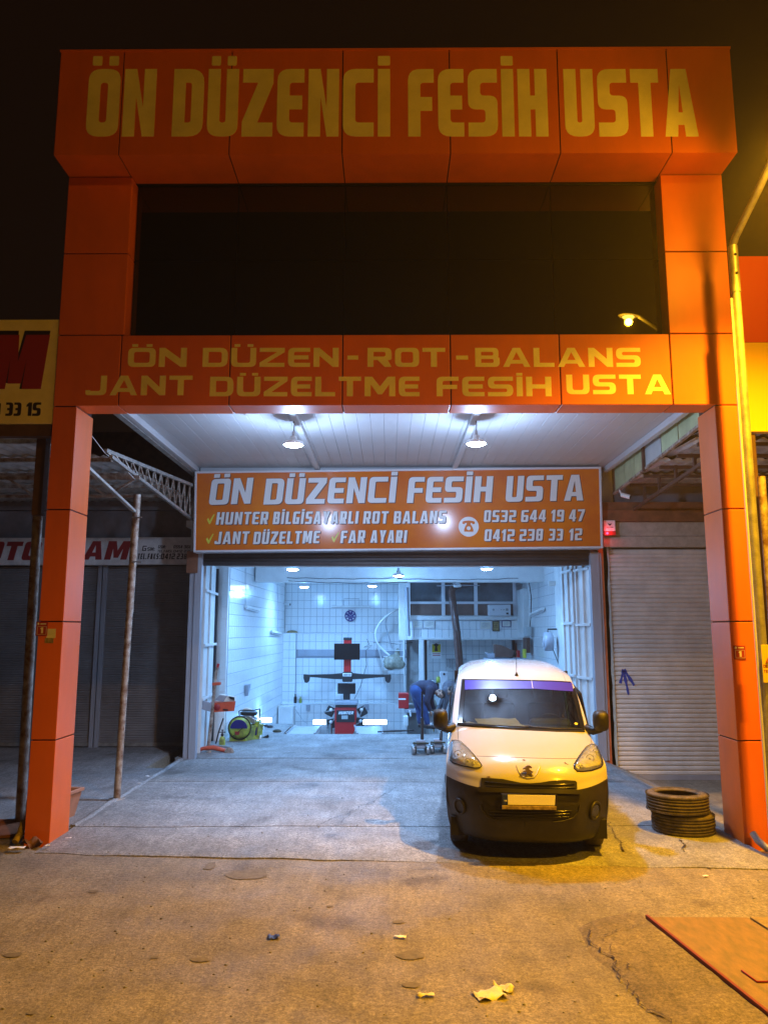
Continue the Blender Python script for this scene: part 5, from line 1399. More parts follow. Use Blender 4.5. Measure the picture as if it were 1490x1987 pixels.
# small plates and bits on the pillars
def plate1(px, py, w_, h_, Y, label):
    c_ = at(px, py, Y); t = thing('number_plaque', label, 'plaque', (c_.x, Y, c_.z), 0, 'house number plaques on the pillars')
    w_ = w_ * 8.9 / 1492; h_ = h_ * 8.9 / 1492
    MB().box((-w_/2, -.006, -h_/2), (w_/2, 0, h_/2)).build('plate', 'sign_red', t, bevel=.002)
    fr = MB()
    for a, b in (((-w_*.36, -h_*.40), (w_*.40, -h_*.40)), ((-w_*.36, -h_*.40), (-w_*.36, h_*.16)), ((w_*.40, -h_*.40), (w_*.40, h_*.16)), ((-w_*.36, h_*.16), (w_*.40, h_*.16))):
        fr.beam((a[0], -.007, a[1]), (b[0], -.007, b[1]), .003, .003)
    fr.build('border', 'paper', t)
    put_word('1', (c_.x - w_*.10, Y - .006, c_.z - h_*.32), (c_.x + w_*.10, Y - .006, c_.z - h_*.32), h_*.42, 'paper', t, stem=.34, hs=.2, r=.05, gap=.1, depth=.002, name='digit')
    MB().lathe((-w_*.32, -.007, h_*.34), [(.001,-.002),(w_*.1,-.002),(w_*.1,.001)], axis='y', n=12).build('emblem', 'paper', t)
    MB().box((-w_*.12, -.0075, h_*.30), (w_*.36, -.006, h_*.38)).build('caption', 'paper', t)
plate1(82, 1220, 22, 26, YP - .001, 'dark red number plaque on the left orange pillar')
plate1(1434, 1266, 22, 25, YP - .001, 'dark red number plaque on the right orange pillar')
t = thing('stickers', 'white and yellow stickers beside the plaque on the left pillar', 'sticker', at(100, 1232, YP - .002))
for q, m_ in ((((92, 1220), (108, 1238)), 'paper'), (((88, 1238), (104, 1248)), 'dirty_yellow')):
    a_, b_ = at(*q[0], YP - .003), at(*q[1], YP - .003)
    MB().box((a_.x, YP - .003, b_.z), (b_.x, YP - .001, a_.z)).build('sticker', m_, t, world=True)
# warning sign on the lamp pole
c_ = at(1494, 1286, 8.03); t = thing('warning_sign', 'yellow electric danger plate strapped to the street lamp pole', 'sign', c_)
mat('sign_yellow', (0.75, 0.60, 0.04), 0.5)
MB().box((-.085, 0, -.20), (.12, .006, .18)).build('plate', 'sign_yellow', t, bevel=.002)
mb = MB(); tri = [(-.05, .0), (.03, .14), (.11, .0)]
for i in range(3): 
    a_, b_ = tri[i], tri[(i+1) % 3]; mb.beam((a_[0], -.003, a_[1]), (b_[0], -.003, b_[1]), .016, .003)
mb.build('triangle', 'sign_red', t)
mb = MB(); mb.prism([(.035,.09),(.015,.045),(.03,.048),(.02,.015),(.048,.06),(.034,.058)], lambda a, b, s: Vector((a, -.004 if not s else 0, b))); mb.build('bolt_mark', 'sign_red', t)
Wc = PLACE[t.name].translation
for k, tx in enumerate(('ÖLÜM', 'TEHLİKESİ')):
    z = c_.z - .05 - k * .05; put_word(tx, (c_.x - .075, c_.y, z), (c_.x + (.03 if k == 0 else .10), c_.y, z), .028, 'sign_red', t, stem=.22, hs=.18, r=.1, gap=.14, depth=.001)
# foot fittings
mat('galv', (0.5, 0.48, 0.44), 0.5, metal=.2, var=.2)
t0_ = gp(1478, 1655); o = MB(); pts = [Vector((t0_.x - .02, 8.50, .16)), Vector((t0_.x, 8.44, .10)), Vector((t0_.x + .05, 8.36, .045)), Vector((t0_.x + .18, 8.30, .03))]
o.tube(pts, .036, 12); solo(o, 'drain_elbow', 'rail_grey', 'pale drain pipe elbow poking out at the right pillar foot', 'pipe', loc=(t0_.x, 8.44, 0))
t0_ = gp(34, 1640); o = MB(); o.tube([Vector((t0_.x - .0, 8.72, .22)), Vector((t0_.x, 8.64, .10)), Vector((t0_.x - .01, 8.56, .04))], .035, 10)
solo(o, 'drain_elbow', 'dirty_yellow', 'yellowish plastic pipe stub at the left pillar foot', 'pipe', loc=(t0_.x, 8.5, 0))
o = MB(); p = gp(0, 1612); o.add([(p.x - .5, 8.6, .0), (-3.92, 9.0, 0), (-3.92, 9.25, .10), (p.x - .5, 9.0, .12), (p.x - .5, 8.6, .03), (-3.92, 9.0, .03), (-3.92, 9.25, .13), (p.x - .5, 9.0, .15)], [(0,3,2,1),(4,5,6,7),(0,1,5,4),(1,2,6,5),(2,3,7,6),(3,0,4,7)])
solo(o, 'wood_board', 'brown_board', 'brown board lying on the ground left of the left pillar', 'board', loc=(p.x, 8.8, 0))
# alarm siren and cameras
c_ = at(1181, 1026, 13.95); t = thing('alarm_siren', 'white alarm box with a glowing red lamp, between the sign and the cream shutter', 'alarm', c_)
MB().box((-.10, -.06, -.05), (.105, .02, .15)).build('housing', 'white_paint', t, bevel=.012)
MB().box((-.105, -.07, -.13), (.11, .02, -.052)).build('lamp_cover', 'sign_red', t, bevel=.012)
mb = MB(); mb.ball((-.055, -.075, -.092), .022, 8); mb.build('lamp', 'red_glow', t)
light('lamp_light', 'POINT', c_ + Vector((-.055, -.13, -.09)), 1.6, (1, .05, .08), t, size=.02)
mb = MB(); 
put_word('ALARM', (c_.x - .06, 13.889, c_.z + .01), (c_.x + .06, 13.889, c_.z + .01), .018, 'ink', t, stem=.25, hs=.2, r=.1, gap=.2, depth=.001)
mb = MB(); mb.prism([(-.02,.06),(-.035,.09),(0,.08),(.035,.09),(.02,.06),(0,.045)], lambda a, b, s: Vector((a, -.063 if not s else -.06, b))); mb.build('emblem', 'ink', t)
def camera_thing(px, py, Y, dirv, label, sc_=1.0, m='white_paint'):
    c_ = at(px, py, Y); t = thing('security_camera', label, 'camera', c_)
    d = Vector(dirv).normalized()
    MB().tube([Vector((0,0,0)), d * .16 * sc_], .04 * sc_, 14).build('housing', m, t)
    MB().tube([d * .161 * sc_, d * .17 * sc_], .03 * sc_, 12).build('lens', 'black_plastic', t)
    MB().tube([Vector((0,0,0)), Vector((-.02, .03, .09 * sc_))], .014, 8).build('bracket', m, t)
camera_thing(1205, 960, 13.5, (.8, -.5, -.35), 'small white security camera under the right awning rafter')
camera_thing(553, 1172, YB - .28, (1, -.35, -.1), 'white security camera with dark lens in the left back corner', 1.1)

# ------------------------------------------------------------------ door leaves inside the opening
def leaf(name, pa, pb, zt, label, ribs, side=1):
    pa = Vector(pa); pb = Vector(pb); t = thing(name, label, 'door', (pa.x, pa.y, ZF)); d = (pb - pa).normalized(); nrm = Vector((-d.y, d.x, 0)) * side
    up = Vector((0, 0, 1)); Lh = (pb - pa).length
    def pb_(u0, u1, z0, z1, t0, t1, nm, m):
        vs = []
        for z in (z0, z1):
            for u, tt in ((u0, t0), (u1, t0), (u1, t1), (u0, t1)): vs.append(pa + d * u + nrm * tt + up * (z - 0))
        MB().add(vs, [(0,3,2,1),(4,5,6,7),(0,1,5,4),(1,2,6,5),(2,3,7,6),(3,0,4,7)]).build(nm, m, t, world=True, bevel=.003)
    pb_(0, Lh, ZF, zt, 0, .02, 'sheet', 'white_paint')
    for u in (0, Lh * .45, Lh - .05): pb_(u, u + .05, ZF, zt, .021, .055, 'stile', 'white_paint')
    for z in ribs: pb_(0, Lh, z, z + .05, .056, .08, 'crossbar', 'white_paint')
    return t
leaf('door_leaf', (-3.53, 14.6, 0), (-3.67, 16.25, 0), 3.58, 'white steel door leaf folded back against the left jamb inside the bay', (zat(1361, 14.6), zat(1255, 14.6), zat(1148, 14.6)), -1)
XRL = xat(1138, 14.3, 1200)
leaf('door_leaf', (XRL + .10, 14.22, 0), (XRL - .03, 14.8, 0), 3.58, 'white steel door leaf nearest the right jamb behind the van', (zat(1318, 14.5), zat(1215, 14.5), zat(1108, 14.5)), 1)
leaf('door_leaf', (XRL - .06, 14.85, 0), (XRL - .10, 15.6, 0), 3.6, 'second white door leaf, folded behind the first on the right of the bay', (zat(1313, 15), zat(1212, 15), zat(1110, 15)), 1)
wbox('door_pilaster', 'plaster', (XRW - .10, 15.7, 0), (XRW + .4, 17.3, ZI - .01))
wbox('gap_shade_strip', 'alu_dark', (-3.70, 16.2, 0), (-3.60, 16.28, 3.55))  # dark strip put in for the shade of the gap beside the leaf

# ------------------------------------------------------------------ alignment rig, HUNTER
YH = 22.8
hb = at(671, 1427, YH); hx = hb.x
rig = thing('alignment_machine', 'tall red and black wheel alignment machine with two dark monitors and a wide sensor beam', 'machine', (hx, YH, -1.17))
def hp(px, py, dy=0): return at(px, py, YH + dy)
def hbox(x0, y0, x1, y1, d0, d1, name, m, par=rig, bevel=.01):
    a_, b_ = hp(x0, y0), hp(x1, y1); return MB().box((a_.x, YH + d0, b_.z), (b_.x, YH + d1, a_.z)).build(name, m, par, world=True, bevel=bevel)
a_ = hp(651, 1371); b_ = hp(690, 1427)
hbox(651, 1371, 692, 1396, -.30, .35, 'console_upper', 'red_paint')
cb = [(651, 1396.5), (691, 1396.5), (691, 1410), (686, 1421), (683, 1432), (651, 1432)]
mb = MB(); poly = [(hp(x, y).x, hp(x, y).z) for x, y in cb]; mb.prism(poly, lambda x, z, s: Vector((x, YH + (-.30 if not s else .35), z))); mb.build('console_lower', 'red_paint', rig, world=True, bevel=.008)
mb = MB(); c0 = hp(651, 1432); mb.box((c0.x, YH - .28, -1.17), (hp(686, 1432).x, YH + .33, c0.z - .004)); mb.build('console_base', 'red_paint', rig, world=True)
hbox(654.5, 1376, 689, 1399, -.315, -.301, 'front_panel', 'black_plastic')
hbox(664, 1386, 676, 1393, -.322, -.316, 'sticker', 'milk_glass')
put_word('HUNTER', hp(657, 1386, -.316), hp(685, 1386, -.316), .08, 'plate_white', rig, stem=.28, hs=.2, r=.1, gap=.12, slant=.2, depth=.004)
hbox(651, 1359, 694.5, 1366, -.34, .38, 'table_top', 'rail_grey', bevel=.02)
hbox(652, 1366.3, 693, 1370.5, -.32, .36, 'tray', 'black_plastic')
hbox(666, 1357.5, 680, 1361, -.30, -.05, 'keyboard_tray', 'rail_grey')
hbox(666, 1344, 679, 1358, .0, .18, 'column', 'black_plastic')
hbox(655.5, 1325.5, 690, 1346, -.10, -.02, 'lower_monitor', 'van_gloss')
hbox(649, 1248.5, 698.5, 1280, -.12, -.03, 'upper_monitor', 'van_gloss')
hbox(667, 1279.5, 681, 1310, .0, .16, 'mast', 'red_paint')
hbox(667, 1240, 682, 1249, .0, .16, 'mast', 'red_paint')
hbox(666.5, 1237, 682.5, 1242, -.02, .18, 'mast_cap', 'black_plastic')
hbox(664.5, 1304, 684, 1323, -.10, .16, 'beam_hub', 'black_plastic', bevel=.03)
hb_ = hbox(665.5, 1306, 682.5, 1312, -.115, -.101, 'hub_label', 'plate_white')
put_word('HUNTER', hp(667, 1311, -.116), hp(681, 1311, -.116), .045, 'ink', rig, stem=.25, hs=.2, r=.1, gap=.12, depth=.002)
for sg in (-1, 1):
    cxp = 674.2
    xs_ = (10, 30, 52, 72, 84)
    top_ = (1306, 1308, 1308.5, 1309, 1308.5); bot_ = (1318, 1317, 1315, 1313.5, 1313)
    poly = [(hp(cxp + sg * x, y).x, hp(cxp + sg * x, y).z) for x, y in zip(xs_, top_)] + [(hp(cxp + sg * x, y).x, hp(cxp + sg * x, y).z) for x, y in list(zip(xs_, bot_))[::-1]]
    mb = MB(); mb.prism(poly, lambda x, z, s: Vector((x, YH + (-.08 if not s else .05), z))); mb.build('beam_arm', 'black_plastic', rig, world=True, bevel=.015)
    poly = [(hp(cxp + sg * x, y).x, hp(cxp + sg * x, y).z) for x, y in ((84.5, 1308), (71.5, 1309), (73.5, 1321), (77, 1324.5), (82, 1324), (84.5, 1316))]
    mb = MB(); mb.prism(poly, lambda x, z, s: Vector((x, YH + (-.12 if not s else .02), z))); mb.build('camera_pod', 'black_plastic', rig, world=True, bevel=.012)
for k, (x, y, sg) in enumerate(((641, 1380, -1), (703, 1380, 1), (643, 1404, -1), (699, 1402, 1))):
    c_ = hp(x, y, -.05); M = Matrix.Translation(c_) @ Matrix.Rotation(R(-28 * sg if k < 2 else 10 * sg), 4, 'Y')
    b1 = MB().box((-.12, -.05, -.13), (.12, .05, .13), M).build('wheel_target', 'black_plastic', rig, world=True, bevel=.02)
    mb = MB(); mb.ball(M @ Vector((0, -.06, .05)), .05, 8); mb.build('target_disc', 'plate_white', b1, world=True)
    mb = MB(); mb.beam(M @ Vector((-.15, -.06, -.10)), M @ Vector((.15, -.06, .14)), .03, .03); mb.build('clamp_bar', 'steel', b1, world=True)
MB().tube([hp(641, 1406, -.1), hp(641, 1432, -.1)], .06, 10).build('clamp_post', 'steel', rig, world=True)

# runways of the alignment pit
def runway(x0a, x1a, x0b, x1b, label):
    p = [gp(x0a, 1427, ZF), gp(x1a, 1427, ZF), gp(x1b, 1408, ZF), gp(x0b, 1408, ZF)]
    p = [Vector((v.x, max(17.33, v.y), v.z)) for v in p]
    t = thing('runway', label, 'ramp', ((p[0].x + p[1].x) / 2, 18, -1.17), 0, 'runways of the alignment pit')
    f = [v - Vector((0, 0, .01)) for v in p]; b = [v - Vector((0, 0, .10)) for v in p]
    MB().add(f + b, [(0,1,2,3),(7,6,5,4),(0,4,5,1),(1,5,6,2),(2,6,7,3),(3,7,4,0)]).build('deck', 'slide', t, world=True, bevel=.006)
    for a, b2 in ((p[0], p[3]), (p[1], p[2])):
        MB().beam(a + Vector((0, 0, .005)), b2 + Vector((0, 0, .005)), .03, .03).build('edge_rail', 'steel', t, world=True)
    mm = p[0].lerp(p[1], .5); nn = p[2].lerp(p[3], .5)
    for q in (mm, nn): MB().box((q.x - .25, q.y - .06 + (.2 if q is mm else -.2), -1.17), (q.x + .25, q.y + .06 + (.2 if q is mm else -.2), -.08)).build('support', 'steel', t, world=True)
mat('slide', (0.42, 0.45, 0.48), 0.45, var=.2, vscale=3)
runway(552, 608, 573, 622, 'pale runway plate left of the red alignment machine')
runway(693, 742, 688, 740, 'pale runway plate right of the red alignment machine')
for (x0_, x1_, y_, lb) in ((705, 750, 1401, 'bright fluorescent work light in the pit, right of the red machine'), (608, 632, 1401, 'bright work light in the pit, left of the red machine'), (503, 527, 1397, 'bright work light near the back left corner, behind the yellow compressor')):
    a_, b_ = at(x0_, y_, 20.2), at(x1_, y_, 20.2)
    t = thing('work_light', lb, 'work light', (a_.x, 20.2, a_.z))
    MB().box((a_.x - .01, 20.22, a_.z - .07), (b_.x + .01, 20.30, a_.z + .05)).build('reflector', 'white_paint', t, world=True)
    MB().tube([a_, b_], .05, 10).build('tube', 'tube_glow', t, world=True)
    light('lamp_light', 'POINT', (a_.lerp(b_, .5).x, 20.0, a_.z + .1), 22, LIGHTS['room'], t, size=.1)

# ------------------------------------------------------------------ left side equipment
mat('comp_green', (0.50, 0.58, 0.06), 0.4, var=.2, vscale=9, col2=(0.16, 0.18, 0.06))
mat('comp_blue', (0.02, 0.02, 0.16), 0.3)
mat('grime', (0.07, 0.065, 0.04), 0.8, var=.5, vscale=14)
YC = 16.2
def zb_(poly, Y): return [(at(370 + x / 7.842, 1300 + y / 7.842, Y)) for x, y in poly]
cp = thing('machine', 'yellow green wheeled machine with round dark blue front and top handles by the left wall', 'machine', at(470, 1448, YC)); cp.name = 'workshop_blower'; PLACE[cp.name] = PLACE.get('machine', PLACE[list(PLACE)[-1]])
PLACE[cp.name] = Matrix.Translation(cp.location)
def pxprism(poly, Y, d0, d1, name, m, par, bevel=.008, skew=0.0):
    P = zb_(poly, Y); mb = MB(); cx = P[0].x
    mb.prism([(p.x, p.z) for p in P], lambda x, z, s: Vector((x + (skew if s else 0), Y + (d0 if not s else d1), z))); return mb.build(name, m, par, world=True, bevel=bevel)
pxprism([(590,1155),(835,1160),(835,1010),(860,860),(640,860),(590,960)], YC, 0, .42, 'casing', 'comp_green', cp, skew=.28)
pxprism([(600,1170),(830,1172),(830,1130),(600,1120)], YC, -.03, .0, 'base_grille', 'grime', cp)
pxprism([(850,1090),(1035,1010),(1045,780),(930,820)], YC + .25, 0, .35, 'rear_casing', 'comp_green', cp)
pxprism([(880,1040),(1010,985),(1015,870),(960,900)], YC + .24, -.01, .0, 'side_grille', 'comp_blue', cp, 0)
c_ = zb_([(750, 880)], YC)[0]; r_ = 165 / 7.842 * 15.9 / 1492
MB().lathe(c_, [(.001,-.10),(r_*.5,-.10),(r_*.8,-.07),(r_*.97,-.02),(r_,.10)], axis='y', n=28).build('round_cover', 'comp_green', cp, world=True)
mb = MB(); mb.prism([(c_.x + r_*.78*cos(a), c_.z + r_*.78*sin(a)) for a in [pi*i/14 for i in range(15)]], lambda x, z, s: Vector((x, YC + (-.125 if not s else -.10), z))); mb.build('view_window', 'comp_blue', cp, world=True)
mb = MB(); mb.tube([c_ + Vector((r_*1.02*cos(2*pi*i/28), -.02, r_*1.02*sin(2*pi*i/28))) for i in range(29)], .012, 6); mb.build('hose', 'black_plastic', cp, world=True)
mb = MB(); mb.tube([c_ + Vector((-.12, -.12, -.16)), c_ + Vector((.05, -.14, -.02)), c_ + Vector((.14, -.10, .1))], .007, 5); mb.build('cable', 'black_plastic', cp, world=True)
pxprism([(690,925),(765,925),(755,975),(705,975)], YC, -.135, -.12, 'label', 'sign_red', cp, 0)
pxprism([(755,640),(1000,650),(990,700),(760,690)], YC + .15, 0, .25, 'top_box', 'black_plastic', cp)
pxprism([(740,720),(900,700),(990,760),(960,830),(860,760)], YC + .1, 0, .3, 'top_cover', 'steel', cp)
P = zb_([(745, 700), (738, 625), (770, 612), (960, 618), (1050, 590)], YC + .1)
MB().tube(P, .012, 8).build('handle', 'black_plastic', cp, world=True)
P = zb_([(1050, 590), (1045, 1010)], YC + .45); MB().tube(P, .016, 8).build('handle', 'black_plastic', cp, world=True)
P = zb_([(800, 600), (860, 590), (935, 605)], YC + .2); MB().tube(P, [.02, .03, .02], 8).build('rag', 'paper', cp, world=True)
for q in ((1065, 1050), (640, 1130)):
    c_ = zb_([q], YC + (.4 if q[0] > 900 else .1))[0]; MB().lathe(c_, [(.001,-.03),(.085,-.03),(.09,0),(.085,.03),(.001,.03)], axis='x', n=20).build('wheel', 'steel', cp, world=True)
P = zb_([(1090, 1050), (1190, 1000)], YC + .5); MB().tube(P, .03, 8).build('spout', 'black_plastic', cp, world=True)
# headlamp tester on its post
YJ = 14.8
ht = thing('beam_tester', 'orange headlamp beam tester box with papers on top, on a leaning grey post', 'tester', at(402, 1455, YJ))
P = zb_([(275, 1160), (330, 650), (385, 60), (410, -40)], YJ)
for a_, b_ in zip(P[:-1], P[1:]): pass
MB().tube([P[0], P[1]], .035, 10).build('post', 'rusty_steel', ht, world=True)
MB().tube([P[1], P[2], P[3]], .03, 10).build('upper_post', 'rusty_steel', ht, world=True)
mb = MB(); f = zb_([(180, 470), (330, 505), (330, 645), (172, 600)], YJ); g2 = zb_([(330, 505), (688, 480), (665, 625), (330, 645)], YJ)
def shell(front, d, name, m, par):
    b = [v + Vector(d) for v in front]; k = len(front); return MB().add(front + b, [tuple(range(k)), tuple(reversed(range(k, 2*k)))] + [(i, (i+1) % k, k+(i+1) % k, k+i) for i in range(k)]).build(name, m, par, world=True, bevel=.005)
mat('tester_orange', (0.62, 0.10, 0.045), 0.45, var=.15, vscale=5)
shell(g2, (-.10, .30, 0.0), 'box', 'tester_orange', ht)
shell([v + Vector((-.002, -.004, 0)) for v in f], (.02, .02, 0), 'lens_end', 'rail_grey', ht)
pxprism([(370,455),(440,385),(560,395),(490,485)], YJ, .02, .15, 'paper_pad', 'rail_grey', ht, 0)
pxprism([(440,378),(665,415),(668,478),(500,485),(550,400)], YJ, .03, .2, 'paper_sheet', 'paper', ht, 0)
pxprism([(580,400),(665,420),(665,455),(600,440)], YJ, .0, .03, 'clip', 'black_plastic', ht, 0)
c_ = zb_([(405, 570)], YJ)[0]; MB().lathe(c_, [(.001,-.012),(.055,-.012),(.06,.0)], axis='y', n=18).build('knob', 'sign_red', ht, world=True)
pxprism([(490,590),(575,600),(570,622),(495,612)], YJ, -.01, .0, 'label', 'ink', ht, 0)
P = zb_([(335, 215), (460, 205)], YJ); MB().beam(P[0], P[1], .09, .055).build('slide_block', 'tester_orange', ht, world=True, bevel=.01)
P = zb_([(395, 20), (415, -60), (425, -95)], YJ); MB().tube(P, .025, 8).build('grip', 'red_paint', ht, world=True)
# orange trolley jack and bottle and jacks
tj = thing('trolley_jack', 'low orange trolley jack lying by the left door rail', 'jack', at(420, 1466, 14.75))
P = zb_([(92, 1225), (200, 1195), (350, 1180), (560, 1235)], 14.75); MB().tube(P, [.03, .035, .045, .035], 8).build('beam', 'tester_orange', tj, world=True)
P = zb_([(110, 1250), (300, 1240), (540, 1270)], 14.9); MB().tube(P, .022, 8).build('beam', 'rusty_steel', tj, world=True)
c_ = zb_([(590, 1250)], 14.7)[0]; MB().lathe(c_, [(.001,-.03),(.04,-.035),(.085,-.03),(.088,0),(.085,.03),(.001,.03)], axis='y', n=22).build('wheel', 'rusty_steel', tj, world=True)
c_ = zb_([(280, 1265)], 14.7)[0]; MB().lathe(c_, [(.001,-.02),(.045,-.02),(.045,.02),(.001,.02)], axis='y', n=16).build('wheel', 'rusty_steel', tj, world=True)
P = zb_([(350, 1150), (620, 1170)], 14.95); MB().beam(P[0], P[1], .14, .02).build('plate', 'steel', tj, world=True)
bt = thing('spray_bottle', 'small yellow pressure spray bottle with black pump between jack and machine', 'bottle', at(431, 1452, 15.2))
c_ = at(431, 1449, 15.2); MB().lathe(c_ - Vector((0, 0, .0)), [(.001,0),(.055,.0),(.06,.03),(.06,.12),(.045,.17),(.02,.20)], n=18).build('tank', 'comp_green', bt, world=True)
MB().lathe(c_, [(.022,.19),(.03,.21),(.03,.24),(.012,.25),(.012,.30),(.03,.31),(.001,.32)], n=12).build('pump', 'black_plastic', bt, world=True)
MB().tube([c_ + Vector((-.06, 0, .27)), c_ + Vector((.06, 0, .27))], .01, 6).build('nozzle', 'black_plastic', bt, world=True)
o = MB(); P = zb_([(385, 1120), (430, 940), (500, 735)], 15.3); o.tube(P, .014, 8); solo(o, 'pry_bar', 'black_plastic', 'dark lever bar leaning on the left wall behind the yellow bottle', 'bar', loc=tuple(P[0]))
o = MB(); c_ = gp(538, 1419, ZF + .02); o.ball(c_, .10, 6, (1, .7, .45)); solo(o, 'rag_heap', 'grime', 'olive rag heap on the floor right of the yellow machine', 'rag', loc=(c_.x, c_.y, ZF))
for k, (px, py, s_) in enumerate(((517, 1408, .05), (524, 1410, .06), (500, 1411, .05))):
    o = MB(); c_ = gp(px, py, ZF + .02); o.ball(c_, s_, 5, (1.3, 1, .6)); solo(o, 'scrap_part', 'black_plastic', ('small dark part on the floor before the glowing work light', 'slightly larger dark part beside the glowing work light', 'dark part at the wall side of the glowing work light')[k], 'scrap', loc=(c_.x, c_.y, ZF))
# wall fittings, left wall: x as function of y
def lwx(y): return d0.x + (d1.x - d0.x) * (y - d0.y) / (d1.y - d0.y)
def leftwall(px, py):
    d = ray(px, py); # intersect plane through d0,d1
    nrm = Vector((dl.y, -dl.x, 0)); t_ = (Vector((d0.x, d0.y, 0)) - cam.location).dot(nrm) / d.dot(nrm); return cam.location + d * t_
def tube_fix(a, b, label, off):
    t = thing('tube_light', label, 'light fixture', a); a = a + off; b = b + off
    MB().beam(a, b, .07, .06).build('housing', 'white_paint', t, world=True, bevel=.006)
    MB().tube([a - Vector((0, 0, .05)), b - Vector((0, 0, .05))], .016, 8).build('tube', 'frame_white', t, world=True)
    return t
tube_fix(leftwall(473, 1177), leftwall(498, 1184), 'unlit tube fitting on the left tiled wall, nearer the door', Vector((.06, 0, 0)))
tube_fix(leftwall(523, 1225), leftwall(541, 1229), 'unlit tube fitting on the left tiled wall, nearer the back corner', Vector((.06, 0, 0)))
t = tube_fix(at(643, 1177, YB - .06), at(719, 1177, YB - .06), 'long tube fitting on the back wall above the clock', Vector((0, 0, 0)))
def wallwire(pts, label, r=.008, m='wire', name='cable'):
    o = MB(); o.tube(pts, r, 5); return solo(o, name, m, label, 'cable', loc=tuple(pts[0]))
wallwire([leftwall(474, 1098) + Vector((.03, 0, 0)), leftwall(474, 1176) + Vector((.03, 0, 0))], 'cable dropping down the left wall to the nearer tube fitting', m='rail_grey')
wallwire([leftwall(538, 1130) + Vector((.03, 0, 0)), leftwall(537, 1224) + Vector((.03, 0, 0))], 'cable dropping down the left wall to the farther tube fitting', m='rail_grey')
wallwire([at(667, 1176, YB - .02), at(667, 1162, YB - .02), at(697, 1162, YB - .02), at(697, 1176, YB - .02)], 'thin square loop of cable above the back wall tube fitting', m='rail_grey')
c_ = leftwall(473, 1338); o = MB(); o.add([c_ + Vector((.02, 0, .10)), c_ + Vector((.02, .45, .10)), c_ + Vector((.02, .05, -.16)), c_ + Vector((.10, 0, .10)), c_ + Vector((.10, .42, .10)), c_ + Vector((.10, .05, -.14))], [(0,2,1),(3,4,5),(0,1,4,3),(1,2,5,4),(2,0,3,5)])
solo(o, 'wall_bracket', 'rail_grey', 'small grey triangular bracket on the left tiled wall', 'bracket', loc=tuple(c_))
# clock
c_ = at(680, 1195, YB - .02); t = thing('wall_clock', 'round dark patterned clock on the back wall', 'clock', c_)
r_ = 11 * 24.2 / 1492
MB().lathe((0,0,0), [(.001,-.03),(r_*.9,-.03),(r_,-.04),(r_,0)], axis='y', n=32).build('dial', 'comp_blue', t)
for k in range(8):
    a = 2*pi*k/8; mb = MB(); mb.ball((r_*.7*cos(a), -.034, r_*.7*sin(a)), .018, 5, (1, .4, 1)); mb.build('hour_mark', 'plate_white', t)
for a, l in ((.6, .6), (2.2, .45)): MB().beam((0, -.036, 0), (r_*l*cos(a), -.036, r_*l*sin(a)), .012, .006).build('hand', 'plate_white', t)
o = MB(); c_ = at(567, 1229, YB - .12); o.ball(c_ + Vector((0, 0, .03)), .16, 8, (1.1, .5, .42)); solo(o, 'rag_bundle', 'dirty_yellow', 'brown rag bundle on the ledge in the left back corner', 'rag', loc=tuple(c_))
o = MB(); c_ = at(721, 1229, YB - .12); o.ball(c_ + Vector((0, 0, .01)), .07, 6, (1.1, .6, .5)); solo(o, 'dust_lump', 'paper', 'small pale lump on the ledge right of the red machine mast', 'lump', loc=tuple(c_))
for k, (px, m_, lb) in enumerate(((573, 'van_gloss', 'dark bottle standing on the lower ledge at the left'), (583, 'comp_green', 'pale green bottle next to the dark bottle on the lower ledge'))):
    c_ = at(px, 1364, YB - .38); o = MB(); o.lathe(c_, [(.001,0),(.045,0),(.045,.16 - .05 * k),(.02,.20 - .05 * k),(.02,.26 - .07 * k),(.001,.26 - .07 * k)], n=14); solo(o, 'bottle', m_, lb, 'bottle', loc=tuple(c_))
for k, (px, py) in enumerate(((598, 1373), (712, 1372))):
    c_ = at(px, py, YB - .52); o = MB().box(c_ + Vector((-.06, -.02, -.09)), c_ + Vector((.06, .02, .09))); solo(o, 'socket_plate', 'rail_grey', ('grey socket plate low on the back wall, left of the machine', 'grey socket plate low on the back wall, right of the machine')[k], 'socket', loc=tuple(c_), bevel=.008)
c_ = at(567, 1385, YB - 1.2); o = MB().box((at(540, 1370, YB - 1.2).x, YB - 1.2, c_.z - .6), (at(569, 1370, YB - 1.2).x, YB - .55, zat(1372, YB - 1.2))); solo(o, 'low_plinth', 'white_paint', 'low white plinth in the left back corner with rags on top', 'plinth', loc=tuple(c_), bevel=.01)
c_ = at(552, 1371, YB - 1.0); o = MB(); o.ball(c_, .17, 7, (1.2, .8, .3)); solo(o, 'rag_bundle', 'paper', 'pale rags lying on the low plinth', 'rag', loc=tuple(c_))
wallwire([at(712, 1240, YB - .25), at(716, 1250, YB - .26), at(706, 1256, YB - .26), at(722, 1252, YB - .26), at(710, 1262, YB - .26), at(711, 1290, YB - .26), at(700, 1330, YB - .26), at(686, 1360, YB - .3)], 'dark knotted power cord hanging beside the machine monitor')
wallwire([at(724, 1247, YB - .25), at(745, 1246, YB - .3), at(770, 1250, YB - .5), at(800, 1247, YB - .8)], 'dark cord running right to the white ladder')
wallwire([at(570, 1372, YB - .6), at(588, 1398, YB - 1.6), at(596, 1404, YB - 2.4)], 'slack grey cord from the plinth down to the pit', m='rail_grey')

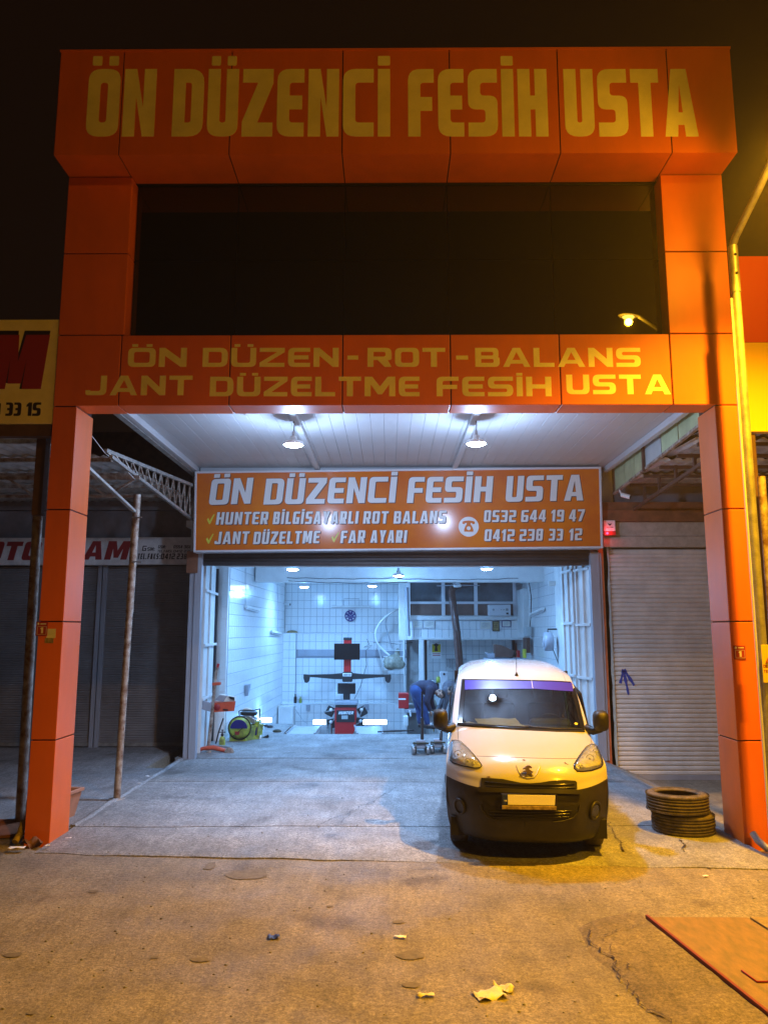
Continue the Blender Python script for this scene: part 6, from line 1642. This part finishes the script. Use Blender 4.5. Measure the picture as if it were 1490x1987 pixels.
# white rack with bag and hoses
YL = 23.3
ld = thing('ladder_rack', 'white metal rung rack holding a tied bag, left of the office wall', 'rack', at(782, 1340, YL))
def lp(px, py, dy=0): return at(px, py, YL + dy)
MB().tube([lp(784, 1232), lp(784, 1308)], .035, 8).build('upright', 'white_paint', ld, world=True)
MB().tube([lp(785, 1308), lp(786, 1410)], .022, 8).build('upright', 'white_paint', ld, world=True)
MB().tube([lp(733, 1248, .3), lp(742, 1290, .3), lp(745, 1300, .3)], .018, 8).build('upright', 'white_paint', ld, world=True)
for y, x in ((1249, 770), (1262, 746), (1274, 744), (1287, 744), (1300, 746)): MB().tube([lp(784, y), lp(x, y)], .016, 6).build('rung', 'white_paint', ld, world=True)
bag = MB(); bag.ball(lp(764, 1284, .05), .31, 10, (1.05, .5, .72)); bag.ball(lp(758, 1290, .0), .22, 8, (1, .6, .7)); bag.ball(lp(774, 1289, .0), .2, 8, (1, .6, .75)); bag.ball(lp(771, 1266, .05), .10, 8, (.9, .5, 1.3))
mat('bag_plastic', (0.40, 0.38, 0.30), 0.35, var=.45, vscale=7, col2=(0.13, 0.12, 0.08), bump=.5, bscale=9)
solo(bag, 'tied_bag', 'bag_plastic', 'bulging tied plastic bag resting in the white rack', 'bag', loc=tuple(lp(765, 1300)), remesh=.03)
def hose(pts, r, label, m='white_paint'):
    o = MB(); P = [Vector(p) for p in pts]; Q = []
    for i in range(len(P) - 1):
        a, b, c, d = P[max(0, i-1)], P[i], P[i+1], P[min(len(P)-1, i+2)]
        for k in range(6):
            t = k / 6; Q.append(.5 * ((2*b) + (-a + c)*t + (2*a - 5*b + 4*c - d)*t*t + (-a + 3*b - 3*c + d)*t**3))
    Q.append(P[-1]); o.tube(Q, r, 8); return solo(o, 'hose', m, label, 'hose', loc=tuple(P[0]))
hose([lp(780, 1180, .3), lp(760, 1188), lp(740, 1205), lp(729, 1225), lp(731, 1245), lp(742, 1260), lp(756, 1272)], .03, 'thick white hose curving down from the pipe corner to the rack')
hose([lp(780, 1180, .4), lp(755, 1192, .2), lp(748, 1210, .2), lp(754, 1235, .2), lp(760, 1258, .2)], .014, 'thin grey hose hanging behind the thick white hose', 'rail_grey')
# red box behind, stool and boxes
c_ = at(783, 1361, 21.8); t = thing('red_tool_box', 'red box with a white band standing at the pit edge left of the bending man', 'box', at(783, 1376, 21.8))
a_, b_ = at(773, 1345, 21.8), at(793, 1375, 21.8); MB().box((a_.x, 21.8, b_.z), (b_.x, 22.1, a_.z)).build('body', 'red_paint', t, world=True, bevel=.015)
MB().box((a_.x - .004, 21.79, zat(1358, 21.8)), (a_.x + .2, 21.799, zat(1355, 21.8))).build('band', 'plate_white', t, world=True)
a_, b_ = at(785, 1376.5, 21.8), at(809, 1392, 21.8); t = thing('grey_cabinet', 'low grimy grey cabinet under the red box', 'cabinet', (a_.x, 21.7, ZF))
MB().box((a_.x, 21.7, ZF), (b_.x, 22.2, a_.z)).build('body', 'rail_grey', t, world=True, bevel=.01)
MB().tube([at(795, 1378, 21.68), at(797, 1390, 21.68)], .03, 8).build('fitting', 'white_paint', t, world=True)
o = MB().box(at(783, 1409, 20.6), at(792, 1390, 20.6) + Vector((0, .3, 0))); solo(o, 'white_duct', 'white_paint', 'short white duct piece standing at the pit edge', 'duct', loc=tuple(at(785, 1409, 20.6)), bevel=.02)
o = MB(); o.tube([gp(733, 1420, ZF + .02), gp(803, 1417, ZF + .02)], .018, 6); solo(o, 'steel_bar', 'wire', 'thin dark bar lying on the floor right of the runway', 'bar', loc=tuple(gp(733, 1420, ZF)))

# ------------------------------------------------------------------ office over the back right
YO = 22.5
xo0, xo1 = xat(790, YO, 1200), 3.90
zw0, zw1, zl0 = zat(1195, YO), zat(1125, YO), zat(1238, YO)
tiled_wall('office_wall', (xo0, YO), (1, 0), 16, zl0, int((zw0 - zl0) / TH) + 0, me=None)
wbox('office_sill', 'white_paint', (xo0 - .03, YO - .06, zw0 - .12), (xo1, YO + .1, zw0), bevel=.005)
wbox('office_soffit', 'plaster', (xo0, YO, zl0 - .06), (xo1, YB, zl0 - .002))
wbox('office_lintel', 'white_paint', (xo0, YO - .03, zl0 - .05), (xo1, YO - .005, zl0 + .01), bevel=.005)
wbox('office_back', 'plaster', (xo0, YB + .09, -.2), (4.2, YB + .2, 4.1))
wbox('office_pier', 'plaster', (xo0 - .25, YO, zl0 - .05), (xo0 - .01, YO + .3, ZI - .01))
mat('office_glass', (0.10, 0.13, 0.15), 0.08, var=.5, vscale=1.2, col2=(0.035, 0.045, 0.05))
of = thing('office_window', 'band of dusty office windows with brown lower panels over the back right of the bay', 'window', (xo0, YO, zw0))
xsw = [xo0 + .04, xat(858, YO), xat(920, YO), xat(994, YO) + .0]
zmid = zat(1170, YO)
for i in range(3):
    a, b = xsw[i] + .05, xsw[i + 1] - .05
    MB().box((a, YO + .02, zmid + .04), (b, YO + .03, zw1)).build('pane', 'office_glass', of, world=True)
    MB().box((a, YO + .02, zw0 + .02), (b, YO + .03, zmid - .03)).build('lower_panel', 'curtain_brown', of, world=True)
for x in xsw: MB().box((x - .05, YO - .02, zw0 + .002), (x + .05, YO + .05, zw1)).build('mullion', 'frame_white', of, world=True, bevel=.005)
MB().box((xsw[0], YO - .025, zmid - .03), (xsw[-1], YO + .045, zmid + .04)).build('transom', 'frame_white', of, world=True, bevel=.005)
# column, door, poster, tool rack behind
wbox('office_post', 'white_paint', (xat(811, YO - .1), YO - .15, 0), (xat(820, YO - .1), YO + .0, zl0 - .06), bevel=.01)
wbox('dark_post', 'van_gloss', (xat(822, YO), YO + .02, 0), (xat(826, YO), YO + .1, zl0 - .06))
wbox('pale_post', 'white_paint', (xat(826.5, YO), YO + .0, 0), (xat(829, YO), YO + .1, zl0 - .06))
tiled_wall('office_rear_wall', (xat(827, YB - .6, 1280), YB - .6), (1, 0), 13, 0.05, 12)
def flatpic(name, label, cat, x0, y0, x1, y1, Y, frame_m, face_m, lines=0, line_m='ink', th=.02):
    a_, b_ = at(x0, y0, Y), at(x1, y1, Y); t = thing(name, label, cat, (a_.x, Y, b_.z))
    MB().box((a_.x, Y, b_.z), (b_.x, Y + th, a_.z)).build('frame', frame_m, t, world=True)
    w_, h_ = b_.x - a_.x, a_.z - b_.z; m_ = min(w_, h_) * .10
    MB().box((a_.x + m_, Y - .004, b_.z + m_), (b_.x - m_, Y - .001, a_.z - m_)).build('sheet', face_m, t, world=True)
    for k in range(lines):
        zz = a_.z - h_ * (.25 + .55 * k / max(1, lines)); MB().box((a_.x + w_ * .2, Y - .006, zz), (b_.x - w_ * (.2 + .12 * (k % 2)), Y - .005, zz + h_ * .03)).build('text_line', line_m, t, world=True)
    return t
flatpic('framed_certificate', 'pale framed certificate at the far left under the office windows', 'certificate', 800, 1204, 820, 1219, YO - .035, 'frame_white', 'paper', 4, 'rail_grey')
flatpic('framed_certificate', 'pale framed certificate second from the left under the office windows', 'certificate', 822, 1204, 843, 1219, YO - .035, 'frame_white', 'paper', 4, 'rail_grey')
flatpic('framed_certificate', 'wide pale framed certificate left of the dark framed one', 'certificate', 930, 1205, 953, 1222, YO - .035, 'frame_white', 'paper', 5, 'rail_grey')
flatpic('framed_certificate', 'upright yellowish certificate in a dark frame under the heater', 'certificate', 955, 1205, 969, 1225, YO - .035, 'van_gloss', 'dirty_yellow', 3)
flatpic('framed_certificate', 'blue edged certificate at the right end of the row', 'certificate', 973, 1204, 991, 1217, YO - .035, 'comp_blue', 'paper', 4, 'rail_grey')
t = flatpic('wall_poster', 'yellow and white warning poster with a red caption on the rear wall', 'poster', 836, 1248, 857, 1278, YB - .63, 'plate_white', 'sign_yellow', 0)
a_, b_ = at(837, 1266, YB - .64), at(856, 1277, YB - .64); MB().box((a_.x, YB - .645, b_.z), (b_.x, YB - .638, a_.z)).build('caption_panel', 'plate_white', t, world=True)
for k in range(2): MB().box((a_.x + .03, YB - .65, a_.z - .05 - k * .05), (b_.x - .03, YB - .646, a_.z - .03 - k * .05)).build('caption_line', 'red_paint', t, world=True)
mb = MB(); c_ = at(846, 1256, YB - .64); mb.prism([(c_.x + a, c_.z + b) for a, b in ((-.05,-.12),(-.03,.02),(-.09,.08),(0,.12),(.09,.08),(.03,.02),(.05,-.12))], lambda x, z, s: Vector((x, YB - (.646 if not s else .64), z))); mb.build('figure', 'ink', t, world=True)
tr = thing('spanner_rack', 'rail of hanging spanners on the rear wall behind the van', 'tool rack', at(882, 1280, YB - .65))
MB().beam(at(866, 1279, YB - .64), at(905, 1279, YB - .64), .02, .03).build('rail', 'rail_grey', tr, world=True)
for k, x in enumerate((868, 872, 877, 882, 889, 895, 901)):
    MB().tube([at(x, 1279, YB - .66), at(x, 1294 + (k % 3) * 2, YB - .66)], .012, 6).build('spanner', 'steel', tr, world=True)
# heater unit and stove pipe, fan
a_, b_ = at(947, 1173, YO - .25), at(991, 1195, YO - .25); t = thing('wall_heater', 'white box heater with a round knob mounted before the office windows', 'heater', (a_.x, YO - .25, b_.z))
MB().box((a_.x, YO - .25, b_.z), (b_.x, YO - .0, a_.z)).build('casing', 'frame_white', t, world=True, bevel=.02)
for px, r_ in ((957, .03), (972, .018), (977, .018), (983, .04)):
    c_ = at(px, 1183, YO - .26); MB().lathe(c_, [(.001,-.02),(r_,-.02),(r_,.01)], axis='y', n=14).build('dial', 'steel', t, world=True)
c_ = at(984, 1190, YO - .262); MB().box(c_ - Vector((.03, .005, .03)), c_ + Vector((.03, .005, .02))).build('badge', 'ink', t, world=True)
mat('flue_brown', (0.10, 0.045, 0.035), 0.25, coat=.5, var=.3, vscale=8)
fp = thing('flue_pipe', 'glossy brown stove flue rising at a slant from behind the van', 'flue', at(893, 1300, 21.6))
P = [at(895, 1330, 21.6), at(886, 1225, 21.7), at(878, 1165, 21.8), at(876, 1148, 21.85)]
MB().tube([P[0], P[1]], .11, 16).build('pipe', 'flue_brown', fp, world=True); MB().tube([P[1], P[2]], .105, 16).build('pipe', 'flue_brown', fp, world=True)
MB().tube([P[2], P[3], at(880, 1139, 21.9), at(890, 1135, 22.1), at(908, 1132, 22.4)], .105, 16).build('elbow', 'flue_brown', fp, world=True)
fn_ = thing('ceiling_fan', 'white ceiling fan hanging in front of the brown flue elbow', 'fan', at(887, 1136, 20.0))
c_ = at(887, 1136, 20.0); MB().tube([c_, Vector((c_.x, c_.y, ZI))], .018, 8).build('down_rod', 'white_paint', fn_, world=True)
MB().lathe(c_, [(.001,-.05),(.09,-.045),(.11,0),(.08,.05),(.02,.07)], n=20).build('motor', 'white_paint', fn_, world=True)
for k in range(3):
    a = R(20 + 120 * k); q = c_ + Vector((cos(a) * .62, sin(a) * .62, .01)); MB().beam(c_ + Vector((cos(a) * .1, sin(a) * .1, .01)), q, .13, .012).build('blade', 'rail_grey', fn_, world=True)
# ceiling cables along the beam
def swag(p, q, sag, label, r=.008):
    P = [Vector(p).lerp(Vector(q), i / 12) - Vector((0, 0, sag * sin(pi * i / 12) + .01 * sin(i * 2.1))) for i in range(13)]
    return wallwire(P, label, r)
swag(at(557, 1121, 18.9), at(780, 1122, 18.9), .02, 'upper slack cable along the ceiling beam, left half')
swag(at(560, 1127, 18.9), at(790, 1130, 18.9), .04, 'lower slack cable along the ceiling beam, left half')
swag(at(770, 1123, 18.9), at(1005, 1122, 18.9), .03, 'slack cable along the ceiling beam, right half')
wallwire([at(780, 1150, YB - .1), at(781, 1190, YB - .1), at(781, 1222, YB - .1)], 'dark conduit down the right end of the tiled back wall', .02)
o = MB(); o.tube([at(789, 1140, 22.3), at(790, 1190, 22.3), at(792, 1234, 22.3)], .06, 12); solo(o, 'drain_pipe', 'rail_grey', 'thick grey pipe rising at the left end of the office wall', 'pipe', loc=tuple(at(792, 1234, 22.3)))
# right wall fittings
def rwp(px, py, off=.0):
    d = ray(px, py); n_ = Vector((1, -.1 / 7, 0)); t_ = (Vector((XRW + .1, 24.35, 0)) - cam.location).dot(n_) / d.dot(n_); return cam.location + d * t_ - Vector((off, 0, 0))
t = thing('electric_panel', 'tall white cable trunking with a meter board on the right tiled wall', 'panel', rwp(1022, 1235))
a_, b_ = rwp(1009, 1150), rwp(1028, 1238)
MB().box((b_.x - .16, b_.y, b_.z), (b_.x + .02, a_.y, zat(1142, b_.y))).build('trunking', 'white_paint', t, world=True, bevel=.01)
c_ = rwp(1034, 1225, .12); MB().box(c_ - Vector((.1, .25, .12)), c_ + Vector((.02, .25, .12))).build('meter_box', 'milk_glass', t, world=True, bevel=.02)
c_ = rwp(1032, 1252, .12); MB().box(c_ - Vector((.08, .28, .20)), c_ + Vector((.02, .28, .20))).build('board', 'brown_steel', t, world=True, bevel=.01)
c_ = rwp(1034, 1268, .22); MB().box(c_ - Vector((.05, .12, .12)), c_ + Vector((.02, .12, .12))).build('yellow_unit', 'tick_yellow', t, world=True, bevel=.02)
c_ = rwp(1020, 1270, .2); MB().box(c_ - Vector((.05, .12, .12)), c_ + Vector((.02, .12, .12))).build('red_unit', 'red_paint', t, world=True, bevel=.02)
tube_fix(rwp(1034, 1192), rwp(1059, 1181), 'unlit tube fitting on the right tiled wall', Vector((-.06, 0, 0)))
wallwire([rwp(1046, 1100, .03), rwp(1047, 1178, .03)], 'thin cable dropping to the right wall tube fitting', .007, 'rail_grey')
wallwire([rwp(1012, 1105, .05), rwp(1018, 1112, .06), rwp(1030, 1125, .06), rwp(1034, 1160, .05), rwp(1033, 1200, .05), rwp(1030, 1225, .05)], 'black looping cable feeding the meter board on the right wall', .013)
wallwire([rwp(1010, 1104, .05), rwp(1006, 1125, .06), rwp(997, 1137, .06)], 'black cable looping from the beam end on the right', .012)
# hose reel
c_ = at(1063, 1245, 17.2); t = thing('hose_reel', 'round grey reel hanging on an arm by the right pilaster above the van', 'reel', c_)
MB().lathe((0,0,0), [(.001,-.10),(.16,-.10),(.20,-.08),(.205,0),(.20,.08),(.16,.10),(.001,.10)], axis='x', n=28).build('drum', 'rail_grey', t)
mb = MB(); mb.tube([Vector((-.105, .12*cos(2*pi*i/24), .12*sin(2*pi*i/24))) for i in range(25)], .008, 6); mb.build('rim_ring', 'steel', t)
MB().tube([(0, 0, .20), (0, 0, .27), (.28, .02, .27)], .018, 8).build('arm', 'black_plastic', t)
MB().tube([(.06, 0, -.05), (.24, 0, -.55)], .01, 6).build('hose_end', 'black_plastic', t)
c_ = at(1078, 1132, 17.2); o = MB().box(c_ + Vector((-.15, 0, -.05)), c_ + Vector((.12, .1, .05))); solo(o, 'wall_stub', 'plaster', 'short plaster stub jutting from the top of the right pilaster', 'bracket', loc=tuple(c_))
# workbench junk behind the van
wbn = thing('workbench', 'workbench against the rear wall, mostly hidden by the van and the men', 'workbench', (xat(900, 22), 22.0, ZF))
MB().box((xat(850, 22), 21.9, .80), (xat(1010, 22), 22.5, .86)).build('top', 'rusty_steel', wbn, world=True, bevel=.005)
for x in (852, 925, 1004): MB().box((xat(x, 22), 22.0, ZF), (xat(x, 22) + .08, 22.4, .797)).build('leg', 'rail_grey', wbn, world=True)
for k, (poly, m_, lb) in enumerate(((((960,1250),(972,1252),(998,1263),(994,1276),(960,1275)), 'brown_steel', 'dark curved car part piled above the van roof'), (((943,1266),(952,1268),(972,1268),(975,1276),(950,1277)), 'rail_grey', 'grey flat car part piled left of the dark curved part'), (((988,1276),(1000,1262),(1003,1264),(996,1277)), 'grime', 'thin upright car part at the right of the pile'))):
    P = [at(x, y, 19.5) for x, y in poly]; mb = MB(); mb.prism([(p.x, p.z) for p in P], lambda x, z, s: Vector((x, 19.5 + k * .06 + (0 if not s else .35), z)))
    o = solo(mb, 'car_part', m_, lb, 'car part', loc=tuple(P[0]), bevel=.01)
c_ = at(975, 1290, 19.7); o = MB().box((xat(940, 19.3), 19.3, ZF), (xat(1012, 19.3), 20.2, zat(1278, 19.3))); solo(o, 'tall_cabinet', 'rail_grey', 'grey cabinet behind the van carrying loose car parts', 'cabinet', loc=(c_.x, 19.5, ZF), bevel=.01)
a_, b_ = at(854, 1304, 21.4), at(869, 1335, 21.4); t = thing('white_unit', 'white box unit with a small round emblem behind the bending men', 'unit', (a_.x, 21.4, ZF))
MB().box((a_.x, 21.4, ZF), (b_.x, 21.7, a_.z)).build('casing', 'frame_white', t, world=True, bevel=.01)
c_ = at(861.5, 1308, 21.39); MB().lathe(c_, [(.001,-.01),(.03,-.01),(.03,.005)], axis='y', n=12).build('emblem', 'ink', t, world=True)
rs = random.Random(5)
for k, (px, py, s_, m_, lb) in enumerate(((838, 1326, .10, 'plate_white', 'white jar among clutter behind the men'), (850, 1318, .09, 'comp_green', 'greenish can among clutter behind the men'), (846, 1332, .12, 'black_plastic', 'black can among clutter behind the men'), (838, 1368, .15, 'bag_plastic', 'tan sack on the floor behind the men'), (838, 1395, .18, 'steel', 'bright wheel rim standing near the men'), (848, 1412, .14, 'dirty_yellow', 'cardboard box on the floor under the men'))):
    c_ = at(px, py, 20.6 if k < 3 else 19.2); o = MB()
    if k < 3: o.lathe(c_ - Vector((0, 0, s_)), [(.001,0),(s_*.6,0),(s_*.6,s_*1.5),(s_*.3,s_*1.8),(.001,s_*1.8)], n=14)
    elif k == 4: o.lathe(c_, [(.001,-.04),(.08,-.03),(s_*.8,-.08),(s_,-.1),(s_,.08),(s_*.8,.06)], axis='y', n=24)
    elif k == 5: o.box(c_ - Vector((s_*.7, .1, s_*.6)), c_ + Vector((s_*.7, .2, s_*.6)))
    else: o.ball(c_, s_, 8, (.8, .6, 1.1))
    solo(o, ('jar', 'can', 'can', 'sack', 'wheel_rim', 'cardboard_box')[k], m_, lb, ('jar', 'can', 'can', 'sack', 'wheel rim', 'box')[k], loc=tuple(c_))

# ------------------------------------------------------------------ the two men
mat('skin', (0.42, 0.24, 0.17), 0.55); mat('denim', (0.022, 0.065, 0.20), 0.8, var=.25, vscale=9, bump=.15)
mat('denim_dark', (0.02, 0.03, 0.08), 0.85, var=.3, vscale=9); mat('jacket_navy', (0.03, 0.032, 0.065), 0.75, var=.25, vscale=7, bump=.2)
mat('jacket_grey', (0.10, 0.10, 0.12), 0.8, var=.3, vscale=7); mat('hair', (0.014, 0.010, 0.009), 0.7); mat('shoe', (0.03, 0.025, 0.025), 0.6)
def caps(mb, chain):
    for (p, r), (q, s) in zip(chain[:-1], chain[1:]):
        p, q = Vector(p), Vector(q); n = max(2, int((q - p).length / (.4 * min(r, s)))) + 1
        for i in range(n + 1): u = i / n; mb.ball(p.lerp(q, u), r + (s - r) * u, 8)
def hand(mb, w_, d, side):
    """palm and five bent fingers from wrist w_ pointing along d"""
    d = Vector(d).normalized(); a = d.cross(Vector((0, 0, 1))); a = a.normalized() if a.length > .1 else Vector((1, 0, 0)); b = a.cross(d)
    caps(mb, [(w_, .028), (w_ + d * .07, .036)])
    for k, ln in enumerate((.065, .078, .072, .055)):
        r0_ = w_ + d * .08 + a * ((k - 1.5) * .021); caps(mb, [(r0_, .011), (r0_ + d * ln * .55, .010), (r0_ + d * ln * .85 + b * -.025, .008)])
    caps(mb, [(w_ + d * .03 + a * (-.035 * side), .013), (w_ + d * .075 + a * (-.06 * side), .010)])
def man(label, J, jm, tm, rootp):
    t = thing('person', label, 'person', rootp)
    v = {k: Vector(p) for k, p in J.items()}
    b = MB()
    caps(b, [(v['hip'], .13), (v['belly'], .13), (v['chest'], .15), (v['neck'], .075)])
    caps(b, [(v['neck'], .06), (v['head'] , .07)])
    hd_ = v['head']; fd = (v['face'] - hd_).normalized(); up = (hd_ - v['neck']).normalized(); up = (up - fd * up.dot(fd)).normalized(); sd = fd.cross(up)
    MH = Matrix((sd, fd, up)).transposed().to_4x4()
    b.ball(hd_, .105, 12, (.80, .95, 1.12), MH); b.ball(hd_ + fd * .035 - up * .065, .058, 8)
    b.ball(hd_ + fd * .112 - up * .012, .017, 6, (1, 1, 1.5), MH)                       # nose
    for s in (-1, 1):
        b.ball(hd_ + sd * (.088 * s) - up * .01, .026, 6, (.4, .7, 1), MH)              # ears
        b.ball(hd_ + fd * .088 + up * .03 + sd * (.035 * s), .018, 5)                   # brows
    for s in ('l', 'r'):
        caps(b, [(v['sho_' + s], .075), (v['elb_' + s], .05), (v['wri_' + s], .033)])
        hand(b, v['wri_' + s], v['wri_' + s] - v['elb_' + s], 1 if s == 'r' else -1)
        caps(b, [(v['hp_' + s], .10), (v['kne_' + s], .065), (v['ank_' + s], .045), (v['toe_' + s], .035)])
    b.build('body', 'skin', t, world=True, remesh=.014)
    j = MB(); caps(j, [(v['hip'], .155), (v['belly'], .16), (v['chest'], .185), (v['neck'], .085)])
    for s in ('l', 'r'):
        w_ = v['elb_' + s].lerp(v['wri_' + s], .92); caps(j, [(v['chest'].lerp(v['sho_' + s], .5), .10), (v['sho_' + s], .095), (v['elb_' + s], .072), (w_, .052)])
    j.build('jacket', jm, t, world=True, remesh=.02)
    l = MB()
    for s in ('l', 'r'): caps(l, [(v['hip'].lerp(v['hp_' + s], .4), .15), (v['hp_' + s], .135), (v['kne_' + s], .09), (v['ank_' + s] + Vector((0, 0, .05)), .065)])
    l.build('trousers', tm, t, world=True, remesh=.02)
    for s in ('l', 'r'):
        k = MB(); caps(k, [(v['ank_' + s] - Vector((0, 0, .03)), .055), (v['ank_' + s].lerp(v['toe_' + s], .5) - Vector((0,0,.01)), .048), (v['toe_' + s], .042)]); k.build('shoe', 'shoe', t, world=True, remesh=.015)
    h = MB(); h.ball(hd_ + up * .022 - fd * .022, .113, 12, (.84, .93, 1.06), MH)
    h.v = [p if (p - hd_).dot(fd) < .055 - max(0, -(p - hd_).dot(up)) * 1.4 else p - fd * ((p - hd_).dot(fd) - .05) for p in h.v]; h.build('hair', 'hair', t, world=True)
    for s in (-1, 1):
        e = MB(); e.ball(hd_ + fd * .094 + up * .008 + sd * (.034 * s), .011, 6); e.build('eye', 'black_plastic', t, world=True)
    m_ = MB(); m_.beam(hd_ + fd * .098 - up * .062 - sd * .022, hd_ + fd * .098 - up * .062 + sd * .022, .008, .006); m_.build('mouth', 'sign_red', t, world=True)
    return t
YM = 18.35
def mp(x, y, dy=0): return at(x, y, YM + dy)
g1, g2_ = mp(815, 1409), mp(829, 1408.5, -.18)
z_ = lambda p, z: Vector((p.x, p.y, z))
man('man in dark jacket and blue jeans bending forward, hands low, left of the van',
    dict(hip=mp(806, 1338), belly=mp(818, 1333), chest=mp(833, 1335), neck=mp(845, 1339, -.05), head=mp(853, 1346, -.08), face=mp(850, 1352, -.25),
         sho_l=mp(836, 1336, .16), elb_l=mp(836, 1359, .18), wri_l=mp(842, 1376, .12), sho_r=mp(834, 1338, -.18), elb_r=mp(828, 1360, -.22), wri_r=mp(834, 1378, -.18),
         hp_l=mp(807, 1343, .10), kne_l=mp(813, 1376, .12), ank_l=z_(g1, ZF + .09), toe_l=z_(g1, ZF + .045) + Vector((.15, -.08, 0)),
         hp_r=mp(808, 1343, -.12), kne_r=mp(823, 1374, -.16), ank_r=z_(g2_, ZF + .09), toe_r=z_(g2_, ZF + .045) + Vector((.15, -.06, 0))),
    'jacket_navy', 'denim', (g1.x, YM, ZF))
YM = 18.9
g1, g2_ = mp(872, 1404), mp(880, 1404, -.2)
man('second man in a grey dark jacket bending down, mostly hidden behind the van mirror',
    dict(hip=mp(889, 1342), belly=mp(882, 1336), chest=mp(872, 1335), neck=mp(864, 1338, -.05), head=mp(874, 1340, -.22), face=mp(866, 1352, -.30),
         sho_l=mp(866, 1340, -.18), elb_l=mp(866, 1358, -.2), wri_l=mp(862, 1376, -.2), sho_r=mp(868, 1340, .18), elb_r=mp(858, 1362, .12), wri_r=mp(850, 1380, .05),
         hp_l=mp(887, 1346, -.10), kne_l=mp(878, 1375, -.12), ank_l=z_(g1, ZF + .09), toe_l=z_(g1, ZF + .045) + Vector((-.15, -.04, 0)),
         hp_r=mp(889, 1346, .12), kne_r=mp(884, 1375, .1), ank_r=z_(g2_, ZF + .09), toe_r=z_(g2_, ZF + .045) + Vector((-.15, 0, 0))),
    'jacket_grey', 'denim_dark', (g1.x, YM, ZF))
# trolley jacks in front of them
def tjack(px0, px1, pyb, lab, Y, handle):
    a_, b_ = at(px0, pyb, Y), at(px1, pyb, Y); t = thing('trolley_jack', lab, 'jack', ((a_.x + b_.x) / 2, Y, ZF), 0, 'grimy trolley jacks left of the van'); w_ = b_.x - a_.x
    for s in (-1, 1):
        MB().box((s * w_ * .34 - .02, -.05, .03), (s * w_ * .34 + .02, .60, .14)).build('side_plate', 'grime', t, bevel=.01)
        MB().lathe((s * w_ * .44, 0, .075), [(.001,-.03),(.075,-.03),(.078,0),(.075,.03),(.001,.03)], axis='x', n=20).build('wheel', 'steel', t)
        MB().lathe((s * w_ * .44, .52, .05), [(.001,-.025),(.048,-.025),(.048,.025),(.001,.025)], axis='x', n=16).build('wheel', 'steel', t)
    MB().box((-w_ * .30, .0, .10), (w_ * .30, .22, .25)).build('pump_body', 'rail_grey', t, bevel=.02)
    MB().tube([(-w_ * .5, -.02, .2), (w_ * .5, -.02, .2)], .015, 8).build('carry_bar', 'grime', t)
    MB().box((-.04, .3, .10), (.04, .62, .17)).build('lift_arm', 'grime', t, bevel=.01)
    h = [Vector(PLACE[t.name].inverted() @ p) for p in handle]
    MB().tube([h[0], h[0].lerp(h[1], .45)], .030, 8).build('handle_socket', 'black_plastic', t)
    MB().tube([h[0].lerp(h[1], .45), h[1]], .018, 8).build('handle', 'van_gloss', t)
Yq = gp(822, 1464, ZF).y
tjack(801, 832, 1464, 'grimy trolley jack with a tall upright dark handle, in front of the bending man', Yq, [at(819, 1435, Yq + .1), at(819, 1342, Yq + .25)])
tjack(836, 864, 1463, 'grimy trolley jack with a short bright handle, right beside the van', Yq + .1, [at(855, 1436, Yq + .1), at(857, 1405, Yq + .3)])

# ------------------------------------------------------------------ thin air volume added to imitate lens glare round the lamps
hzb = MB().box((-155, -155, -2.4), (155, 255, 11.6)).build('glare_haze', 'ink', kind='stuff')
hm = bpy.data.materials.new('glare_haze'); hm.use_nodes = True; t_ = hm.node_tree; t_.nodes.clear()
o_ = t_.nodes.new('ShaderNodeOutputMaterial'); v_ = t_.nodes.new('ShaderNodeVolumePrincipled')
v_.inputs['Color'].default_value = (.92, .82, .72, 1); v_.inputs['Density'].default_value = 0.0016; v_.inputs['Anisotropy'].default_value = .5
t_.links.new(v_.outputs[0], o_.inputs['Volume']); hzb.data.materials.clear(); hzb.data.materials.append(hm)
